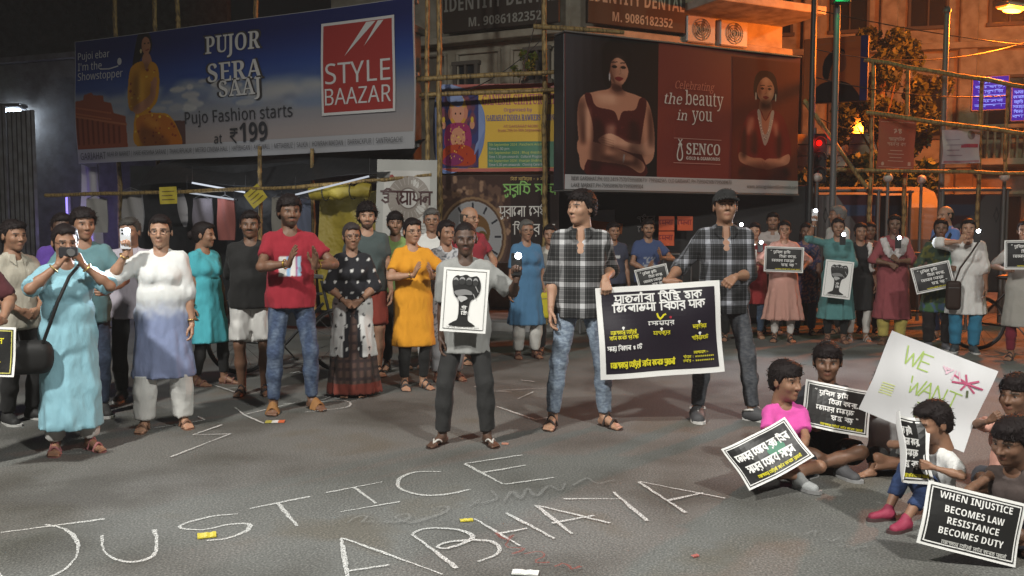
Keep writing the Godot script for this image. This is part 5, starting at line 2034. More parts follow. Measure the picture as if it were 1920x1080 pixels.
func build_buildings(rng: RandomNumberGenerator) -> void:
	M.frame = mat(Color(0.10, 0.085, 0.07), 0.7)
	var A0 := V(-3.4, -16.965)
	var C := V(0.95, -15.0)
	var B1 := V(5.1, -17.0)
	var b := thing("corner_building", "cream corner building with shallow wall panels behind the hoardings", "building", Vector3.ZERO)
	slab(b, "wall", A0, C, 0.13, 10.0, 0.35, M.plaster)
	slab(b, "wall", C, B1, 0.13, 10.0, 0.35, M.plaster)
	var da := (C - A0).normalized()
	var db := (B1 - C).normalized()
	var na := V(-da.y, da.x)
	if na.y < 0: na = -na
	var nb := V(-db.y, db.x)
	if nb.y < 0: nb = -nb
	for y in [4.72, 2.35]:
		slab(b, "ledge", A0 + na * 0.28, C + na * 0.28 - da * 0.02, y, y + 0.12, 0.28, M.plaster)
		slab(b, "ledge", C + nb * 0.28 + db * 0.16, B1 + nb * 0.28, y, y + 0.12, 0.28, M.plaster)
	for i in 5:
		var m := C - da * (0.62 + i * 1.05)
		var p := Part.new()
		var t := Transform3D(Basis(Vector3.UP, -da.angle()), Vector3(m.x + na.x * 0.01, 4.22, m.y + na.y * 0.01))
		for r in [[0, 0.36, 0.86, 0.05], [0, -0.36, 0.86, 0.05], [-0.405, 0, 0.05, 0.67], [0.405, 0, 0.05, 0.67]]:
			p.box(t * Transform3D(Basis(), Vector3(r[0], r[1], 0.02)), Vector3(r[2], r[3], 0.06), 0.008)
		put("wall_panel_moulding", p.mesh(), M.plaster, b)
	for q in [[1.9, 4.15, 0.42, 0.5], [0.55, 4.26, 0.40, 0.56], [4.0, 4.1, 0.9, 0.8]]:
		var m2: Vector2 = C - da * q[0] + na * 0.012
		window_in(b, Vector3(m2.x, q[1], m2.y), -da.angle(), q[2], q[3])
	var wb := C + db * 3.3 + nb * 0.012
	window_in(b, Vector3(wb.x, 3.9, wb.y), -db.angle(), 0.9, 1.1)
	# clinic signs on both faces of the corner
	for i in 2:
		var d := da if i == 0 else db
		var n := na if i == 0 else nb
		var m := (C - da * 1.12 + na * 0.36) if i == 0 else (C + db * 1.12 + nb * 0.36)
		var w := 2.15 if i == 0 else 1.95
		var s := thing("shop_sign", "dark brown clinic sign with white capitals and a phone number above the elephant deity banner" if i == 0 else "dark brown clinic sign with white capitals above the red jewellery billboard", "sign", Vector3(m.x, 5.21, m.y), Vector3(0, rad_to_deg(-d.angle()), 0), "clinic signs on the corner building")
		var p := Part.new()
		p.box(Transform3D(Basis(), Vector3(0, 0, -0.04)), Vector3(w, 0.66, 0.08), 0.006)
		p.tint(Color(0.045, 0.032, 0.024))
		put("sign_board", p.mesh(), M.vinyl, s)
		var sh := Sheet.new()
		var tx := Color(0.30, 0.30, 0.27)
		sh.text("IDENTITY DENTAL", 0.0, 0.02, 0.235, tx, {"align": 1, "fit": w * 0.97})
		sh.text("M. 9086182352", 0.1, -0.27, 0.15, tx, {"align": 1, "fit": w * 0.62})
		put("lettering", sh.mesh(func(q: Vector3) -> Vector3: return q), M.ink, s)
	# air conditioners on the right face
	for i in 2:
		var m := C + db * (2.45 + i * 0.72) + nb * 0.22
		var ac := thing("air_conditioner", "white outdoor air conditioner unit beside the clinic sign" if i == 0 else "white outdoor air conditioner unit farther along from the clinic sign", "air conditioner", Vector3(m.x, 4.98, m.y), Vector3(0, rad_to_deg(-db.angle()), 0), "air conditioners on the corner building")
		var p := Part.new()
		p.box(Transform3D(), Vector3(0.62, 0.46, 0.26), 0.02)
		p.tint(Color(0.34, 0.33, 0.31))
		put("casing", p.mesh(), M.plastic, ac)
		var f := Part.new()
		for k in 4:
			var ring := PackedVector3Array()
			var rr := PackedFloat32Array()
			for j in 25:
				ring.append(Vector3(cos(TAU * j / 24.0) * (0.05 + 0.045 * k), sin(TAU * j / 24.0) * (0.05 + 0.045 * k), 0.14))
				rr.append(0.005)
			f.tube(ring, rr, 5, false)
		for k in 5:
			f.box(Transform3D(Basis(Vector3.BACK, TAU * k / 5.0), Vector3(0, 0, 0.134)) * Transform3D(Basis(), Vector3(0.09, 0, 0)), Vector3(0.17, 0.06, 0.004))
		f.tint(Color(0.05, 0.05, 0.05))
		put("fan_grille", f.mesh(), M.plastic, ac)
	slab(b, "canopy", C + db * 2.2 + nb * 1.1, B1 + nb * 1.1, 5.30, 5.44, 1.1, M.whitewash)
	# the tall pale building down the side street, lit by the sodium lamp
	var p0 := V(5.6, -24.5)
	var p1 := V(20.0, -21.0)
	var c := thing("pale_building", "tall pale building with pilasters and dark windows behind the bamboo scaffold", "building")
	slab(c, "wall", p0, p1, 0.13, 14.0, 0.4, M.plaster)
	var d2 := (p1 - p0).normalized()
	var n2 := V(-d2.y, d2.x)
	if n2.y < 0: n2 = -n2
	for i in 8:
		var m := p0 + d2 * (0.5 + i * 1.9) + n2 * 0.10
		var p := Part.new()
		p.box(Transform3D(Basis(Vector3.UP, -d2.angle()), Vector3(m.x, 7.1, m.y)), Vector3(0.42, 13.8, 0.26), 0.03)
		put("pilaster", p.mesh(), M.plaster, c)
		for y in [1.6, 4.6, 7.4]:
			var w := p0 + d2 * (1.45 + i * 1.9) + n2 * 0.012
			window_in(c, Vector3(w.x, y, w.y), -d2.angle(), 0.9, 1.5)
	for y in [3.05, 6.05]:
		slab(c, "cornice", p0 + n2 * 0.34, p1 + n2 * 0.34, y, y + 0.16, 0.34, M.plaster)
	for i in 44:
		var m := p0 + d2 * (6.5 + i * 0.165) + n2 * 1.0
		var p := Part.new()
		p.rod(Vector3(m.x, 3.22, m.y), Vector3(m.x, 3.95, m.y), 0.035, 0.03, 6)
		put("baluster", p.mesh(), M.plaster, c)
	slab(c, "balcony_floor", p0 + d2 * 6.3 + n2 * 1.15, p0 + d2 * 14.0 + n2 * 1.15, 3.06, 3.22, 0.8, M.plaster)
	slab(c, "handrail", p0 + d2 * 6.4 + n2 * 1.06, p0 + d2 * 13.9 + n2 * 1.06, 3.95, 4.05, 0.12, M.plaster)
	# white garden wall of boards beside it
	var gw := thing("boundary_wall", "whitewashed boundary wall with horizontal grooves behind the dark hedge", "wall", Vector3.ZERO)
	for i in 9:
		slab(gw, "wall_course", V(5.2, -19.4), V(8.4, -19.0), 1.4 + i * 0.24, 1.62 + i * 0.24, 0.2, M.whitewash)
	slab(gw, "wall_core", V(5.2, -19.5), V(8.4, -19.1), 0.13, 3.5, 0.15, M.grey_plaster)
	# dark blocks down the left street
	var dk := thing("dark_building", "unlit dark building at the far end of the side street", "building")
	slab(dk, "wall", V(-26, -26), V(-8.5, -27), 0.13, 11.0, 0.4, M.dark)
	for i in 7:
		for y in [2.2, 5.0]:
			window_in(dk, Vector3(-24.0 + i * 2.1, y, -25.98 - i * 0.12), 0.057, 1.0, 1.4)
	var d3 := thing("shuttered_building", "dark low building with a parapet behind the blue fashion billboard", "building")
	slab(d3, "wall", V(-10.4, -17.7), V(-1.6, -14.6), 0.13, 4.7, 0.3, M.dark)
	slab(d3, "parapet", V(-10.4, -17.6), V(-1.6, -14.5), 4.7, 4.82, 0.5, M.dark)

func leaves(p: Part, c: Vector3, r: Vector3, n: int, size: float, rng: RandomNumberGenerator, tone: Color) -> void:
	for i in n:
		var o := Vector3(rng.randfn(), rng.randfn(), rng.randfn()).normalized() * pow(rng.randf(), 0.45)
		var at := c + o * r
		var b := Basis.from_euler(Vector3(rng.randf_range(-1.2, 1.2), rng.randf_range(0, TAU), rng.randf_range(-0.8, 0.8)))
		var s := size * rng.randf_range(0.6, 1.3)
		var k := p.v.size()
		p.quad(at + b * Vector3(-s * 0.32, 0, 0), at + b * Vector3(0, -s * 0.12, -s * 0.5), at + b * Vector3(s * 0.32, 0, 0), at + b * Vector3(0, s * 0.1, s * 0.55))
		var col := tone * rng.randf_range(0.7, 1.25)
		for j in 4:
			p.c.append(col)

func tree(called: String, label: String, at: Vector3, h: float, clumps: Array, n: int, size: float, tone: Color, rng: RandomNumberGenerator, trunk := 0.09, category := "tree") -> void:
	var t := thing(called, label, category, at)
	var p := Part.new()
	p.tube(PackedVector3Array([Vector3.ZERO, Vector3(0.05, h * 0.4, 0), Vector3(-0.03, h * 0.75, 0.04), Vector3(0, h, 0)]), PackedFloat32Array([trunk, trunk * 0.8, trunk * 0.6, trunk * 0.25]), 8)
	var c := Part.new()
	for q in clumps:
		var m := Vector3(q[0], q[1], q[2])
		p.rod(Vector3(0, minf(h * 0.6, q[1] * 0.8), 0), m, trunk * 0.4, trunk * 0.12, 6)
		for i in 5:
			var o: Vector3 = Vector3(rng.randf_range(-1, 1), rng.randf_range(-0.7, 0.8), rng.randf_range(-1, 1)) * q[3]
			leaves(c, m + o, Vector3.ONE * q[3] * 0.55, n / 5, size, rng, tone)
	put("trunk", p.mesh(), M.bark, t)
	put("crown", c.mesh(), M.leaf, t)

func build_billboards(rng: RandomNumberGenerator) -> void:
	var id := func(q: Vector3) -> Vector3: return q
	# the fashion board over the stalls
	var g := hoarding("billboard", "long blue fashion billboard with a woman in yellow and a red square logo", V(-7.52, -15.5), V(-1.35, -12.5), 2.64, 4.72, 0.05)
	var n: Node3D = g.node
	var w: float = g.w
	var h: float = g.h
	var map := bent(w, 0.02, 0.018, h)
	board(n, "vinyl_sheet", w, h, 0.02, map, Color(0.30, 0.30, 0.31), M.vinyl, 40, 10)
	var st := h * 0.115
	picture(n, "printed_picture", paint_style(rng), -w / 2 + 0.02, -h / 2 + st, w / 2 - 0.02, h / 2 - 0.01, 0.004, map, 40, 10)
	var s := Sheet.new()
	s.step = 0.0015
	s.layer = 6.0
	s.cell = 0.15
	var X := func(f: float) -> float: return (f - 0.5) * w
	var Y := func(f: float) -> float: return (0.5 - f) * h
	var wh := Color(0.42, 0.42, 0.42)
	s.text("Pujoi ebar", X.call(0.012), Y.call(0.155), 0.12, wh, {"bold": false, "tail": true})
	s.text("I'm the", X.call(0.012), Y.call(0.245), 0.13, wh, {"bold": false})
	s.text("Showstopper", X.call(0.012), Y.call(0.325), 0.13, wh, {"bold": false, "tail": true})
	s.stroke(PackedVector2Array([V(X.call(0.09), Y.call(0.245)), V(X.call(0.12), Y.call(0.25)), V(X.call(0.15), Y.call(0.235))]), 0.02, wh)
	s.next()
	s.disc(X.call(0.155), Y.call(0.20), 0.05, 0.06, wh)
	# the white lettering on its dark plate
	var plate := Color(0.035, 0.028, 0.03)
	for q in [["PUJOR", 0.520, 0.265, 0.27, 1.12, 0.0], ["SERA", 0.526, 0.437, 0.29, 1.12, 0.02], ["SAAJ", 0.540, 0.590, 0.25, 0.86, 0.0]]:
		s.text(q[0], X.call(q[1]), Y.call(q[2]) - 0.015, q[3] + 0.03, plate, {"serif": true, "align": 1, "fit": q[4] + 0.09})
		s.text(q[0], X.call(q[1]), Y.call(q[2]), q[3], Color(0.48, 0.47, 0.45), {"serif": true, "align": 1, "fit": q[4]})
	var ink := Color(0.03, 0.03, 0.035)
	s.text("Pujo Fashion starts", X.call(0.528), Y.call(0.735), 0.19, ink, {"align": 1, "bold": false, "tail": true, "fit": 2.2})
	s.text("at", X.call(0.455), Y.call(0.895), 0.15, ink, {"bold": false})
	var rx: float = X.call(0.505)
	var ry: float = Y.call(0.895)
	for l in [[V(0, 0.21), V(0.14, 0.21)], [V(0, 0.155), V(0.14, 0.155)], [V(0.02, 0.21), V(0.08, 0.20), V(0.10, 0.16), V(0.07, 0.11), V(0.0, 0.10), V(0.11, 0.0)]]:
		var pts := PackedVector2Array()
		for q in l:
			pts.append(V(rx, ry) + q)
		s.stroke(pts, 0.026, ink)
	s.next()
	s.text("199", rx + 0.19, ry, 0.29, ink, {"fit": 0.56})
	# the red square
	var q0: float = X.call(0.772)
	var q1: float = X.call(0.952)
	s.rect(q0 - 0.02, Y.call(0.735) - 0.02, q1 + 0.02, Y.call(0.115) + 0.02, Color(0.48, 0.47, 0.46), 6)
	s.rect(q0 + 0.02, Y.call(0.735) + 0.02, q1 - 0.02, Y.call(0.115) - 0.02, Color(0.27, 0.024, 0.02), 6)
	var qx := (q0 + q1) / 2
	s.poly(PackedVector2Array([V(qx - 0.22, Y.call(0.345)), V(qx + 0.16, Y.call(0.13)), V(qx + 0.32, Y.call(0.13))]), Color(0.48, 0.48, 0.47))
	s.poly(PackedVector2Array([V(qx + 0.12, Y.call(0.29)), V(qx + 0.36, Y.call(0.13)), V(qx + 0.46, Y.call(0.13))]), Color(0.48, 0.48, 0.47))
	s.text("STYLE", qx, Y.call(0.53), 0.30, Color(0.48, 0.47, 0.46), {"align": 1, "bold": false, "fit": 1.12})
	s.text("BAAZAR", qx, Y.call(0.675), 0.24, Color(0.48, 0.47, 0.46), {"align": 1, "bold": false, "fit": 1.14})
	s.text("GARIAHAT", -w / 2 + 0.12, -h / 2 + 0.055, 0.12, ink, {"bold": false, "fit": 0.62})
	s.text("NEAR BY MARKET | HARE KRISHNA SARANI | THAKURPUKUR | METRO CINEMA HALL | HATIBAGAN | AXIS MALL | METIABRUZ | SALKIA | HOWRAH MAIDAN | BARRACKPUR | SANTRAGACHI", -w / 2 + 0.78, -h / 2 + 0.07, 0.075, ink, {"bold": false, "fit": w - 0.95})
	put("lettering", s.mesh(map), M.ink, n)
	var fr := Part.new()
	for y in [-h / 2 + 0.05, 0.0, h / 2 - 0.05]:
		fr.box(Transform3D(Basis(), Vector3(0, y, -0.10)), Vector3(w, 0.05, 0.05), 0.004)
	put("back_rail", fr.mesh(), M.steel, n)

	# the jewellery board
	g = hoarding("billboard", "dark red jewellery billboard with two women and a white address strip", V(0.70, -12.0), V(4.42, -13.81), 2.05, 4.13, 0.25)
	n = g.node
	w = g.w
	h = g.h
	var bx := Part.new()
	bx.box(Transform3D(Basis(), Vector3(0, 0, -0.16)), Vector3(w, h, 0.28), 0.01)
	put("light_box", bx.mesh(), M.black_paint, n)
	map = bent(w, 0.006, 0.010, h)
	board(n, "vinyl_sheet", w - 0.01, h - 0.01, 0.01, map, Color(0.125, 0.016, 0.012), M.vinyl, 24, 8)
	st = h * 0.098
	picture(n, "printed_picture", paint_woman(0, rng), -w / 2 + 0.01, -h / 2 + st, -w / 2 + w * 0.365, h / 2 - 0.01, 0.004, map, 10, 8)
	picture(n, "printed_picture", paint_woman(1, rng), w / 2 - w * 0.315, -h / 2 + st, w / 2 - 0.01, h / 2 - 0.08, 0.004, map, 10, 8)
	s = Sheet.new()
	s.step = 0.0015
	s.layer = 6.0
	s.cell = 0.15
	s.rect(-w / 2 + 0.006, -h / 2 + 0.006, w / 2 - 0.006, -h / 2 + st, Color(0.32, 0.32, 0.33), 20)
	var lt := Color(0.44, 0.41, 0.39)
	s.text("Celebrating", 0.06, 0.42, 0.11, Color(0.36, 0.10, 0.07), {"serif": true, "bold": false, "align": 1, "slant": 0.2, "fit": 0.68, "tail": true})
	s.text("the", -0.47, 0.20, 0.15, lt, {"serif": true, "bold": false, "slant": 0.2})
	s.text("beauty", -0.10, 0.20, 0.20, lt, {"serif": true, "bold": false, "tail": true, "fit": 0.68})
	s.text("in", -0.24, -0.02, 0.14, lt, {"serif": true, "bold": false, "slant": 0.2})
	s.text("you", 0.02, -0.02, 0.19, lt, {"serif": true, "bold": false, "tail": true, "fit": 0.36})
	for r in [[-0.28, -0.28, 0.56, -0.272], [-0.28, -0.63, 0.56, -0.622]]:
		s.rect(r[0], r[1], r[2], r[3], Color(0.34, 0.17, 0.15))
	var drop := PackedVector2Array()
	for i in 25:
		var a := TAU * i / 24.0
		drop.append(V(-0.17 + 0.068 * sin(a) * (0.55 - 0.45 * cos(a)), -0.46 + 0.13 * cos(a)))
	s.stroke(drop, 0.02, lt)
	s.stroke(PackedVector2Array([V(-0.20, -0.29), V(-0.14, -0.37), V(-0.20, -0.37), V(-0.14, -0.29)]), 0.014, lt)
	s.next()
	s.text("SENCO", -0.06, -0.50, 0.165, lt, {"serif": true, "fit": 0.60})
	s.text("GOLD & DIAMONDS", -0.06, -0.575, 0.045, lt, {"fit": 0.60})
	s.text("NEW GARIAHAT.PH: 033 2419-7570/7595089671/  7595042565, OLD GARIAHAT, PH-7595042508/7595089670", -w / 2 + 0.10, -h / 2 + 0.118, 0.055, ink, {"bold": false, "fit": w * 0.66})
	s.text("LAKE MARKET.PH-7595089670/7595089504", -w / 2 + 0.10, -h / 2 + 0.035, 0.055, ink, {"bold": false, "fit": w * 0.28})
	s.text("www.sencogoldanddiamonds.com", w / 2 - 0.03, -h / 2 + 0.08, 0.05, ink, {"bold": false, "align": 2, "fit": w * 0.24, "tail": true})
	put("lettering", s.mesh(map), M.ink, n)
	for r in [[0, h / 2 + 0.012, w + 0.03, 0.02], [0, -h / 2 - 0.012, w + 0.03, 0.02]]:
		var e := Part.new()
		e.box(Transform3D(Basis(), Vector3(r[0], r[1], -0.12)), Vector3(r[2], r[3], 0.30), 0.003)
		put("edge_trim", e.mesh(), M.steel, n)

	# the deity banner and the clock banner between the two boards
	var t := thing("festival_banner", "orange and yellow festival banner with an elephant-headed deity above the clock banner", "banner", Vector3(-0.23, 2.98, -13.0), Vector3(0, -6, 0))
	var bw := 1.74
	var bh := 1.26
	map = bent(bw, 0.01, 0.012, bh)
	board(t, "vinyl_sheet", bw, bh, 0.006, map, Color(0.60, 0.38, 0.05), M.vinyl, 16, 12)
	s = Sheet.new()
	s.layer = 4.0
	s.rect(-bw / 2, bh / 2 - 0.07, bw / 2, bh / 2, Color(0.34, 0.05, 0.03), 8)
	s.rect(-bw / 2, -bh / 2, bw / 2, -bh / 2 + 0.05, Color(0.34, 0.05, 0.03), 8)
	s.poly(s.smooth(PackedVector2Array([V(-0.87, 0.55), V(-0.42, 0.55), V(-0.20, 0.30), V(-0.16, 0.0), V(-0.22, -0.35), V(-0.40, -0.57), V(-0.87, -0.57)])), Color(0.10, 0.16, 0.36))
	s.rect(-0.13, -0.57, bw / 2 - 0.03, -0.20, Color(0.03, 0.15, 0.08), 4)
	s.text("GANESH CHATURTHI", -0.20, 0.33, 0.15, Color(0.30, 0.02, 0.04), {"serif": true, "fit": 1.05})
	s.text("Organised by", 0.32, 0.23, 0.05, Color(0.25, 0.05, 0.20), {"align": 1, "bold": false, "tail": true})
	s.text("GARIAHAT INDIRA HAWKERS UNION", -0.14, 0.10, 0.085, Color(0.04, 0.04, 0.22), {"serif": true, "fit": 0.98})
	for i in 6:
		s.text(["7th September 2024 : Panchami Aradhana", "Time 6.30 pm", "8th September 2024 : Bhog distribution", "Time 1.30 pm onwards   Cultural Programme", "9th September 2024 : Visarjan Shobhajatra", "Time 5.30 pm onwards   Closing Ceremony"][i], -0.11, -0.26 - 0.058 * i, 0.036, Color(0.5, 0.52, 0.10) if i % 2 == 0 else Color(0.5, 0.5, 0.5), {"fit": 0.30 if i == 1 else 0.86, "bold": false, "tail": true})
	for i in 2:
		s.text(["AT GARIAHAT MORE", "from 7th to 9th September"][i], 0.36, 0.0 - 0.07 * i, 0.04, Color(0.40, 0.10, 0.08), {"align": 1, "bold": false})
	put("lettering", s.mesh(map), M.ink, t)
	picture(t, "printed_picture", paint_idol(rng), -0.84, -0.57, -0.26, 0.54, 0.012, map, 6, 8)

	t = thing("clock_banner", "brown banner with a great clock face and Bengali lettering in green and white", "banner", Vector3(-0.22, 1.66, -12.98), Vector3(0, -6, 0))
	bw = 1.80
	bh = 1.28
	map = bent(bw, 0.012, 0.012, bh)
	board(t, "vinyl_sheet", bw, bh, 0.006, map, Color(0.05, 0.03, 0.025), M.vinyl, 16, 12)
	picture(t, "printed_picture", paint_clock(rng), -bw / 2 + 0.01, -bh / 2 + 0.02, bw / 2 - 0.01, bh / 2 - 0.01, 0.004, map, 14, 10)
	s = Sheet.new()
	s.layer = 8.0
	bangla(s, "সুরুচি সংঘ", 0.10, 0.36, 0.14, Color(0.14, 0.34, 0.05), {"weight": 1.5, "fit": 0.76})
	bangla(s, "পুরানো সেই", 0.04, 0.04, 0.14, Color(0.55, 0.53, 0.50), {"weight": 1.1, "fit": 0.66})
	bangla(s, "দিনের কথা", 0.24, -0.22, 0.14, Color(0.55, 0.53, 0.50), {"weight": 1.1, "fit": 0.60})
	bangla(s, "নিউ আলিপুর - ৩ নং", 0.45, 0.56, 0.04, Color(0.40, 0.26, 0.05), {"align": 1, "weight": 1.4, "fit": 0.5})
	put("lettering", s.mesh(map), M.ink, t)

	t = thing("festival_banner", "grey white banner with a round emblem and large dark Bengali lettering", "banner", Vector3(-1.46, 1.80, -12.3), Vector3(0, -10, -1.5))
	bw = 0.86
	bh = 1.34
	map = bent(bw, 0.015, 0.014, bh)
	board(t, "vinyl_sheet", bw, bh, 0.006, map, Color(0.40, 0.40, 0.38), M.vinyl, 10, 14)
	s = Sheet.new()
	s.layer = 4.0
	s.rect(-0.33, -0.62, 0.33, 0.52, Color(0.50, 0.49, 0.46), 4)
	s.ring(0.03, 0.14, 0.15, 0.16, Color(0.26, 0.23, 0.20))
	s.ring(0.03, 0.14, 0.13, 0.02, Color(0.16, 0.13, 0.11))
	for i in 24:
		var a := TAU * i / 24.0
		s.stroke(PackedVector2Array([V(0.03, 0.14) + Vector2.from_angle(a) * 0.19, V(0.03, 0.14) + Vector2.from_angle(a) * 0.29]), 0.012, Color(0.36, 0.33, 0.30))
	s.next()
	bangla(s, "উদযাপন", 0.0, 0.06, 0.17, Color(0.05, 0.012, 0.012), {"align": 1, "weight": 1.7, "fit": 0.72})
	s.disc(-0.22, 0.42, 0.035, 0.045, Color(0.28, 0.05, 0.04))
	for i in 7:
		s.rect(-0.28 + 0.04 * (i % 3), -0.24 - i * 0.05, 0.28, -0.23 - i * 0.05, Color(0.24, 0.22, 0.20))
		s.layer -= 1.0
	put("lettering", s.mesh(map), M.ink, t)

	# small ochre board at the mouth of the side street
	g = hoarding("billboard", "small ochre billboard with a woman in profile and a blue edge", V(5.05, -15.6), V(6.02, -15.2), 3.68, 4.78, 0.12)
	n = g.node
	var sb := Part.new()
	sb.box(Transform3D(Basis(), Vector3(0, 0, -0.07)), Vector3(g.w, g.h, 0.12), 0.01)
	put("backing_frame", sb.mesh(), M.black_paint, n)
	picture(n, "printed_picture", paint_profile(), -g.w / 2 + 0.01, -g.h / 2 + 0.01, g.w / 2 - 0.01, g.h / 2 - 0.01, 0.003, id, 2, 2)

	# posters tied to the scaffold
	t = thing("hanging_poster", "brick red poster with pale lettering tied to the bamboo scaffold", "poster", Vector3(6.10, 2.85, -14.2), Vector3(0, 6, -2))
	map = bent(0.62, 0.01, 0.010, 0.80)
	board(t, "vinyl_sheet", 0.62, 0.80, 0.004, map, Color(0.30, 0.075, 0.045), M.vinyl, 8, 10)
	s = Sheet.new()
	var pk := Color(0.50, 0.32, 0.25)
	for r in [[-0.28, 0.35, 0.28, 0.356], [-0.28, -0.36, 0.28, -0.354]]:
		s.rect(r[0], r[1], r[2], r[3], pk)
	bangla(s, "৩৪৭", 0, 0.17, 0.09, pk, {"align": 1, "wide": 1.0})
	bangla(s, "গতানুগতিক", 0, 0.06, 0.045, pk, {"align": 1, "fit": 0.26})
	bangla(s, "গণতন্ত্রের কথা", 0, -0.02, 0.045, pk, {"align": 1, "fit": 0.30})
	for i in 4:
		s.rect(-0.10 - 0.03 * (i % 2), -0.10 - i * 0.055, 0.10 + 0.03 * (i % 2), -0.09 - i * 0.055, pk)
	s.disc(-0.22, -0.31, 0.025, 0.03, pk)
	s.rect(0.20, -0.33, 0.245, -0.27, pk)
	put("lettering", s.mesh(map), M.ink, t)
	t = thing("hanging_poster", "crumpled pale lilac poster with a red stripe tied to the bamboo scaffold", "poster", Vector3(6.90, 2.78, -13.75), Vector3(0, -4, 1))
	map = bent(0.56, 0.01, 0.022, 0.52)
	board(t, "vinyl_sheet", 0.56, 0.52, 0.004, map, Color(0.42, 0.36, 0.38), M.vinyl, 10, 10)
	s = Sheet.new()
	s.rect(0.0, -0.02, 0.26, 0.035, Color(0.34, 0.05, 0.08), 4)
	s.disc(0.15, 0.17, 0.06, 0.07, Color(0.16, 0.11, 0.12))
	for i in 4:
		s.rect(-0.22, 0.10 - i * 0.08, -0.02 + 0.05 * (i % 2), 0.112 - i * 0.08, Color(0.26, 0.18, 0.22), 3)
	s.rect(-0.26, -0.245, 0.26, -0.215, Color(0.34, 0.14, 0.16), 4)
	put("lettering", s.mesh(map), M.ink, t)

	# advertising panels in pipe frames on the pavement
	for q in [[5.40, -14.35, 0.98, false, "pale advertising panel with an oval portrait in a pipe frame behind the woman in teal"], [7.27, -14.0, 0.98, true, "pale pink advertising panel with an oval portrait behind the woman in white tunic"], [6.25, -14.75, 0.66, false, "dim purple advertising panel between two pipe frames"]]:
		t = thing("advertising_panel", q[4], "advertisement", Vector3(q[0], 0.13, q[1]), Vector3(0, -4, 0), "advertising panels on the pavement")
		var fw: float = q[2]
		for x in [-fw / 2, fw / 2]:
			var e := Part.new()
			e.rod(Vector3(x, 0, 0), Vector3(x, 2.02, 0), 0.028, 0.028, 10)
			put("post", e.mesh(), M.steel, t)
		var e2 := Part.new()
		e2.rod(Vector3(-fw / 2 - 0.05, 2.0, 0), Vector3(fw / 2 + 0.05, 2.0, 0), 0.03, 0.03, 10)
		put("top_rail", e2.mesh(), M.steel, t)
		var e3 := Part.new()
		e3.box(Transform3D(Basis(), Vector3(0, 1.16, -0.02)), Vector3(fw - 0.07, 1.55, 0.03), 0.004)
		put("panel_back", e3.mesh(), M.black_paint, t)
		var im := paint_portrait(q[3])
		im.adjust_bcs(0.75, 0.9, 0.7)
		if q[2] < 0.8:
			im.adjust_bcs(0.35, 1.0, 1.3)
		elif q[3]:
			im.adjust_bcs(0.6, 0.8, 1.2)
		picture(t, "printed_picture", im, -fw / 2 + 0.045, 0.41, fw / 2 - 0.045, 1.92, 0.0, id, 2, 2)

func lamp_light(parent: Node, at: Vector3, col: Color, energy: float, size: float) -> OmniLight3D:
	var l := OmniLight3D.new()
	l.name = "light"
	l.position = at
	l.light_color = col
	l.light_energy = energy
	l.light_size = size
	l.omni_range = 80.0
	l.omni_attenuation = 2.0
	l.shadow_enabled = true
	parent.add_child(l, true)
	return l

func street_lamp(label: String, base: Vector3, h: float, reach: Vector3, col: Color, energy: float, shine: float, group := "street lamps") -> void:
	var t := thing("street_lamp", label, "street lamp", base, Vector3.ZERO, group)
	var p := Part.new()
	p.tube(PackedVector3Array([Vector3.ZERO, Vector3(0, h * 0.5, 0), Vector3(0, h - 0.3, 0)]), PackedFloat32Array([0.09, 0.075, 0.055]), 10)
	put("post", p.mesh(), M.steel, t)
	var a := Part.new()
	a.tube(PackedVector3Array([Vector3(0, h - 0.35, 0), Vector3(0, h, 0) + reach * 0.3, Vector3(0, h + 0.10, 0) + reach]), PackedFloat32Array([0.04, 0.035, 0.03]), 8)
	put("arm", a.mesh(), M.steel, t)
	var dir := reach.normalized()
	var tr := Transform3D(Basis.looking_at(-dir, Vector3.UP), Vector3(0, h + 0.09, 0) + reach + dir * 0.22)
	var hd := Part.new()
	hd.box(tr, Vector3(0.24, 0.10, 0.56), 0.03)
	put("lamp_housing", hd.mesh(), M.steel, t)
	var e := Part.new()
	e.ball(tr * Transform3D(Basis(), Vector3(0, -0.075, 0)), Vector3(0.09, 0.03, 0.20), 8, 14)
	put("lamp_glass", e.mesh(), glow(col, shine), t)
	if h < 8.0:
		lamp_light(t, tr * Vector3(0, -0.22, 0), col, energy, 0.16)
		return
	var l := SpotLight3D.new()          # a road lantern: most of its light goes down, little above the level of the hoardings
	l.name = "light"
	l.position = tr * Vector3(0, -0.16, 0)
	l.basis = Basis.looking_at(Vector3(dir.x * 0.45, -1, dir.z * 0.45), Vector3.BACK)
	l.light_color = col
	l.light_energy = energy
	l.light_size = 0.3
	l.spot_angle = 74.0
	l.spot_angle_attenuation = 0.9
	l.spot_range = 80.0
	l.spot_attenuation = 2.0
	l.shadow_enabled = true
	t.add_child(l)

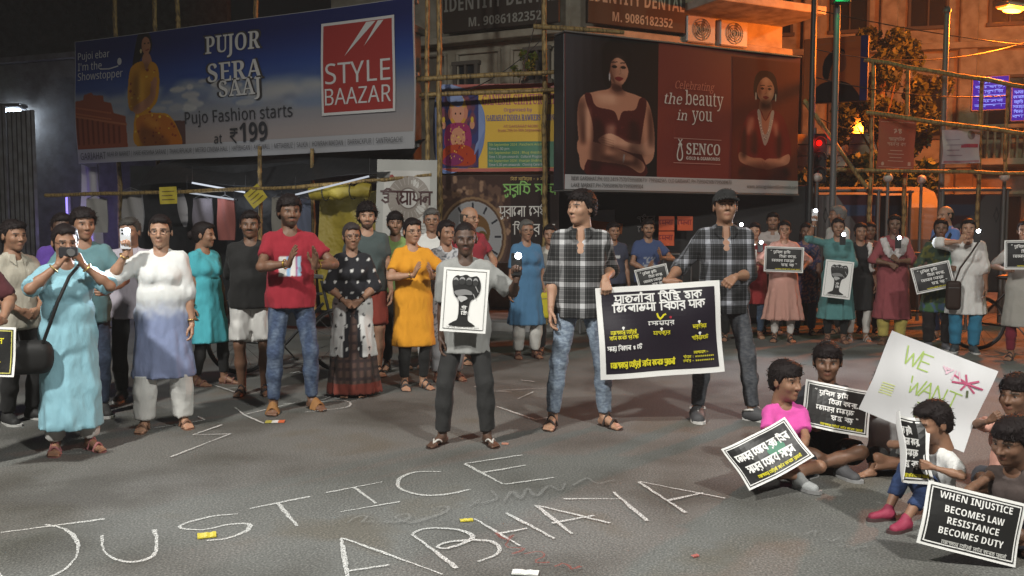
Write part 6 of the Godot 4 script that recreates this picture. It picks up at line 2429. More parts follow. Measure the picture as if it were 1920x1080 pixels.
func bicycle(label: String, pos: Vector3, turn: float) -> void:
	var t := thing("bicycle", label, "bicycle", pos, Vector3(0, turn, 0), "bicycles among the crowd")
	for x in [-0.52, 0.52]:
		var w := Part.new()
		var ring := PackedVector3Array()
		var rr := PackedFloat32Array()
		for j in 33:
			ring.append(Vector3(x + cos(TAU * j / 32.0) * 0.33, 0.345 + sin(TAU * j / 32.0) * 0.33, 0)); rr.append(0.019)
		w.tube(ring, rr, 7, false)
		var wh := put("wheel", w.mesh(), M.cable, t)
		var sp := Part.new()
		for j in 16:
			var a := TAU * j / 16.0
			sp.rod(Vector3(x, 0.345, 0.012), Vector3(x + cos(a) * 0.32, 0.345 + sin(a) * 0.32, 0), 0.0022, 0.0022, 4)
		for j in 33:
			ring[j] = Vector3(x + cos(TAU * j / 32.0) * 0.308, 0.345 + sin(TAU * j / 32.0) * 0.308, 0)
			rr[j] = 0.009
		sp.tube(ring, rr, 6, false)
		put("rim_and_spokes", sp.mesh(), M.steel, wh)
	var f := Part.new()
	for l in [[Vector3(-0.52, 0.345, 0), Vector3(-0.06, 0.30, 0)], [Vector3(-0.06, 0.30, 0), Vector3(-0.16, 0.86, 0)], [Vector3(-0.52, 0.345, 0), Vector3(-0.15, 0.78, 0)], [Vector3(-0.15, 0.80, 0), Vector3(0.34, 0.84, 0)], [Vector3(-0.06, 0.30, 0), Vector3(0.35, 0.74, 0)], [Vector3(0.33, 0.98, 0), Vector3(0.40, 0.66, 0)], [Vector3(0.40, 0.66, 0), Vector3(0.52, 0.345, 0)]]:
		f.rod(l[0], l[1], 0.016, 0.016, 7)
	put("frame", f.mesh(), M.black_paint, t)
	var s := Part.new()
	s.ball(Transform3D(Basis(), Vector3(-0.18, 0.92, 0)), Vector3(0.13, 0.035, 0.075), 7, 12)
	put("saddle", s.mesh(), M.black_paint, t)
	var h := Part.new()
	h.tube(PackedVector3Array([Vector3(0.18, 1.03, -0.24), Vector3(0.33, 1.02, -0.16), Vector3(0.34, 1.0, 0), Vector3(0.33, 1.02, 0.16), Vector3(0.18, 1.03, 0.24)]), PackedFloat32Array([0.013, 0.012, 0.012, 0.012, 0.013]), 7)
	put("handlebar", h.mesh(), M.steel, t)
	var c := Part.new()
	c.rod(Vector3(-0.06, 0.30, -0.09), Vector3(-0.06, 0.30, 0.09), 0.012, 0.012, 7)
	c.rod(Vector3(-0.06, 0.30, 0.09), Vector3(0.05, 0.17, 0.09), 0.009, 0.009, 6)
	c.rod(Vector3(-0.06, 0.30, -0.09), Vector3(-0.17, 0.43, -0.09), 0.009, 0.009, 6)
	c.box(Transform3D(Basis(), Vector3(0.05, 0.165, 0.13)), Vector3(0.09, 0.022, 0.08), 0.004)
	c.box(Transform3D(Basis(), Vector3(-0.17, 0.435, -0.13)), Vector3(0.09, 0.022, 0.08), 0.004)
	put("pedal_crank", c.mesh(), M.steel, t)

func barricade(label: String, pos: Vector3, turn: float, w: float) -> void:
	var t := thing("barricade", label, "barricade", pos, Vector3(0, turn, 0), "steel crowd barriers")
	var f := Part.new()
	var r := 0.1
	f.tube(PackedVector3Array([Vector3(-w / 2, 0.02, 0), Vector3(-w / 2, 1.05, 0), Vector3(-w / 2 + r * 0.3, 1.12, 0), Vector3(-w / 2 + r, 1.15, 0), Vector3(w / 2 - r, 1.15, 0), Vector3(w / 2 - r * 0.3, 1.12, 0), Vector3(w / 2, 1.05, 0), Vector3(w / 2, 0.02, 0)]), PackedFloat32Array([0.022, 0.022, 0.022, 0.022, 0.022, 0.022, 0.022, 0.022]), 8)
	f.rod(Vector3(-w / 2, 0.28, 0), Vector3(w / 2, 0.28, 0), 0.018, 0.018, 8)
	put("frame", f.mesh(), M.steel, t)
	var n := int(w / 0.13)
	for i in range(1, n):
		var b := Part.new()
		var x := -w / 2 + w * i / n
		b.rod(Vector3(x, 0.28, 0), Vector3(x, 1.14, 0), 0.009, 0.009, 6)
		put("bar", b.mesh(), M.steel, t)

func cable(label: String, a: Vector3, b: Vector3, sag: float, r := 0.009) -> void:
	var p := Part.new()
	var pts := PackedVector3Array()
	var rr := PackedFloat32Array()
	var mid := (a + b) / 2
	for i in 17:
		var t := i / 16.0
		pts.append(a.lerp(b, t) - Vector3(0, sag * 4.0 * t * (1.0 - t), 0) - mid); rr.append(r)
	p.tube(pts, rr, 5)
	var o := put("overhead_cable", p.mesh(), M.cable)
	o.position = mid
	tag(o, label, "cable", "overhead cables")

func sheet_of(called: String, label: String, category: String, pos: Vector3, turn: Vector3, w: float, h: float, wave: float, m: Material, nx := 16, ny := 12, group := "") -> Node3D:
	var t := thing(called, label, category, pos, turn, group)
	board(t, "cloth", w, h, 0.006, bent(w, wave * 0.6, wave, h, wave), Color.WHITE, m, nx, ny)
	return t

func signal_light(label: String, pos: Vector3, col: Color, lit: int) -> void:
	var t := thing("traffic_light", label, "traffic light", pos, Vector3.ZERO, "traffic lights")
	var h := Part.new()
	h.box(Transform3D(Basis(), Vector3(0, 0, -0.08)), Vector3(0.26, 0.78, 0.15), 0.02)
	put("housing", h.mesh(), M.black_paint, t)
	for i in 3:
		var v := Part.new()
		var y := 0.24 - 0.24 * i
		var ring := PackedVector3Array()
		var rr := PackedFloat32Array()
		for j in 15:
			var a := PI * (-0.05 + 1.1 * j / 14.0)
			ring.append(Vector3(cos(a) * 0.10, y + sin(a) * 0.10, 0.05)); rr.append(0.012)
		v.tube(ring, rr, 5)
		put("visor", v.mesh(), M.black_paint, t)
		var d := Part.new()
		var lr := 0.085 if lit == 2 else 0.045
		d.ball(Transform3D(Basis(), Vector3(0, y, -0.005)), Vector3(lr, lr, 0.03), 8, 14)
		put("lens", d.mesh(), glow(col, 7.0 if lit == 2 else 3.0) if i == lit else M.glass, t)
		if i == lit:
			lamp_light(t, Vector3(0, y, 0.12), col, 0.5 if lit == 2 else 0.06, 0.06)
	var p := Part.new()
	p.rod(Vector3(0.0, -pos.y, -0.22), Vector3(0, 0.5, -0.22), 0.05, 0.045, 10)
	p.rod(Vector3(0, 0.1, -0.22), Vector3(0, 0.1, -0.1), 0.02, 0.02, 6)
	put("post", p.mesh(), M.steel, t)

func build_street(rng: RandomNumberGenerator) -> void:
	# lamps: two tall ones behind the camera that light the crossing, the sodium lamp, the white lamp down the side street
	street_lamp("tall street lamp with a white head at the near corner of the crossing", Vector3(-6.8, 0, 1.2), 8.4, Vector3(1.6, 0, -1.0), Color(1.0, 0.99, 0.96), 185.0, 30.0)
	street_lamp("tall street lamp with a white head on the opposite corner of the crossing", Vector3(6.5, 0, 3.5), 9.0, Vector3(-1.5, 0, -1.0), Color(1.0, 0.99, 0.96), 170.0, 30.0)
	street_lamp("sodium street lamp with an orange glowing head above the bamboo scaffold", Vector3(9.6, 0.13, -15.6), 4.98, Vector3(-1.1, 0, 0.5), Color(1.0, 0.46, 0.09), 62.0, 90.0)
	street_lamp("white street lamp on a bent arm over the dark side street", Vector3(-11.2, 0, -17.4), 3.75, Vector3(1.4, 0, 0.2), Color(0.85, 0.92, 1.0), 1.2, 60.0)
	street_lamp("street lamp with a pale green head beyond the bamboo scaffold", Vector3(14.5, 0, -12.2), 7.6, Vector3(-1.5, 0, -0.6), Color(0.95, 1.0, 0.80), 16.0, 30.0)  # extra lamp added out of view to brighten the side street
	# bamboo
	var bg := "bamboo poles of the scaffold"
	for q in [
		["upright bamboo pole at the end of the side street scaffold", Vector3(5.72, 0, -14.2), Vector3(5.72, 4.15, -14.25), 0.035],
		["upright bamboo pole behind the brick red poster", Vector3(6.40, 0, -14.5), Vector3(6.38, 4.1, -14.5), 0.035],
		["upright bamboo pole beside the lilac poster", Vector3(7.30, 0, -13.95), Vector3(7.32, 3.9, -14.0), 0.033],
		["thin upright bamboo pole under the blue lit sign", Vector3(7.78, 0, -14.1), Vector3(7.78, 3.8, -14.1), 0.03],
		["topmost bamboo rail of the side street scaffold", Vector3(5.6, 4.20, -14.32), Vector3(8.6, 3.42, -13.2), 0.035],
		["middle bamboo rail above the brick red poster", Vector3(5.6, 3.35, -14.18), Vector3(8.6, 2.72, -12.9), 0.036],
		["lowest bamboo rail of the side street scaffold", Vector3(5.0, 2.46, -14.25), Vector3(8.4, 2.32, -13.2), 0.03],
		["slanting bamboo brace under the small ochre billboard", Vector3(4.55, 3.52, -14.0), Vector3(5.56, 2.16, -13.98), 0.035],
		["yellowish bamboo pole at the edge of the fashion billboard", Vector3(-1.03, 0.13, -12.72), Vector3(-1.03, 6.2, -12.75), 0.038],
		["grey bamboo pole next to the yellowish one", Vector3(-1.22, 0.13, -12.78), Vector3(-1.20, 6.0, -12.8), 0.034],
		["bamboo pole between the clinic signs", Vector3(0.48, 0.13, -12.85), Vector3(0.46, 6.2, -12.75), 0.038],
		["bamboo rail over the deity banner", Vector3(-1.35, 3.63, -12.74), Vector3(0.72, 3.72, -12.6), 0.034],
		["second bamboo rail across the top of the deity banner", Vector3(-1.32, 3.42, -12.80), Vector3(0.70, 3.49, -12.72), 0.032],
		["short bamboo rail joining the red jewellery billboard", Vector3(0.3, 4.36, -12.7), Vector3(1.6, 4.32, -12.9), 0.034],
		["long bamboo rail in front of the stalls", Vector3(-7.2, 2.03, -13.75), Vector3(-2.7, 2.11, -12.62), 0.028],
		["bamboo rail holding the tube lamps", Vector3(-3.1, 2.10, -12.62), Vector3(-1.1, 2.26, -12.25), 0.028],
		["bamboo post of the stalls behind the man in black", Vector3(-3.70, 0.13, -13.0), Vector3(-3.68, 2.72, -13.05), 0.032],
		["bamboo post of the stalls at the yellow tarpaulin", Vector3(-2.95, 0.13, -13.2), Vector3(-2.95, 2.7, -13.2), 0.03],
	]:
		pole("bamboo_pole", q[0], q[1], q[2], q[3], M.bamboo, "bamboo pole", bg)
	for q in [[-6.95, -15.75, 5.9], [-6.10, -15.35, 6.0], [-5.62, -15.1, 6.4], [-4.10, -14.35, 5.6]]:
		var tall: float = q[2]
		pole("bamboo_pole", "bamboo mast rising behind the blue fashion billboard", Vector3(q[0], 0.13, q[1]), Vector3(q[0] + 0.05, tall, q[1]), 0.04, M.bamboo, "bamboo pole", "masts behind the fashion billboard")
	for q in [["steel pole with a knob top inside the scaffold", Vector3(6.86, 0, -14.25), 4.95], ["dark steel pole at the end of the red jewellery billboard", Vector3(4.66, 0, -13.95), 6.2], ["dark steel pole behind the red jewellery billboard", Vector3(4.82, 0, -14.4), 6.2]]:
		var t := thing("steel_pole", q[0], "pole", q[1])
		var p := Part.new()
		p.rod(Vector3.ZERO, Vector3(0, q[2], 0), 0.05, 0.042, 10)
		put("shaft", p.mesh(), M.steel if q[2] < 5.0 else M.black_paint, t)
		var k := Part.new()
		k.ball(Transform3D(Basis(), Vector3(0, q[2], 0)), Vector3.ONE * 0.065, 8, 12)
		put("knob", k.mesh(), M.steel, t)
	# globe lamps, unlit
	var gi := 0
	for q in [[4.80, -14.02], [5.95, -14.12], [6.70, -14.6], [7.66, -13.88]]:
		var t := thing("globe_lamp", ["unlit white globe lamp beside the pale portrait panel", "unlit white globe lamp between the portrait panels", "unlit white globe lamp behind the steel pole", "unlit white globe lamp beside the pale pink panel"][gi], "lamp post", Vector3(q[0], 0, q[1]), Vector3.ZERO, "globe lamps on thin posts")
		gi += 1
		var p := Part.new()
		p.rod(Vector3.ZERO, Vector3(0, 2.26, 0), 0.028, 0.024, 10)
		put("post", p.mesh(), M.steel, t)
		var b := Part.new()
		b.ball(Transform3D(Basis(), Vector3(0, 2.32, 0)), Vector3.ONE * 0.075, 10, 16)
		b.tint(Color(0.45, 0.43, 0.40))
		put("globe", b.mesh(), M.plastic, t)
	signal_light("traffic light showing green on a tall post", Vector3(4.83, 5.20, -13.2), Color(0.05, 1.0, 0.5), 2)
	signal_light("traffic light showing red half hidden by the jewellery billboard", Vector3(4.86, 2.63, -14.15), Color(1.0, 0.05, 0.02), 0)
	# the blue lit sign boards
	for q in [[10.12, 4.37, -19.0, 0.66, 0.68, "square lit sign with rows of blue letters on the pale building"], [10.38, 4.07, -18.4, 0.22, 0.68, "narrow lit blue sign beside the square lit sign"]]:
		var t := thing("lit_sign", q[5], "sign", Vector3(q[0], q[1], q[2]), Vector3(0, -24, 0), "blue lit signs")
		var b := Part.new()
		b.box(Transform3D(Basis(), Vector3(0, 0, -0.06)), Vector3(q[3] + 0.06, q[4] + 0.06, 0.1), 0.01)
		put("sign_box", b.mesh(), M.black_paint, t)
		var f := Part.new()
		f.box(Transform3D(Basis(), Vector3(0, 0, -0.004)), Vector3(q[3], q[4], 0.008))
		put("lit_face", f.mesh(), glow(Color(0.06, 0.07, 0.85), 0.55), t)
		var s := Sheet.new()
		s.step = 0.003
		for i in 6:
			bangla(s, ["সংঘের", "কলেজ", "চাকুরি", "সময়", "দিনের", "কথা"][i], 0.0, q[4] * (0.30 - 0.145 * i), q[4] * 0.075, Color.WHITE, {"align": 1, "fit": q[3] * (0.86 if i % 2 else 0.7), "weight": 1.9})
		var lm := glow(Color(0.55, 0.62, 1.0), 1.3)
		put("lettering", s.mesh(func(p: Vector3) -> Vector3: return p), lm, t)
		lamp_light(t, Vector3(0, 0, 0.3), Color(0.3, 0.35, 1.0), 0.5, 0.3)
		var br := Part.new()
		br.rod(Vector3(0, 0, -0.1), Vector3(0, 0, -2.6), 0.03, 0.03, 6)
		put("bracket", br.mesh(), M.steel, t)
	# the stalls under the fashion board
	sheet_of("tarpaulin", "black tarpaulin closing the back of the stalls", "tarpaulin", Vector3(-4.6, 1.30, -13.95), Vector3(0, -22, 0), 3.6, 2.5, 0.05, M.tarp)
	sheet_of("tarpaulin", "grey black tarpaulin slung under the fashion billboard as a roof", "tarpaulin", Vector3(-3.6, 2.52, -13.7), Vector3(-62, -24, 0), 4.6, 1.3, 0.05, M.tarp)
	sheet_of("tarpaulin", "yellow tarpaulin hanging beside the grey white banner", "tarpaulin", Vector3(-2.35, 1.2, -12.85), Vector3(0, -18, 0), 0.98, 1.75, 0.04, M.yellow_tarp)
	var bu := thing("rolled_tarpaulin", "rolled pale yellow tarpaulin lying on the bamboo rail", "tarpaulin", Vector3(-2.42, 2.04, -12.52), Vector3(0, -16, 2))
	var bp := Part.new()
	var pts := PackedVector3Array()
	var rr := PackedFloat32Array()
	for i in 13:
		pts.append(Vector3(-0.46 + i * 0.077, 0.012 * sin(i * 1.9), 0.012 * cos(i * 2.3))); rr.append(0.095 + 0.018 * sin(i * 1.3))
	bp.tube(pts, rr, 12)
	put("roll", bp.mesh(), M.yellow_tarp, bu)
	for x in [-0.22, 0.2]:
		var tp := Part.new()
		var ring := PackedVector3Array()
		var r2 := PackedFloat32Array()
		for j in 13:
			ring.append(Vector3(x, cos(TAU * j / 12.0) * 0.115, sin(TAU * j / 12.0) * 0.115)); r2.append(0.008)
		tp.tube(ring, r2, 5, false)
		put("tie", tp.mesh(), M.cable, bu)
	for q in [[-5.06, 2.01, -13.12, 2.0, "small yellow sign with dark print hanging from the long bamboo rail"], [-3.70, 1.99, -12.86, 38.0, "small yellow sign hanging on one corner from the bamboo post"]]:
		var t := thing("hanging_sign", q[4], "sign", Vector3(q[0], q[1], q[2]), Vector3(0, -8, q[3]), "yellow signs on the stalls")
		board(t, "card", 0.27, 0.25, 0.004, bent(0.27, 0.008, 0.004, 0.25), Color(0.42, 0.34, 0.03), M.paper, 6, 6)
		var s := Sheet.new()
		for i in 3:
			s.rect(-0.10, 0.05 - i * 0.06, 0.10 - 0.03 * (i % 2), 0.065 - i * 0.06, Color(0.14, 0.10, 0.02), 2)
		put("print", s.mesh(bent(0.27, 0.008, 0.004, 0.25)), M.ink, t)
	var ti := 0
	for q in [[Vector3(-3.05, 2.0, -12.56), Vector3(-1.95, 2.24, -12.22), 0.7], [Vector3(-4.75, 2.2, -13.25), Vector3(-3.9, 2.05, -13.05), 1.0], [Vector3(-4.85, 2.06, -13.3), Vector3(-4.1, 1.95, -13.15), 0.6]]:
		var m: Vector3 = (q[0] + q[1]) / 2
		var t := thing("tube_lamp", ["long dim tube lamp slung from the rail beside the yellow tarpaulin", "lit tube lamp over the black stall", "short lit tube lamp below the other one at the black stall"][ti], "lamp", m, Vector3.ZERO, "tube lamps of the stalls")
		ti += 1
		var p := Part.new()
		p.rod(q[0] - m, q[1] - m, 0.013, 0.013, 8)
		put("tube", p.mesh(), glow(Color(0.92, 0.95, 1.0), q[2]), t)
		for e in [q[0], q[1]]:
			var c := Part.new()
			c.rod(e - m, e - m + (q[1] - q[0]).normalized() * (0.05 if e == q[1] else -0.05), 0.017, 0.017, 8)
			c.rod(e - m, e - m + Vector3(0, 0.25, -0.02), 0.003, 0.003, 4)
			put("end_cap", c.mesh(), M.black_paint, t)
		lamp_light(t, Vector3(0, -0.06, 0.05), Color(0.92, 0.95, 1.0), 0.25 * q[2], 0.3)
	# goods hung on the rails of the stalls
	var hi := 0
	for q in [[-5.75, 1.78, -13.45, 0.34, 0.62, Color(0.20, 0.195, 0.19), "grey cloth bundle in plastic hung from the long bamboo rail"], [-4.62, 1.72, -13.25, 0.30, 0.50, Color(0.10, 0.09, 0.10), "dark folded garment hung from the long bamboo rail"], [-4.25, 1.66, -13.2, 0.26, 0.62, Color(0.20, 0.06, 0.05), "dull red garment hung from the long bamboo rail"], [-3.35, 1.70, -12.95, 0.30, 0.55, Color(0.16, 0.15, 0.13), "brown grey garment hung behind the man in black"], [-3.02, 1.62, -12.8, 0.24, 0.66, Color(0.07, 0.08, 0.12), "navy garment hung beside the bamboo post"], [-6.35, 1.72, -13.6, 0.30, 0.52, Color(0.24, 0.235, 0.22), "pale packet hung at the end of the long bamboo rail"]]:
		var g := thing("hung_garment", q[6], "garment", Vector3(q[0], q[1], q[2]), Vector3(0, -14 + 5 * hi, 0), "goods hung on the stall rails")
		hi += 1
		board(g, "cloth", q[3], q[4], 0.03, bent(q[3], -0.03, 0.02, q[4]), q[5], M.cloth, 8, 8)
		var hk := Part.new()
		hk.tube(PackedVector3Array([Vector3(-q[3] * 0.4, q[4] * 0.5, 0), Vector3(0, q[4] * 0.5 + 0.05, 0), Vector3(q[3] * 0.4, q[4] * 0.5, 0)]), PackedFloat32Array([0.008, 0.006, 0.008]), 5)
		hk.rod(Vector3(0, q[4] * 0.5 + 0.05, 0), Vector3(0, 2.07 - q[1], 0), 0.004, 0.004, 5)
		put("hanger", hk.mesh(), M.steel, g)
	# tin sheets beside the fashion board and the lilac shop lamp that shines on them
	var tn := thing("tin_fence", "tall fence of corrugated tin sheets at the end of the fashion billboard", "fence")
	for i in 5:
		var p := Part.new()
		var x0 := -11.6 + i * 0.66
		for j in 12:
			var a := Vector3(x0 + j * 0.054, 0, -17.0 + i * 0.28 + 0.035 * (j % 2) + j * 0.022)
			var b2 := Vector3(x0 + (j + 1) * 0.054, 0, -17.0 + i * 0.28 + 0.035 * ((j + 1) % 2) + (j + 1) * 0.022)
			var up := Vector3(0, 3.7 - 0.12 * (i % 3), 0)
			p.quad(a, b2, b2 + up, a + up)
		put("tin_sheet", p.mesh(), M.tin, tn)
	var sl := thing("shop_lamp", "lilac tube lamp standing upright in the shop beside the tin fence", "lamp", Vector3(-7.85, 1.5, -15.7))
	var sp := Part.new()
	sp.rod(Vector3(0, -0.6, 0), Vector3(0, 0.6, 0), 0.018, 0.018, 8)
	put("tube", sp.mesh(), glow(Color(0.62, 0.55, 1.0), 2.0), sl)
	lamp_light(sl, Vector3(-0.02, 0, 0.09), Color(0.66, 0.58, 1.0), 1.1, 0.3)
	var bk := Part.new()
	bk.box(Transform3D(Basis(), Vector3(0.02, 0, -0.05)), Vector3(0.06, 1.3, 0.03), 0.004)
	bk.rod(Vector3(0.02, -1.5, -0.07), Vector3(0.02, 0.7, -0.07), 0.02, 0.02, 6)
	put("batten", bk.mesh(), M.steel, sl)
	sheet_of("plastic_curtain", "pale plastic curtain lit lilac beside the tin fence", "curtain", Vector3(-7.45, 1.4, -15.75), Vector3(0, -20, 0), 0.42, 2.5, 0.05, M.milky)
	sheet_of("plastic_curtain", "clear grey plastic sheet hanging behind the woman with the raised phone", "curtain", Vector3(-5.35, 1.55, -14.35), Vector3(0, -22, 0), 0.95, 1.9, 0.05, M.milky)
	# under the jewellery board
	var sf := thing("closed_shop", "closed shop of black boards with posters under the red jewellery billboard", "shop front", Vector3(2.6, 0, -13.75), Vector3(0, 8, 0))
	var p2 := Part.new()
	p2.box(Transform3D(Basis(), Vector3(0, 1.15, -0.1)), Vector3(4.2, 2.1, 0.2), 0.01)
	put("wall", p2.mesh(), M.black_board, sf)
	for q in [[-1.35, 1.42, 0.62, 0.10, Color(0.30, 0.09, 0.03), 14.0], [-1.30, 1.68, 0.52, 0.24, Color(0.20, 0.21, 0.24), 2.0], [-1.25, 1.55, 0.66, 0.16, Color(0.36, 0.10, 0.03), -6.0]]:
		var b := Part.new()
		b.box(Transform3D(Basis(Vector3.BACK, deg_to_rad(q[5])), Vector3(q[0], q[1], 0.012 + 0.004 * q[2])), Vector3(q[2], q[3], 0.01))
		b.tint(q[4])
		put("painted_stripe", b.mesh(), M.vinyl, sf)
	var s2 := Sheet.new()
	s2.layer = 8.0
	bangla(s2, "এইরে", -0.55, 1.62, 0.09, Color(0.32, 0.30, 0.30), {"align": 1})
	bangla(s2, "লেজ", -0.55, 1.46, 0.09, Color(0.32, 0.30, 0.30), {"align": 1})
	put("lettering", s2.mesh(func(q: Vector3) -> Vector3: return q), M.ink, sf)
	gi = 0
	for q in [[2.34, 1.60], [2.34, 1.37], [2.62, 1.60]]:
		var t := thing("notice", ["orange notice, upper one of the pair on the dark shop front", "orange notice, lower one of the pair on the dark shop front", "single orange notice beside the pair on the dark shop front"][gi], "notice", Vector3(q[0], q[1], -13.46), Vector3(0, 6, 0), "orange notices")
		gi += 1
		board(t, "paper", 0.24, 0.215, 0.003, bent(0.24, 0.004, 0.002, 0.2), Color(0.62, 0.10, 0.03), M.paper, 3, 3)
		var s := Sheet.new()
		bangla(s, "মেলা", -0.01, -0.02, 0.07, Color(0.30, 0.03, 0.02), {"align": 1, "weight": 2.0})
		put("print", s.mesh(bent(0.24, 0.004, 0.002, 0.2)), M.ink, t)
	var rw := thing("stall_wall", "rust red painted stall wall between the billboard and the portrait panel", "wall", Vector3(4.25, 0, -14.35), Vector3(0, 18, 0))
	var p3 := Part.new()
	p3.box(Transform3D(Basis(), Vector3(0, 1.1, 0)), Vector3(1.5, 2.0, 0.1), 0.01)
	put("wall", p3.mesh(), M.rust, rw)
	barricade("steel crowd barrier behind the men in dark blue shirts", Vector3(1.85, 0, -12.75), 4.0, 1.75)
	barricade("steel crowd barrier behind the man with the backpack", Vector3(6.2, 0, -13.2), -8.0, 1.1)
	bicycle("black bicycle standing behind the man in white shorts", Vector3(-2.35, 0, -9.35), 8.0)
	bicycle("black bicycle beside the woman in the grey tunic", Vector3(6.35, 0, -11.0), -12.0)
	# cables over the side street and across the corner
	for q in [[Vector3(4.7, 4.9, -14), Vector3(12, 4.4, -15), 0.2, "thin black cable strung highest across the mouth of the side street"], [Vector3(4.7, 4.3, -14), Vector3(9.6, 5.0, -15.5), 0.35, "thin black cable running to the sodium street lamp"], [Vector3(4.8, 3.9, -14.2), Vector3(7.8, 3.6, -14.1), 0.12, "thin black cable sagging over the brick red poster"], [Vector3(4.8, 3.3, -14.2), Vector3(6.4, 3.1, -14.4), 0.15, "short thin black cable below the small ochre billboard"]]:
		cable(q[3], q[0], q[1], q[2])
	for q in [[Vector3(-1.1, 3.4, -12.8), Vector3(0.5, 4.3, -12.9), 0.2, "thin black cable sagging across the cream wall panels"], [Vector3(0.1, 3.6, -12.9), Vector3(0.45, 4.9, -12.8), 0.02, "thin black cable running straight up the corner bamboo pole"]]:
		cable(q[3], q[0], q[1], q[2], 0.007)
	# green things
	tree("street_tree", "slender small-leaved tree in front of the pale building", Vector3(7.4, 0.13, -18.0), 5.0, [[-0.6, 4.2, 0, 0.42], [0.3, 4.6, 0.1, 0.5], [0.9, 4.1, 0, 0.42], [-0.2, 3.6, 0.1, 0.35], [0.1, 5.1, 0, 0.4], [0.6, 3.1, 0, 0.3], [-0.7, 5.0, 0, 0.35], [-0.5, 3.4, 0.1, 0.4], [0.5, 3.7, 0.1, 0.4]], 950, 0.13, Color(0.045, 0.065, 0.018), rng)
	for i in 3:
		tree("hedge_bush", ["dark leafy bush at the end of the whitewashed wall", "dark leafy bush in the middle of the whitewashed wall", "dark leafy bush behind the brick red poster"][i], Vector3(5.6 + i * 0.75, 0.13, -17.2 + 0.15 * i), 1.9, [[0, 2.35, 0, 0.4], [-0.35, 2.1, 0.1, 0.4], [0.35, 2.2, 0, 0.4], [0.1, 1.7, 0.1, 0.45]], 700, 0.16, Color(0.045, 0.075, 0.02), rng, 0.05, "bush")
	var lf := Vector3(0.2, 3.95, -14.75)
	tree("potted_creeper", "bright green creeper growing on the ledge beside the corner window", lf, 0.35, [[0, 0.2, 0, 0.14], [0.05, 0.38, 0, 0.12]], 140, 0.07, Color(0.10, 0.14, 0.015), rng, 0.012, "plant")
	# the grey rounded roof of a parked van behind the panels
	var van := thing("parked_van", "grey van with a rounded roof parked behind the portrait panels", "van", Vector3(5.9, 0.13, -16.2), Vector3(0, 0, 0))
	var vb := Part.new()
	var sec := [[-0.85, 0.35], [-0.88, 1.2], [-0.80, 1.75], [-0.60, 2.02], [-0.2, 2.13], [0.2, 2.13], [0.60, 2.02], [0.80, 1.75], [0.88, 1.2], [0.85, 0.35]]
	for i in sec.size():
		var a: Array = sec[i]
		var b: Array = sec[(i + 1) % sec.size()]
		vb.quad(Vector3(-1.6, b[1], b[0]), Vector3(-1.6, a[1], a[0]), Vector3(1.5, a[1], a[0]), Vector3(1.5, b[1], b[0]))
	for x in [-1.6, 1.5]:
		for i in sec.size():
			var a: Array = sec[i]
			var b: Array = sec[(i + 1) % sec.size()]
			vb.quad(Vector3(x, 1.2, 0), Vector3(x, a[1], a[0]), Vector3(x, b[1], b[0]), Vector3(x, 1.2, 0))
	vb.tint(Color(0.16, 0.165, 0.17))
	put("body", vb.mesh(), M.vinyl, van)
	for x in [-1.0, 0.95]:
		for z in [-0.8, 0.8]:
			var wl := Part.new()
			wl.rod(Vector3(x, 0.33, z - 0.1), Vector3(x, 0.33, z + 0.1), 0.33, 0.33, 20)
			put("wheel", wl.mesh(), M.cable, van)
	for x in [-0.9, 0.3]:
		var wi := Part.new()
		wi.box(Transform3D(Basis(Vector3.RIGHT, -0.14), Vector3(x, 1.48, 0.845)), Vector3(1.0, 0.42, 0.02), 0.005)
		put("window", wi.mesh(), M.glass, van)

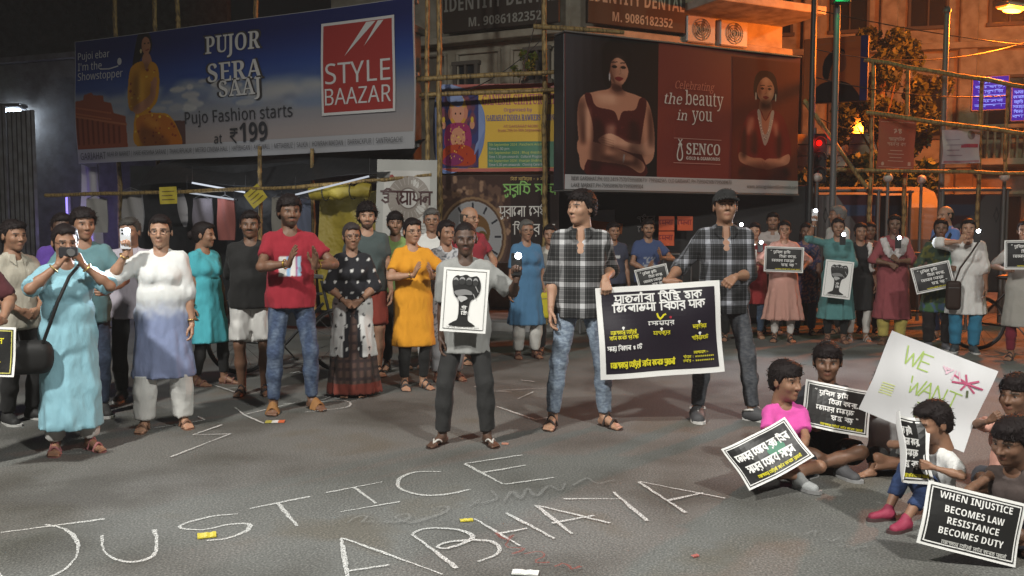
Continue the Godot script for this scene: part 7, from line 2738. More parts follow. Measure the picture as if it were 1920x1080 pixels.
const CHALK := [
	["white chalk word JUSTICE written on the road", "chalk", [
		["J", [-2.59, -4.40, -2.16, -4.61], [-2.43, -4.52, -2.28, -4.44, -2.13, -4.25, -2.04, -4.04, -2.03, -3.87, -2.10, -3.78, -2.24, -3.82, -2.30, -3.88]],
		["U", [-2.06, -4.36, -1.95, -4.14, -1.85, -4.04, -1.76, -4.00, -1.69, -4.07, -1.74, -4.25, -1.83, -4.44]],
		["S", [-1.48, -4.69, -1.60, -4.65, -1.71, -4.53, -1.70, -4.46, -1.58, -4.44, -1.47, -4.52, -1.38, -4.53, -1.35, -4.44, -1.41, -4.32, -1.51, -4.28]],
		["T", [-1.44, -4.78, -1.16, -5.00], [-1.31, -4.87, -1.11, -4.49]],
		["I", [-1.08, -5.07, -0.79, -5.29], [-0.94, -5.18, -0.76, -4.87], [-0.93, -4.72, -0.63, -4.90]],
		["C", [-0.45, -5.51, -0.61, -5.50, -0.69, -5.35, -0.66, -5.15, -0.52, -5.02, -0.37, -5.04, -0.25, -5.13]],
		["E", [0.07, -5.92, -0.31, -5.70, -0.05, -5.23, 0.26, -5.38], [-0.18, -5.49, 0.09, -5.66]],
	]],
	["white chalk word ABHAYA written on the road below the other word", "chalk", [
		["A", [-0.72, -3.79, -0.85, -4.32, -0.31, -3.85], [-0.75, -3.88, -0.56, -3.96]],
		["B", [-0.50, -4.36, -0.25, -3.92], [-0.50, -4.37, -0.44, -4.45, -0.30, -4.44, -0.21, -4.37, -0.20, -4.29, -0.26, -4.21, -0.33, -4.16, -0.36, -4.20, -0.30, -4.26, -0.18, -4.28, -0.09, -4.25, -0.06, -4.14, -0.10, -4.05, -0.16, -4.00]],
		["H", [-0.20, -4.60, 0.04, -4.20], [-0.07, -4.37, 0.08, -4.45], [-0.03, -4.69, 0.21, -4.30]],
		["A", [0.30, -4.37, 0.13, -4.83, 0.51, -4.53], [0.21, -4.53, 0.44, -4.65]],
		["Y", [0.29, -4.94, 0.62, -4.94], [0.59, -5.07, 0.71, -4.56]],
		["A", [0.94, -4.69, 0.76, -5.29, 1.21, -4.95], [0.87, -4.90, 1.11, -5.05]],
	]],
	["white chalk zigzag drawn on the road before the woman with the raised phone", "chalk", [
		["stroke", [-2.26, -6.82, -2.37, -6.48, -2.10, -6.52, -2.29, -5.85], [-2.74, -6.71, -2.45, -6.99, -2.56, -7.13]],
	]],
	["white chalk letters on the road around the sandals of the man in red", "chalk", [
		["stroke", [-2.37, -7.49, -2.20, -7.19, -1.95, -6.87], [-2.20, -7.19, -1.88, -7.72]],
		["stroke", [-1.72, -7.29, -1.43, -7.47, -1.41, -7.65, -1.51, -7.77, -1.80, -7.69]],
		["stroke", [-1.99, -7.62, -1.69, -7.81, -1.64, -7.96, -1.80, -8.01]],
	]],
	["short white chalk strokes behind the man in white shorts", "chalk", [
		["stroke", [-3.00, -8.67, -2.55, -8.14], [-2.74, -8.36, -2.60, -8.41]],
		["stroke", [-2.33, -9.24, -2.27, -9.35, -2.17, -9.18]],
		["stroke", [-1.46, -8.17, -1.21, -8.30]],
	]],
	["white chalk lines on the road between the fist poster boy and the plaid shirt man", "chalk", [
		["stroke", [-0.13, -7.51, 0.19, -6.99, 0.31, -7.09]],
		["stroke", [-0.13, -8.25, 0.33, -8.38], [0.05, -7.84, 0.20, -8.19]],
		["stroke", [0.09, -8.82, 0.22, -8.73]],
		["stroke", [-0.36, -8.47, -0.28, -8.25, 0.00, -8.17]],
	]],
	["grey rubbed out chalk scrawl between the two words", "faint", [
		["scrawl", [-0.85, -4.52, -0.83, -4.60, -0.77, -4.63, -0.78, -4.52, -0.73, -4.54], [-0.66, -4.54, -0.60, -4.52, -0.54, -4.60, -0.57, -4.66, -0.62, -4.60, -0.54, -4.52, -0.45, -4.58, -0.36, -4.69, -0.35, -4.78, -0.41, -4.78], [-0.23, -4.78, -0.18, -4.92, -0.21, -4.83, -0.09, -4.92, -0.12, -5.07], [-0.04, -4.87, 0.00, -5.07, 0.05, -4.92, 0.09, -5.13, 0.14, -4.97, 0.22, -5.18, 0.28, -5.07, 0.32, -5.23], [0.36, -5.18, 0.46, -5.35, 0.51, -5.21, 0.62, -5.29]],
	]],
	["red chalk scrawl on the road below the white word", "redchalk", [
		["scrawl", [-0.08, -4.36, -0.03, -4.26, 0.01, -4.34, -0.03, -4.17, 0.06, -4.14, 0.00, -4.07], [0.06, -4.07, 0.13, -4.10, 0.15, -4.04, 0.10, -3.97, 0.17, -3.96], [0.19, -3.91, 0.24, -3.96, 0.27, -3.88, 0.31, -3.92]],
	]],
	["small smudged chalk marks near the seated children", "faint", [
		["scrawl", [1.47, -4.34, 1.54, -4.40, 1.50, -4.31], [1.54, -4.28, 1.56, -4.23, 1.62, -4.29], [1.57, -4.17, 1.62, -4.19, 1.63, -4.12], [1.63, -4.14, 1.71, -4.17]],
	]],
]

func build_chalk(rng: RandomNumberGenerator) -> void:
	var lift := 0.0035
	for w in CHALK:
		var t := thing("chalk_word", w[0], "chalk writing", Vector3.ZERO)
		for l in w[2]:
			var p := Part.new()
			for k in range(1, l.size()):
				var raw: Array = l[k]
				var c := Curve3D.new()
				var m := raw.size() / 2
				for i in m:
					var a := Vector3(raw[i * 2], 0, raw[i * 2 + 1])
					var tg := Vector3.ZERO
					if m > 4 and i > 0 and i < m - 1:
						tg = Vector3(raw[i * 2 + 2] - raw[i * 2 - 2], 0, raw[i * 2 + 3] - raw[i * 2 - 1]) / 6.0
					c.add_point(a, -tg, tg)
				c.bake_interval = 0.015
				var L := c.get_baked_length()
				var n := maxi(3, int(L / 0.03))
				lift += 0.0003
				var was: Array = []
				for i in n + 1:
					var o := c.sample_baked(L * i / n)
					var d := (c.sample_baked(minf(L, L * i / n + 0.02)) - c.sample_baked(maxf(0, L * i / n - 0.02))).normalized()
					var s := Vector3(-d.z, 0, d.x) * rng.randf_range(0.85, 1.15) * (0.0066 + 0.0046 * sin(i * 0.21 + raw[0] * 9.0) * sin(i * 0.13 + raw[1] * 5.0) + 0.002)
					var up := Vector3(0, lift, 0)
					var j := Vector3(rng.randf_range(-0.003, 0.003), 0, rng.randf_range(-0.003, 0.003))
					var now := [o + s + up + j, o - s + up + j]
					if i > 0:
						p.quad(was[1], was[0], now[0], now[1])
						for q in range(p.n.size() - 4, p.n.size()):
							p.n[q] = Vector3.UP
					was = now
				if (l[0] as String).length() > 1:
					put("chalk_stroke", p.mesh(), M[w[1]], t)
					p = Part.new()
			if p.v.size():
				put("letter", p.mesh(), M[w[1]], t)

func scrap(label: String, x: float, z: float, w: float, h: float, turn: float, cols: Array, rng: RandomNumberGenerator) -> void:
	var t := thing("paper_scrap", label, "litter", Vector3(x, 0.0, z), Vector3(0, turn, 0), "litter on the road")
	var p := Part.new()
	var n := 6
	var hs := []
	for i in n + 1:
		hs.append(0.006 + 0.006 * absf(sin(i * 1.9 + x * 7.0)))
	for i in n:
		var a := -w / 2 + w * i / n
		var b := -w / 2 + w * (i + 1) / n
		p.quad(Vector3(a, hs[i], h / 2), Vector3(b, hs[i + 1], h / 2), Vector3(b, hs[i + 1] * 0.7 + 0.004, -h / 2), Vector3(a, hs[i] * 0.7 + 0.004, -h / 2))
		p.quad(Vector3(a, 0.004, h / 2), Vector3(b, 0.004, h / 2), Vector3(b, hs[i + 1], h / 2), Vector3(a, hs[i], h / 2))
		for j in 8:
			p.c.append(cols[i * cols.size() / n])
	put("paper", p.mesh(), M.paper, t)

func build_litter(rng: RandomNumberGenerator) -> void:
	scrap("crumpled yellow scrap of paper on the letter S", -1.53, -4.35, 0.09, 0.07, 20, [Color(0.55,0.46,0.04)], rng)
	scrap("small yellow scrap of paper at the letter H", -0.24, -4.58, 0.07, 0.03, 10, [Color(0.55,0.46,0.04)], rng)
	scrap("orange and white sweet wrapper by the brown sandal", -1.88, -6.95, 0.15, 0.07, 8, [Color(0.35,0.30,0.05), Color(0.6,0.58,0.55), Color(0.55,0.12,0.04)], rng)
	scrap("tiny pink scrap of paper by the flip-flop", -0.05, -6.23, 0.05, 0.03, 0, [Color(0.45,0.22,0.16)], rng)
	scrap("tiny red scrap of paper near the seated children", 0.86, -4.07, 0.035, 0.02, 30, [Color(0.35,0.10,0.08)], rng)
	scrap("white slip of paper beside the red scrawl", 0.06, -3.87, 0.12, 0.05, -8, [Color(0.6,0.6,0.58)], rng)

const S1 := Color(0.37, 0.21, 0.135)     # light brown skin
const S2 := Color(0.27, 0.145, 0.088)    # brown
const S3 := Color(0.155, 0.080, 0.050)   # dark brown
const S4 := Color(0.085, 0.045, 0.031)   # very dark brown
const GREY := Color(0.20, 0.20, 0.20)

func phone(label: String, at: Transform3D, turn: float, energy: float, dark := true) -> void:
	# upright phone, lamp side towards its +z, in the closed hand
	var t := thing("phone", label, "phone", at.origin, Vector3(0, turn, 0), "phones held up as lights")
	var b := Part.new()
	b.box(Transform3D(Basis(), Vector3(0, 0.03, 0)), Vector3(0.074, 0.155, 0.009), 0.003)
	b.tint(Color(0.02, 0.02, 0.022) if dark else Color(0.55, 0.56, 0.58))
	put("case", b.mesh(), M.plastic, t)
	var c := Part.new()
	for y in [0.0, 0.024]:
		c.rod(Vector3(-0.02, 0.092 - y, 0.004), Vector3(-0.02, 0.092 - y, 0.007), 0.008, 0.008, 10)
	c.tint(Color(0.01, 0.01, 0.01))
	put("camera_lens", c.mesh(), M.plastic, t)
	if energy > 0.0:
		var f := Part.new()
		f.ball(Transform3D(Basis(), Vector3(0.012, 0.088, 0.006)), Vector3(0.022, 0.022, 0.006), 6, 12)
		put("flash_lamp", f.mesh(), glow(Color(0.93, 0.96, 1.0), 45.0), t)
		var l := SpotLight3D.new()
		l.name = "light"
		l.position = Vector3(0.012, 0.088, 0.03)
		l.rotation_degrees = Vector3(0, 180, 0)
		l.light_color = Color(0.93, 0.96, 1.0)
		l.light_energy = energy
		l.light_size = 0.02
		l.spot_angle = 65.0
		l.spot_angle_attenuation = 0.8
		l.spot_range = 40.0
		l.shadow_enabled = true
		t.add_child(l)

func handbag(label: String, pos: Vector3, turn: float, size: Vector3, col: Color, strap: Array) -> void:
	var t := thing("handbag", label, "bag", pos, Vector3(0, turn, 0))
	var f := Field.new()
	f.k = 0.03
	var h := size * 0.5
	for i in 7:
		var y := (i / 3.0 - 1.0) * (h.y - h.z * 0.8)
		f.cap(Vector3(-h.x + h.z, y, 0), Vector3(h.x - h.z, y, 0), h.z, h.z)
	var p := net(f, -h * 1.4 - Vector3.ONE * 0.02, h * 1.4 + Vector3.ONE * 0.02, 0.014, 1.5)
	p.tint(col)
	put("bag_body", p.mesh(), M.vinyl, t)
	var z := Part.new()
	z.rod(Vector3(-h.x * 0.7, h.y * 0.55, h.z + 0.004), Vector3(h.x * 0.7, h.y * 0.55, h.z + 0.004), 0.004, 0.004, 5)
	put("zip", z.mesh(), M.steel, t)
	var s := Part.new()
	var pts := PackedVector3Array()
	var rr := PackedFloat32Array()
	var inv := t.transform.affine_inverse()
	for q in strap:
		pts.append(inv * (q as Vector3)); rr.append(0.011)
	s.tube(pts, rr, 6)
	s.tint(col)
	put("strap", s.mesh(), M.vinyl, t)

func scarf(who: Dictionary, col: Color, paths: Array, r := 0.05) -> void:      # a dupatta: cloth drawn along paths on the body, in own axes at 1.70 m
	var U: Callable = who.U
	var p := Field.new()
	p.k = 0.03
	p.noise = rough_noise
	p.amp = 0.012
	p.nsc = Vector3(22, 7, 22)
	var lo := Vector3(1e9, 1e9, 1e9)
	var hi := -lo
	for path in paths:
		for i in path.size() - 1:
			var a: Vector3 = U.call(path[i].x, path[i].y, path[i].z)
			var b: Vector3 = U.call(path[i + 1].x, path[i + 1].y, path[i + 1].z)
			p.cap(a, b, r, r, 1.5)
			lo = lo.min(a).min(b); hi = hi.max(a).max(b)
	var m := net(p, lo - Vector3.ONE * 0.09, hi + Vector3.ONE * 0.09, 0.017, 1.5)
	m.tint(col)
	put("dupatta", m.mesh(), M.cloth, who.root)

func build_people() -> void:
	var denim := Color(0.055, 0.085, 0.15)
	var jeans := func(v: Vector3, n: Vector3, c: Color) -> Color:      # worn pale in patches
		var k := 0.12 + rough_noise.get_noise_3dv(v * Vector3(12, 6, 12)) * 0.4
		return c.lerp(Color(0.24, 0.29, 0.36), clampf(k, 0.0, 0.6))
	# ---- the left of the ring
	person({"label": "person in maroon sleeves and grey trousers holding a yellow-edged placard", "x": -3.55, "z": -5.65, "h": 1.62, "yaw": 35, "skin": S2, "top": "tee", "tc": Color(0.07, 0.012, 0.018), "sleeve": 0.95, "bottom": "loose", "bc": Color(0.30, 0.28, 0.25), "l": ["hold", {"at": Vector3(0.24, 1.0, 0.24)}], "shc": Color(0.05, 0.04, 0.035)})
	placard("placard", "yellow", "black placard with a yellow inner edge held by the person in maroon sleeves", "placard", Vector3(-3.21, 0.80, -5.30), Vector3(14, -4, -3), 0.40, 0.30, 0.01, 0.004, "protest placards")
	person({"label": "man in a pale blue shirt half behind the person in maroon sleeves", "x": -4.28, "z": -6.65, "h": 1.62, "yaw": 60, "skin": S2, "tc": Color(0.34, 0.40, 0.52), "top": "tee", "sleeve": 0.95, "cell": 0.021, "bc": Color(0.03, 0.03, 0.035)})
	person({"label": "man in a beige shirt and black trousers turned sideways behind the woman with the camera", "x": -3.93, "z": -7.0, "h": 1.57, "yaw": 62, "skin": S2, "hair": "short", "tc": Color(0.38, 0.35, 0.29), "sleeve": 0.95, "lapels": true, "hem": 0.80, "bc": Color(0.012, 0.012, 0.013), "shoes": "shoe", "shc": Color(0.02, 0.02, 0.02), "l": "clasp", "r": "clasp", "cell": 0.019})
	person({"label": "dark-faced man in a purple T-shirt behind the woman with the camera", "x": -3.92, "z": -7.75, "h": 1.64, "yaw": 30, "skin": S4, "tc": Color(0.075, 0.035, 0.22), "cell": 0.021, "bc": Color(0.02, 0.02, 0.025)})
	var cw := person({"label": "woman in a long pale blue tunic photographing with a small camera at her eye", "x": -3.05, "z": -6.06, "h": 1.53, "yaw": 34, "fem": true, "fat": 0.28, "skin": S2, "hair": "bun", "glasses": true, "tc": Color(0.22, 0.42, 0.50), "sleeve": 0.98, "slw": 0.02, "hem": 0.19, "flare": [0.215, 0.205, 5.0, 0.04], "topname": "tunic", "bottom": "loose", "bc": Color(0.44, 0.43, 0.41), "shoes": "sandal", "shc": Color(0.30, 0.11, 0.11), "solec": Color(0.22, 0.09, 0.09), "r": "eye", "l": "eye", "nod": 8, "look": 4, "bangles": Color(0.55, 0.40, 0.16), "cell": 0.016, "feet": [[-0.10, -0.02, -12], [0.11, 0.02, 22]]})
	var cpos: Vector3 = (cw.grip[0].origin + cw.grip[1].origin) / 2.0 + Vector3(0.0, 0.03, 0.02)
	var cam := thing("small_camera", "small black camera held to the eye of the woman in pale blue", "camera", cpos, Vector3(0, 34, 0))
	var cb := Part.new()
	cb.box(Transform3D(), Vector3(0.115, 0.07, 0.032), 0.006)
	cb.tint(Color(0.03, 0.03, 0.032))
	put("camera_body", cb.mesh(), M.plastic, cam)
	var cl := Part.new()
	cl.rod(Vector3(0.01, 0, 0.015), Vector3(0.01, 0, 0.05), 0.026, 0.024, 16)
	put("lens", cl.mesh(), M.steel, cam)
	handbag("black handbag hanging at the hip of the woman in pale blue", Vector3(-3.20, 0.69, -5.80), 20, Vector3(0.30, 0.20, 0.12), Color(0.012, 0.012, 0.013), [Vector3(-3.09, 0.78, -5.80), Vector3(-3.02, 0.93, -5.78), Vector3(-2.97, 1.06, -5.78), Vector3(-2.93, 1.22, -5.86), Vector3(-2.93, 1.30, -6.02)])
	person({"label": "young man in a teal T-shirt looking over the woman with the camera", "x": -3.47, "z": -7.2, "h": 1.67, "yaw": 25, "look": 18, "skin": S2, "hair": "quiff", "tc": Color(0.10, 0.20, 0.22), "hem": 0.78, "bottom": "jeans", "bc": Color(0.02, 0.035, 0.06), "bm": M.denim, "shoes": "shoe", "shc": Color(0.02, 0.02, 0.02), "r": "hold", "l": "hold", "cell": 0.019})
	person({"label": "man in a pale lilac shirt and black trousers beside the woman with the raised phone", "x": -3.40, "z": -7.9, "h": 1.60, "yaw": 20, "look": -22, "skin": S2, "moustache": 0.6, "hairc": Color(0.05, 0.045, 0.04), "tc": Color(0.36, 0.33, 0.38), "sleeve": 1.55, "lapels": true, "vneck": true, "hem": 0.78, "bc": Color(0.010, 0.010, 0.011), "shoes": "shoe", "shc": Color(0.03, 0.025, 0.02), "cell": 0.018})
	var ombre := func(v: Vector3, n: Vector3, c: Color) -> Color:       # dyed from white to slate blue below the waist
		var e := 0.03 * rough_noise.get_noise_3dv(v * 14.0)
		var o := Color(0.62, 0.63, 0.62).lerp(Color(0.19, 0.23, 0.37), smoothstep(1.10, 0.88, v.y + e))
		if v.y < 0.50:
			o = o.lerp(Color(0.15, 0.18, 0.31), 0.5)
		return o
	var fw := person({"label": "woman in a tunic dyed white to slate blue raising a phone", "x": -2.69, "z": -6.8, "h": 1.61, "yaw": 14, "fem": true, "fat": 0.38, "skin": S1, "hair": "bun", "glasses": true, "paint": ombre, "sleeve": 1.05, "slw": 0.024, "hem": 0.42, "flare": [0.245, 0.195, 6.0, 0.03], "topname": "tunic", "bottom": "palazzo", "bc": Color(0.56, 0.56, 0.54), "ankle": 0.02, "shc": Color(0.16, 0.08, 0.05), "r": ["raise", {"world": Vector3(-2.86, 1.36, -6.58)}], "bangles": Color(0.6, 0.42, 0.16), "cell": 0.016, "feet": [[-0.14, 0.06, -8], [0.13, 0.0, 22]]})
	phone("white phone with its lamp glaring in the hand of the woman in the dyed tunic", Transform3D(Basis(), fw.grip[0].origin), 16, 2.4, false)
	person({"label": "woman in a turquoise tunic and black leggings turned away to the side", "x": -3.0, "z": -8.65, "h": 1.56, "yaw": 62, "look": 25, "fem": true, "fat": 0.19, "skin": S2, "hair": "bun", "tc": Color(0.06, 0.36, 0.42), "sleeve": 0.7, "hem": 0.46, "flare": [0.24, 0.21, 5.0, 0.06], "topname": "tunic", "bottom": "tight", "bc": Color(0.010, 0.010, 0.011), "shc": Color(0.20, 0.09, 0.07), "bangles": Color(0.4, 0.3, 0.15), "cell": 0.018, "feet": [[-0.10, -0.05, 5], [0.12, 0.10, 20]]})
	person({"label": "moustached man in a black T-shirt and white shorts, hands behind his back", "x": -2.40, "z": -8.15, "h": 1.67, "yaw": 12, "fat": 0.34, "skin": S3, "moustache": 0.95, "tc": Color(0.010, 0.010, 0.011), "sleeve": 1.05, "hem": 0.82, "bottom": "shorts", "bc": Color(0.56, 0.55, 0.53), "bcrumple": 0.008, "botname": "shorts", "r": "back", "l": "back", "shc": Color(0.03, 0.02, 0.02), "cell": 0.017})
	var tee := func(v: Vector3, n: Vector3, c: Color) -> Color:          # the printed letters on the chest
		if n.z > 0.3 and v.y > 1.09 and v.y < 1.235:
			var x := v.x + 0.02
			if x > -0.075 and x < 0.095:
				if x < -0.015: return Color(0.60, 0.58, 0.56)
				if x < 0.02: return Color(0.20, 0.34, 0.52)
				if x < 0.055: return Color(0.60, 0.58, 0.56)
				if x < 0.075: return Color(0.30, 0.10, 0.22)
				return Color(0.30, 0.48, 0.62)
		return c
	person({"label": "bearded man in a red printed T-shirt and jeans clapping", "x": -1.86, "z": -7.44, "h": 1.79, "yaw": 16, "look": 12, "skin": S3, "beard": 0.75, "moustache": 0.8, "hair": "quiff", "tc": Color(0.24, 0.010, 0.022), "paint": tee, "hem": 0.83, "fat": 0.09, "bottom": "jeans", "bc": denim, "bpaint": jeans, "bm": M.denim, "shoes": "slide", "shc": Color(0.25, 0.115, 0.035), "solec": Color(0.03, 0.025, 0.02), "r": ["clap", {"at": Vector3(0.02, 1.19, 0.31)}], "l": ["clap", {"at": Vector3(0.17, 1.17, 0.28), "fingers": Vector3(0.05, 0.8, 0.4), "palm": Vector3(-0.8, 0, 0.5)}], "bangles": Color(0.4, 0.28, 0.05), "cell": 0.0155, "feet": [[-0.16, 0.05, -6], [0.16, -0.02, 28]]})
	var dots := func(v: Vector3, n: Vector3, c: Color) -> Color:         # black cloth with small white flowers, two white lower panels with dark ones
		var ax := absf(v.x)
		var panel := v.y < 1.0 and n.z > -0.2 and ax > 0.055 + maxf(0.0, 0.9 - v.y) * 0.10 and ax < 0.20 + maxf(0.0, 0.9 - v.y) * 0.10
		var g := Vector2(fposmod(v.x + (0.055 if int(floor(v.y / 0.11)) % 2 else 0.0), 0.11) - 0.055, fposmod(v.y, 0.11) - 0.055).length()
		if panel:
			return Color(0.02, 0.02, 0.025) if g < 0.014 else Color(0.58, 0.58, 0.57)
		return Color(0.55, 0.55, 0.54) if g < 0.014 else Color(0.010, 0.010, 0.012)
	var band := func(v: Vector3, n: Vector3, c: Color) -> Color:         # brown weave with a red border at the hem
		if v.y < 0.15: return Color(0.16, 0.028, 0.018)
		return c.lerp(Color(0.09, 0.05, 0.04), 0.5 + 0.5 * sin(v.x * 90.0)) if fposmod(v.y, 0.09) > 0.03 else c
	var ow := person({"label": "older woman in a black and white dotted tunic and long brown skirt", "x": -1.46, "z": -8.10, "h": 1.55, "yaw": 8, "look": 12, "fem": true, "fat": 0.12, "skin": S2, "hair": "bun", "hairc": Color(0.04, 0.035, 0.035), "glasses": true, "bindi": Color(0.02, 0.005, 0.005), "paint": dots, "sleeve": 1.35, "hem": 0.40, "flare": [0.235, 0.17, 4.0, 0.03], "topname": "tunic", "bottom": "skirt", "bc": Color(0.028, 0.019, 0.016), "bpaint": band, "r": "clasp", "l": "clasp", "bangles": Color(0.06, 0.03, 0.02), "cell": 0.0155, "feet": [[-0.07, 0, -5], [0.07, 0, 5]]})
	person({"label": "curly-haired bearded man in a grey green T-shirt and red shorts", "x": -1.50, "z": -9.2, "h": 1.77, "yaw": 12, "skin": S1, "hair": "curly", "beard": 0.8, "moustache": 0.5, "tc": Color(0.055, 0.075, 0.075), "scoop": 0.09, "fat": 0.12, "bottom": "shorts", "bc": Color(0.26, 0.045, 0.03), "botname": "shorts", "r": "back", "cell": 0.019})
	person({"label": "person in a light green T-shirt and black trousers beside the curly-haired man", "x": -1.27, "z": -9.67, "h": 1.69, "yaw": 10, "skin": S2, "hair": "fringe", "tc": Color(0.20, 0.30, 0.10), "bc": Color(0.012, 0.012, 0.013), "r": "back", "l": "back", "cell": 0.02})
	person({"label": "woman in a bright yellow tunic and black leggings clapping", "x": -0.95, "z": -8.47, "h": 1.60, "yaw": 16, "look": 12, "fem": true, "fat": 0.19, "skin": S1, "hair": "bun", "glasses": true, "tc": Color(0.62, 0.27, 0.012), "sleeve": 0.72, "hem": 0.44, "flare": [0.225, 0.17, 5.0, 0.03], "topname": "tunic", "bottom": "tight", "bc": Color(0.009, 0.009, 0.010), "shc": Color(0.05, 0.04, 0.04), "r": ["clap", {"at": Vector3(0.03, 1.17, 0.25)}], "l": ["clap", {"at": Vector3(0.15, 1.16, 0.24)}], "bangles": Color(0.45, 0.32, 0.12), "cell": 0.016, "feet": [[-0.09, 0.02, -2], [0.09, 0.03, 22]]})
	person({"label": "older man in a plain white shirt in front of the grey white banner", "x": -0.88, "z": -9.75, "h": 1.73, "yaw": 6, "skin": S2, "hairc": Color(0.09, 0.085, 0.08), "glasses": true, "tc": Color(0.58, 0.58, 0.56), "sleeve": 1.9, "hem": 0.62, "flare": [0.22, 0.18, 5.0, 0.03], "bc": Color(0.5, 0.5, 0.48), "cell": 0.02})
	var print := func(v: Vector3, n: Vector3, c: Color) -> Color:        # small grey leaves printed on white
		return Color(0.12, 0.13, 0.15) if rough_noise.get_noise_3dv(v * Vector3(38, 30, 38)) > 0.28 else c
	person({"label": "woman in a grey and white printed suit clapping beside the fist poster boy", "x": -0.66, "z": -8.92, "h": 1.58, "yaw": 22, "look": 10, "fem": true, "fat": 0.15, "skin": S2, "hair": "bun", "tc": Color(0.42, 0.43, 0.45), "paint": print, "sleeve": 1.3, "hem": 0.46, "flare": [0.22, 0.17, 5.0, 0.05], "topname": "tunic", "bottom": "loose", "bc": Color(0.36, 0.37, 0.39), "shc": Color(0.16, 0.07, 0.05), "r": "clap", "l": "clap", "bangles": Color(0.45, 0.10, 0.06), "cell": 0.018})
	person({"label": "balding man with glasses in a crimson shirt in front of the clock banner", "x": -0.48, "z": -10.05, "h": 1.76, "yaw": 40, "look": 15, "skin": S1, "hair": "bald", "hairc": Color(0.06, 0.055, 0.05), "glasses": true, "tc": Color(0.28, 0.025, 0.04), "lapels": true, "r": "hold", "l": "hold", "cell": 0.02, "bc": Color(0.03, 0.03, 0.03)})
	# ---- the middle
	var fb := person({"label": "young man in a grey T-shirt wearing a raised fist poster and lifting a phone lamp", "x": -0.33, "z": -6.29, "h": 1.55, "yaw": 4, "skin": S4, "hair": "buzz", "moustache": 0.3, "tc": Color(0.26, 0.265, 0.255), "hem": 0.72, "sleeve": 0.9, "slw": 0.024, "loose": 0.018, "bottom": "trousers", "bc": Color(0.020, 0.021, 0.023), "shoes": "flipflop", "shc": Color(0.48, 0.46, 0.43), "solec": Color(0.035, 0.022, 0.018), "r": ["down", {"at": Vector3(0.20, 0.77, 0.06)}], "l": ["raise", {"world": Vector3(0.03, 1.19, -6.10), "pole": Vector3(0.9, -1, -0.3)}], "cell": 0.015, "feet": [[-0.17, 0.02, -35], [0.15, 0.03, 20]]})
	phone("dark phone with its lamp glaring held by the fist poster young man", Transform3D(Basis(), fb.grip[1].origin), 2, 2.2)
	placard("fist_poster", "fist", "white poster with a black raised fist on the chest of the young man in grey", "poster", Vector3(-0.325, 1.045, -6.075), Vector3(2, -6, -4), 0.315, 0.44, 0.008, 0.003, "raised fist posters")
	person({"label": "woman in a plain blue tunic and white trousers behind the phone lamp", "x": 0.17, "z": -10.46, "h": 1.60, "yaw": 15, "fem": true, "fat": 0.19, "skin": S2, "hair": "bun", "hairc": Color(0.10, 0.095, 0.09), "glasses": true, "tc": Color(0.055, 0.15, 0.27), "sleeve": 0.9, "hem": 0.42, "flare": [0.24, 0.19, 5.0, 0.05], "topname": "tunic", "bottom": "loose", "bc": Color(0.52, 0.51, 0.48), "shc": Color(0.12, 0.05, 0.04), "cell": 0.019})
	person({"label": "person in a pale beige shirt half behind the man in the lighter plaid shirt", "x": 0.46, "z": -10.75, "h": 1.54, "yaw": -5, "fem": true, "skin": S2, "hair": "bun", "tc": Color(0.42, 0.40, 0.36), "sleeve": 0.95, "hem": 0.70, "bc": Color(0.02, 0.02, 0.022), "cell": 0.021, "shc": Color(0.10, 0.05, 0.04)})
	handbag("yellow cloth bag hanging behind the young man with the phone lamp", Vector3(0.35, 0.62, -10.45), 0, Vector3(0.20, 0.30, 0.07), Color(0.42, 0.36, 0.02), [Vector3(0.30, 0.76, -10.45), Vector3(0.36, 0.92, -10.5), Vector3(0.42, 0.76, -10.45)])
	person({"label": "tall man in a black and white plaid shirt and pale jeans holding the banner", "x": 0.53, "z": -6.84, "h": 1.81, "yaw": -6, "look": -42, "nod": 0, "skin": S1, "hair": "quiff", "moustache": 0.15, "tc": Color.WHITE, "tm": M.plaid, "sleeve": 1.25, "slw": 0.02, "lapels": true, "lapelc": Color.WHITE, "vneck": true, "hem": 0.80, "bottom": "jeans", "bc": Color(0.26, 0.32, 0.39), "bm": M.denim, "bcrumple": 0.005, "shc": Color(0.035, 0.022, 0.018), "r": ["down", {"at": Vector3(0.21, 0.86, 0.10)}], "l": ["hold", {"world": Vector3(0.71, 1.15, -6.74), "fingers": Vector3(0.1, -0.75, 0.45), "palm": Vector3(-0.2, -0.2, -1), "pole": Vector3(0.3, -1, -0.7)}], "cell": 0.0145, "feet": [[-0.21, 0.04, -8], [0.19, -0.02, 40]]})
	person({"label": "tall man in a cap, plaid shirt and grey jeans holding the banner", "x": 1.70, "z": -7.10, "h": 1.83, "yaw": -4, "nod": -6, "skin": S2, "hair": "short", "cap": Color(0.012, 0.012, 0.014), "moustache": 0.2, "tc": Color(0.62, 0.64, 0.70), "tm": M.plaid, "sleeve": 1.3, "slw": 0.02, "lapels": true, "lapelc": Color(0.62, 0.64, 0.70), "vneck": true, "hem": 0.80, "bottom": "jeans", "bc": Color(0.085, 0.09, 0.095), "bm": M.denim, "bcrumple": 0.005, "shoes": "clog", "shc": Color(0.055, 0.055, 0.06), "solec": Color(0.55, 0.54, 0.52), "r": ["hold", {"world": Vector3(1.22, 1.12, -6.98), "fingers": Vector3(-0.6, -0.2, 0.3), "pole": Vector3(0.7, -1, -0.2)}], "l": ["hold", {"world": Vector3(1.72, 1.16, -6.84), "fingers": Vector3(-0.5, -0.3, 0.5), "palm": Vector3(0.1, -0.4, -1), "pole": Vector3(0.5, -1, -0.5)}], "cell": 0.0145, "feet": [[-0.20, 0.02, -4], [0.23, 0.05, 55]]})
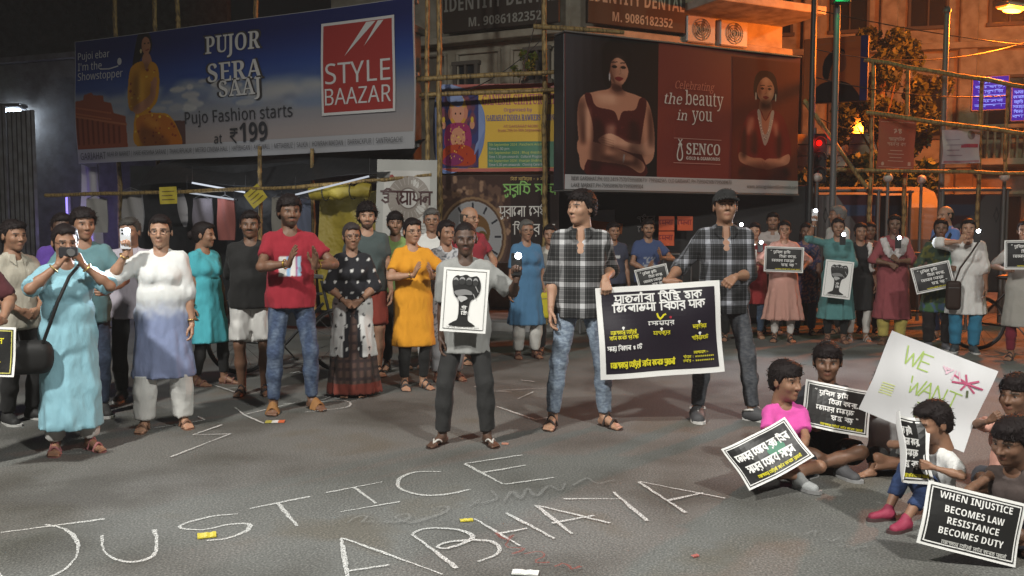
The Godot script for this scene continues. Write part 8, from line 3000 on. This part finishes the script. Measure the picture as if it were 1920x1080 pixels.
	placard("march_banner", "march", "large black cloth banner with a white edge and Bengali lettering held by two men", "banner", Vector3(1.13, 0.765, -6.70), Vector3(4, -2, 3.5), 0.955, 0.70, -0.02, 0.010)
	person({"label": "smiling man in a dark slate T-shirt with a small white mark between the plaid shirts", "x": 1.36, "z": -11.94, "h": 1.58, "yaw": 8, "look": 8, "skin": S2, "tc": Color(0.045, 0.05, 0.075), "paint": func(v: Vector3, n: Vector3, c: Color) -> Color: return Color(0.5, 0.5, 0.5) if n.z > 0.3 and v.y > 1.215 and v.y < 1.245 and v.x > 0.0 and v.x < 0.08 else c, "cell": 0.021})
	person({"label": "man in a blue T-shirt with a pale print clapping above a placard", "x": 1.83, "z": -11.94, "h": 1.62, "yaw": 4, "look": -6, "skin": S2, "beard": 0.35, "moustache": 0.7, "tc": Color(0.045, 0.07, 0.16), "paint": func(v: Vector3, n: Vector3, c: Color) -> Color: return Color(0.30, 0.31, 0.33) if n.z > 0.3 and v.y > 1.02 and v.y < 1.20 and absf(v.x) < 0.09 and rough_noise.get_noise_3dv(v * 40.0) > 0.05 else c, "r": ["clap", {"at": Vector3(0.05, 1.02, 0.22)}], "l": ["clap", {"at": Vector3(0.13, 1.20, 0.24)}], "cell": 0.021})
	placard("placard", "police", "black placard with white Bengali lines in front of the man in the blue printed T-shirt", "placard", Vector3(1.84, 0.87, -11.55), Vector3(6, -10, 12), 0.44, 0.33, 0.006, 0.003, "protest placards")
	# ---- the right of the ring
	person({"label": "person in black with a phone lamp and a yellow-lettered placard", "x": 3.02, "z": -12.05, "h": 1.57, "yaw": -10, "fem": true, "skin": S2, "hair": "bun", "tc": Color(0.012, 0.012, 0.014), "sleeve": 0.9, "hem": 0.80, "bc": Color(0.010, 0.010, 0.011), "r": ["hold", {"world": Vector3(3.2, 0.99, -11.82)}], "l": ["raise", {"world": Vector3(3.05, 1.45, -11.9)}], "cell": 0.021})
	phone("dark phone with its lamp lit above the yellow-lettered placard", Transform3D(Basis(), Vector3(3.03, 1.49, -11.80)), -10, 1.6)
	placard("placard", "yellow", "black placard with yellow Bengali lettering beside the woman in red", "placard", Vector3(3.02, 1.095, -11.76), Vector3(-6, -4, -4), 0.42, 0.33, 0.006, 0.002, "protest placards")
	var rw := person({"label": "woman in a red tunic and jeans shining a phone lamp", "x": 3.37, "z": -12.35, "h": 1.57, "yaw": -14, "fem": true, "skin": S1, "hair": "tail", "tc": Color(0.24, 0.022, 0.020), "sleeve": 1.5, "hem": 0.52, "flare": [0.22, 0.18, 6.0, 0.05], "topname": "tunic", "bottom": "jeans", "bc": Color(0.10, 0.14, 0.20), "bm": M.denim, "shc": Color(0.20, 0.08, 0.05), "r": "chest", "l": "chest", "cell": 0.021})
	phone("dark phone with its lamp lit at the chest of the woman in red", Transform3D(Basis(), Vector3(3.37, 1.25, -12.05)), -14, 1.2)
	person({"label": "man in a striped white shirt standing behind the women in red and peach", "x": 3.80, "z": -12.95, "h": 1.74, "yaw": -18, "skin": S2, "tc": Color(0.42, 0.38, 0.36), "lapels": true, "cell": 0.022, "beard": 0.4, "moustache": 0.6})
	person({"label": "woman in a peach frock and white leggings holding a black placard before her", "x": 3.66, "z": -11.94, "h": 1.60, "yaw": -12, "fem": true, "fat": 0.09, "skin": S2, "hair": "bun", "tc": Color(0.46, 0.25, 0.20), "sleeve": 1.3, "hem": 0.32, "flare": [0.29, 0.24, 9.0, 0.06], "topname": "frock", "bottom": "tight", "bc": Color(0.55, 0.52, 0.49), "shc": Color(0.03, 0.02, 0.02), "r": ["hold", {"at": Vector3(0.24, 1.08, 0.20)}], "l": ["hold", {"at": Vector3(0.24, 1.06, 0.20)}], "cell": 0.019})
	placard("placard", "police", "black placard with white Bengali lines held by the woman in peach", "placard", Vector3(3.58, 1.12, -11.68), Vector3(-10, -2, -2), 0.50, 0.335, 0.006, 0.002, "protest placards")
	var blueprint := func(v: Vector3, n: Vector3, c: Color) -> Color:
		return Color(0.18, 0.10, 0.12) if rough_noise.get_noise_3dv(v * 24.0) > 0.2 else c
	person({"label": "woman in a dark blue patterned tunic standing between the women in peach and teal", "x": 4.22, "z": -12.75, "h": 1.57, "yaw": -16, "fem": true, "skin": S3, "hair": "long", "tc": Color(0.03, 0.04, 0.11), "paint": blueprint, "sleeve": 0.9, "hem": 0.5, "flare": [0.22, 0.18, 5.0, 0.04], "topname": "tunic", "bc": Color(0.02, 0.035, 0.07), "cell": 0.022})
	var tw := person({"label": "woman in a teal tunic raising a phone lamp and carrying a raised fist poster", "x": 4.34, "z": -11.83, "h": 1.64, "yaw": -16, "fem": true, "fat": 0.19, "skin": S2, "hair": "bun", "tc": Color(0.075, 0.20, 0.20), "sleeve": 1.4, "hem": 0.33, "flare": [0.25, 0.20, 6.0, 0.05], "topname": "tunic", "bottom": "tight", "bc": Color(0.010, 0.010, 0.011), "shc": Color(0.10, 0.05, 0.04), "r": ["raisehigh", {"world": Vector3(3.98, 1.60, -11.72)}], "l": ["hold", {"at": Vector3(0.02, 1.08, 0.24)}], "bangles": Color(0.5, 0.5, 0.5), "cell": 0.019})
	phone("white phone with its lamp lit high in the hand of the woman in teal", Transform3D(Basis(), tw.grip[0].origin), -16, 1.8, false)
	phone("dark phone with its lamp lit at the shoulder of the woman in teal", Transform3D(Basis(), Vector3(4.30, 1.36, -11.55)), -16, 1.8)
	placard("fist_poster", "fist", "white poster with a black raised fist carried by the woman in teal", "poster", Vector3(4.24, 0.865, -11.52), Vector3(-12, -4, -6), 0.35, 0.49, 0.006, 0.002, "raised fist posters")
	person({"label": "grey-haired man in a white shirt looking away behind the woman in teal", "x": 4.72, "z": -12.9, "h": 1.84, "yaw": -75, "look": -25, "skin": S2, "hairc": Color(0.16, 0.155, 0.15), "tc": Color(0.52, 0.52, 0.50), "cell": 0.022})
	var bw := person({"label": "woman in a black tunic, white dupatta and white leggings beside the woman in teal", "x": 4.70, "z": -11.98, "h": 1.57, "yaw": -14, "look": 6, "fem": true, "skin": S2, "hair": "bun", "tc": Color(0.012, 0.012, 0.014), "sleeve": 1.0, "hem": 0.46, "flare": [0.21, 0.17, 5.0, 0.04], "topname": "tunic", "bottom": "tight", "bc": Color(0.52, 0.50, 0.47), "shc": Color(0.3, 0.28, 0.26), "cell": 0.02})
	scarf(bw, Color(0.55, 0.54, 0.52), [[Vector3(0.15, 1.05, 0.13), Vector3(0.13, 1.25, 0.14), Vector3(0.12, 1.40, 0.06), Vector3(0.14, 1.42, -0.06)]], 0.034)
	person({"label": "woman in a dark red top in the shade behind the woman in pink", "x": 5.22, "z": -12.95, "h": 1.58, "yaw": -16, "fem": true, "skin": S3, "hair": "long", "tc": Color(0.12, 0.02, 0.02), "hem": 0.7, "cell": 0.022})
	var pw := person({"label": "woman in a rose pink tunic with a white dupatta and yellow trousers shining a phone", "x": 5.02, "z": -11.67, "h": 1.68, "yaw": -18, "fem": true, "fat": 0.12, "skin": S3, "hair": "bun", "tc": Color(0.24, 0.055, 0.065), "sleeve": 1.3, "hem": 0.34, "flare": [0.24, 0.19, 6.0, 0.05], "topname": "tunic", "bottom": "loose", "bc": Color(0.42, 0.34, 0.09), "shc": Color(0.08, 0.05, 0.03), "r": ["clasp", {"at": Vector3(0.06, 1.08, 0.22)}], "l": ["chest", {"at": Vector3(0.03, 1.12, 0.24)}], "cell": 0.019})
	scarf(pw, Color(0.50, 0.47, 0.46), [[Vector3(-0.13, 1.38, 0.04), Vector3(-0.08, 1.25, 0.13), Vector3(0, 1.17, 0.15), Vector3(0.08, 1.25, 0.13), Vector3(0.13, 1.38, 0.04)]], 0.05)
	phone("dark phone with its lamp lit at the chest of the woman in rose pink", Transform3D(Basis(), Vector3(4.94, 1.32, -11.36)), -18, 1.4)
	var leafy := func(v: Vector3, n: Vector3, c: Color) -> Color:
		var k := rough_noise.get_noise_3dv(v * Vector3(16, 12, 16))
		if v.y < 0.62: return Color(0.05, 0.09, 0.16) if k > 0.1 else Color(0.05, 0.11, 0.04)
		return Color(0.10, 0.10, 0.02) if k > 0.25 else c
	var gw := person({"label": "woman in a dark green patterned tunic and black trousers holding a slanted placard", "x": 5.38, "z": -11.15, "h": 1.62, "yaw": -22, "fem": true, "skin": S3, "hair": "tail", "tc": Color(0.028, 0.05, 0.030), "paint": leafy, "sleeve": 1.1, "hem": 0.50, "flare": [0.23, 0.18, 5.0, 0.03], "topname": "tunic", "bottom": "loose", "bc": Color(0.012, 0.011, 0.011), "shoes": "shoe", "shc": Color(0.12, 0.12, 0.13), "r": ["hold", {"at": Vector3(0.16, 0.98, 0.24)}], "l": ["hold", {"at": Vector3(0.20, 1.08, 0.22)}], "cell": 0.019})
	scarf(gw, Color(0.06, 0.20, 0.13), [[Vector3(0.12, 1.40, 0.05), Vector3(0.13, 1.2, 0.12), Vector3(0.15, 1.0, 0.12)]], 0.04)
	placard("placard", "police", "black placard with white Bengali lines held slanted by the woman in dark green", "placard", Vector3(5.16, 0.93, -10.86), Vector3(-16, -6, 14), 0.45, 0.33, 0.006, 0.003, "protest placards")
	var bp := person({"label": "balding man in a bright blue shirt with a dark backpack turned sideways", "x": 5.92, "z": -12.15, "h": 1.82, "yaw": -72, "skin": S1, "hair": "bald", "hairc": Color(0.03, 0.028, 0.026), "tc": Color(0.10, 0.20, 0.48), "sleeve": 0.9, "lapels": true, "bc": Color(0.02, 0.03, 0.07), "cell": 0.021})
	var pk := thing("backpack", "dark navy backpack worn by the balding man in blue", "backpack", Vector3(6.12, 1.26, -12.18), Vector3(0, -72, 0))
	var bf := Field.new()
	bf.k = 0.05
	bf.cap(Vector3(-0.07, -0.15, 0), Vector3(0.07, -0.15, 0), 0.085, 0.085)
	bf.cap(Vector3(-0.06, 0.14, 0), Vector3(0.06, 0.14, 0), 0.075, 0.075)
	bf.cap(Vector3(0, -0.15, -0.02), Vector3(0, 0.14, 0), 0.10, 0.09)
	var bm := net(bf, Vector3(-0.2, -0.28, -0.16), Vector3(0.2, 0.27, 0.14), 0.018, 1.5)
	bm.tint(Color(0.014, 0.016, 0.03))
	put("pack", bm.mesh(), M.cloth, pk)
	for x in [-0.11, 0.11]:
		var st := Part.new()
		st.tube(PackedVector3Array([Vector3(x, -0.14, 0.06), Vector3(x * 1.3, -0.06, 0.20), Vector3(x * 1.3, 0.10, 0.33), Vector3(x * 1.1, 0.19, 0.25), Vector3(x, 0.17, 0.06)]), PackedFloat32Array([0.014, 0.02, 0.024, 0.024, 0.02]), 6)
		st.tint(Color(0.014, 0.016, 0.03))
		put("strap", st.mesh(), M.cloth, pk)
	var ww := person({"label": "woman in a loose white tunic and blue trousers holding a phone lamp to her face", "x": 5.60, "z": -10.91, "h": 1.62, "yaw": -24, "fem": true, "fat": 0.34, "skin": S1, "hair": "bun", "tc": Color(0.58, 0.58, 0.56), "sleeve": 1.25, "slw": 0.03, "hem": 0.50, "flare": [0.25, 0.20, 5.0, 0.03], "topname": "tunic", "bottom": "loose", "bc": Color(0.03, 0.17, 0.28), "shoes": "shoe", "shc": Color(0.05, 0.055, 0.06), "r": ["eye", {"at": Vector3(0.10, 1.44, 0.25), "pole": Vector3(1, 0, 0)}], "cell": 0.018})
	phone("dark phone with its lamp lit before the face of the woman in white tunic", Transform3D(Basis(), Vector3(5.56, 1.41, -10.62)), -22, 1.8)
	handbag("dark brown shoulder bag of the woman in the white tunic", Vector3(5.35, 0.72, -10.72), -20, Vector3(0.17, 0.34, 0.08), Color(0.03, 0.016, 0.012), [Vector3(5.36, 0.87, -10.72), Vector3(5.40, 1.05, -10.68), Vector3(5.52, 1.22, -10.68), Vector3(5.66, 1.36, -10.78)])
	person({"label": "woman in a grey tunic and maroon trousers holding up a placard", "x": 5.92, "z": -10.25, "h": 1.60, "yaw": -30, "fem": true, "skin": S2, "hair": "bun", "tc": Color(0.30, 0.29, 0.26), "sleeve": 1.0, "hem": 0.42, "flare": [0.23, 0.18, 5.0, 0.03], "topname": "tunic", "bottom": "tight", "bc": Color(0.16, 0.015, 0.03), "shc": Color(0.05, 0.03, 0.03), "r": ["hold", {"at": Vector3(0.18, 1.12, 0.22)}], "l": ["hold", {"at": Vector3(0.18, 1.12, 0.22)}], "cell": 0.02})
	placard("placard", "police", "black placard with white Bengali lines held up by the woman in grey", "placard", Vector3(5.79, 1.235, -9.98), Vector3(-18, -2, 1), 0.45, 0.33, 0.006, 0.002, "protest placards")
	# ---- the children on the road
	var sit := [[0.13, 0.20, 70, 0.055, Vector3(-1, 0.35, 0.45)], [-0.13, 0.24, -70, 0.055, Vector3(1, 0.35, 0.45)]]
	person({"label": "girl with cropped hair in a pink T-shirt sitting cross-legged with a tilted placard", "x": 1.69, "z": -5.42, "h": 1.16, "head": 1.14, "hip": 0.085, "yaw": -2, "look": 34, "nod": 4, "fem": true, "skin": S2, "hair": "fringe", "tc": Color(0.60, 0.08, 0.34), "sleeve": 0.75, "hem": 0.86, "bottom": "shorts", "cut": 0.6, "bc": Color(0.02, 0.025, 0.035), "botname": "shorts", "shoes": "shoe", "shc": Color(0.30, 0.31, 0.31), "solec": Color(0.20, 0.20, 0.20), "r": ["hold", {"world": Vector3(1.50, 0.19, -5.12), "fingers": Vector3(-0.3, 0.2, 0.8)}], "l": ["hold", {"world": Vector3(1.70, 0.22, -5.13), "fingers": Vector3(-0.4, 0.2, 0.8)}], "cell": 0.013, "feet": [[0.02, 0.27, 35, 0.07, Vector3(-1, 0.35, 0.45)], [-0.12, 0.20, -60, 0.055, Vector3(1, 0.35, 0.45)]], "group": "children sitting on the road"})
	placard("placard", "blood", "black placard with two white Bengali lines tilted in the lap of the girl in pink", "placard", Vector3(1.475, 0.235, -5.06), Vector3(4, -38, 25), 0.46, 0.28, 0.025, 0.004, "protest placards")
	person({"label": "boy in a black T-shirt and shorts sitting cross-legged behind an upright placard", "x": 2.05, "z": -5.72, "h": 1.34, "head": 1.10, "hip": 0.095, "yaw": -10, "look": -8, "skin": S3, "hair": "fringe", "tc": Color(0.014, 0.014, 0.016), "hem": 0.86, "bottom": "shorts", "cut": 0.75, "bc": Color(0.012, 0.012, 0.014), "botname": "shorts", "shoes": "shoe", "shc": Color(0.06, 0.062, 0.065), "solec": Color(0.25, 0.25, 0.25), "r": ["hold", {"world": Vector3(1.86, 0.30, -5.50)}], "l": ["hold", {"world": Vector3(2.22, 0.38, -5.5)}], "cell": 0.014, "feet": [[0.05, 0.30, 30, 0.07, Vector3(-1, 0.35, 0.45)], [-0.14, 0.34, -50, 0.065, Vector3(1, 0.4, 0.45)]], "group": "children sitting on the road"})
	placard("placard", "police", "black placard with white Bengali lines held upright by the boy in black", "placard", Vector3(2.005, 0.43, -5.42), Vector3(-3, -20, -11), 0.405, 0.29, 0.012, 0.003, "protest placards")
	person({"label": "child hidden behind the large white crayon sheet", "x": 2.40, "z": -5.62, "h": 1.0, "head": 1.12, "hip": 0.08, "yaw": -10, "skin": S2, "hair": "short", "tc": Color(0.3, 0.3, 0.3), "bottom": "shorts", "botname": "shorts", "r": ["hold", {"world": Vector3(2.22, 0.62, -5.40)}], "shoes": "bare", "cell": 0.018, "feet": sit, "group": "children sitting on the road"})
	person({"label": "small boy in a white T-shirt and jeans sitting with knees up reading a folded placard", "x": 2.27, "z": -4.62, "h": 0.98, "head": 1.14, "hip": 0.075, "yaw": -72, "look": -6, "nod": 8, "lean": 8, "skin": S2, "hair": "short", "tc": Color(0.62, 0.62, 0.61), "sleeve": 0.8, "hem": 0.86, "bottom": "jeans", "bc": Color(0.035, 0.06, 0.15), "bm": M.denim, "ankle": 0.35, "shoes": "shoe", "shc": Color(0.26, 0.025, 0.06), "solec": Color(0.06, 0.03, 0.03), "r": ["hold", {"world": Vector3(2.09, 0.40, -4.62)}], "l": ["hold", {"world": Vector3(2.12, 0.34, -4.40)}], "cell": 0.012, "feet": [[-0.07, 0.27, -10, 0.055, Vector3(-0.2, 1, 0.6)], [0.09, 0.30, 10, 0.055, Vector3(0.2, 1, 0.6)]], "group": "children sitting on the road"})
	placard("placard", "police", "curled black placard in the hands of the small boy in white", "placard", Vector3(2.03, 0.42, -4.46), Vector3(38, -14, -16), 0.26, 0.34, 0.05, 0.006, "protest placards")
	person({"label": "boy in a peach T-shirt sitting and holding one side of the large white crayon sheet", "x": 2.90, "z": -5.05, "h": 1.12, "head": 1.12, "hip": 0.085, "yaw": -38, "look": -18, "skin": S3, "hair": "fringe", "tc": Color(0.62, 0.33, 0.26), "hem": 0.86, "bottom": "shorts", "bc": Color(0.04, 0.04, 0.05), "botname": "shorts", "shoes": "bare", "r": ["hold", {"world": Vector3(2.66, 0.47, -4.88), "fingers": Vector3(-0.6, 0.6, 0.3)}], "cell": 0.013, "feet": sit, "group": "children sitting on the road"})
	placard("crayon_sheet", "want", "large white paper sheet with green crayon letters and a red scribble", "placard", Vector3(2.40, 0.605, -5.08), Vector3(-14, -6, -21), 0.60, 0.50, 0.02, 0.012, "", Color(0.56, 0.56, 0.57))
	person({"label": "small bare-shouldered boy sitting behind the English lettered placard", "x": 2.47, "z": -4.27, "h": 0.98, "head": 1.16, "hip": 0.07, "yaw": -48, "look": -14, "lean": 10, "skin": S3, "hair": "fringe", "tc": Color(0.06, 0.045, 0.04), "sleeve": 0.12, "scoop": 0.10, "hem": 0.86, "bottom": "shorts", "bc": Color(0.03, 0.03, 0.04), "botname": "shorts", "shoes": "bare", "r": ["hold", {"world": Vector3(1.93, 0.20, -4.02), "fingers": Vector3(0.2, 0.4, 0.8)}], "l": ["hold", {"world": Vector3(2.33, 0.20, -4.0)}], "cell": 0.012, "feet": sit, "group": "children sitting on the road"})
	placard("placard", "injustice", "black placard with four lines of English capitals held by the bare-shouldered boy", "placard", Vector3(2.105, 0.195, -3.97), Vector3(-4, -10, -13), 0.44, 0.29, -0.012, 0.003, "protest placards")
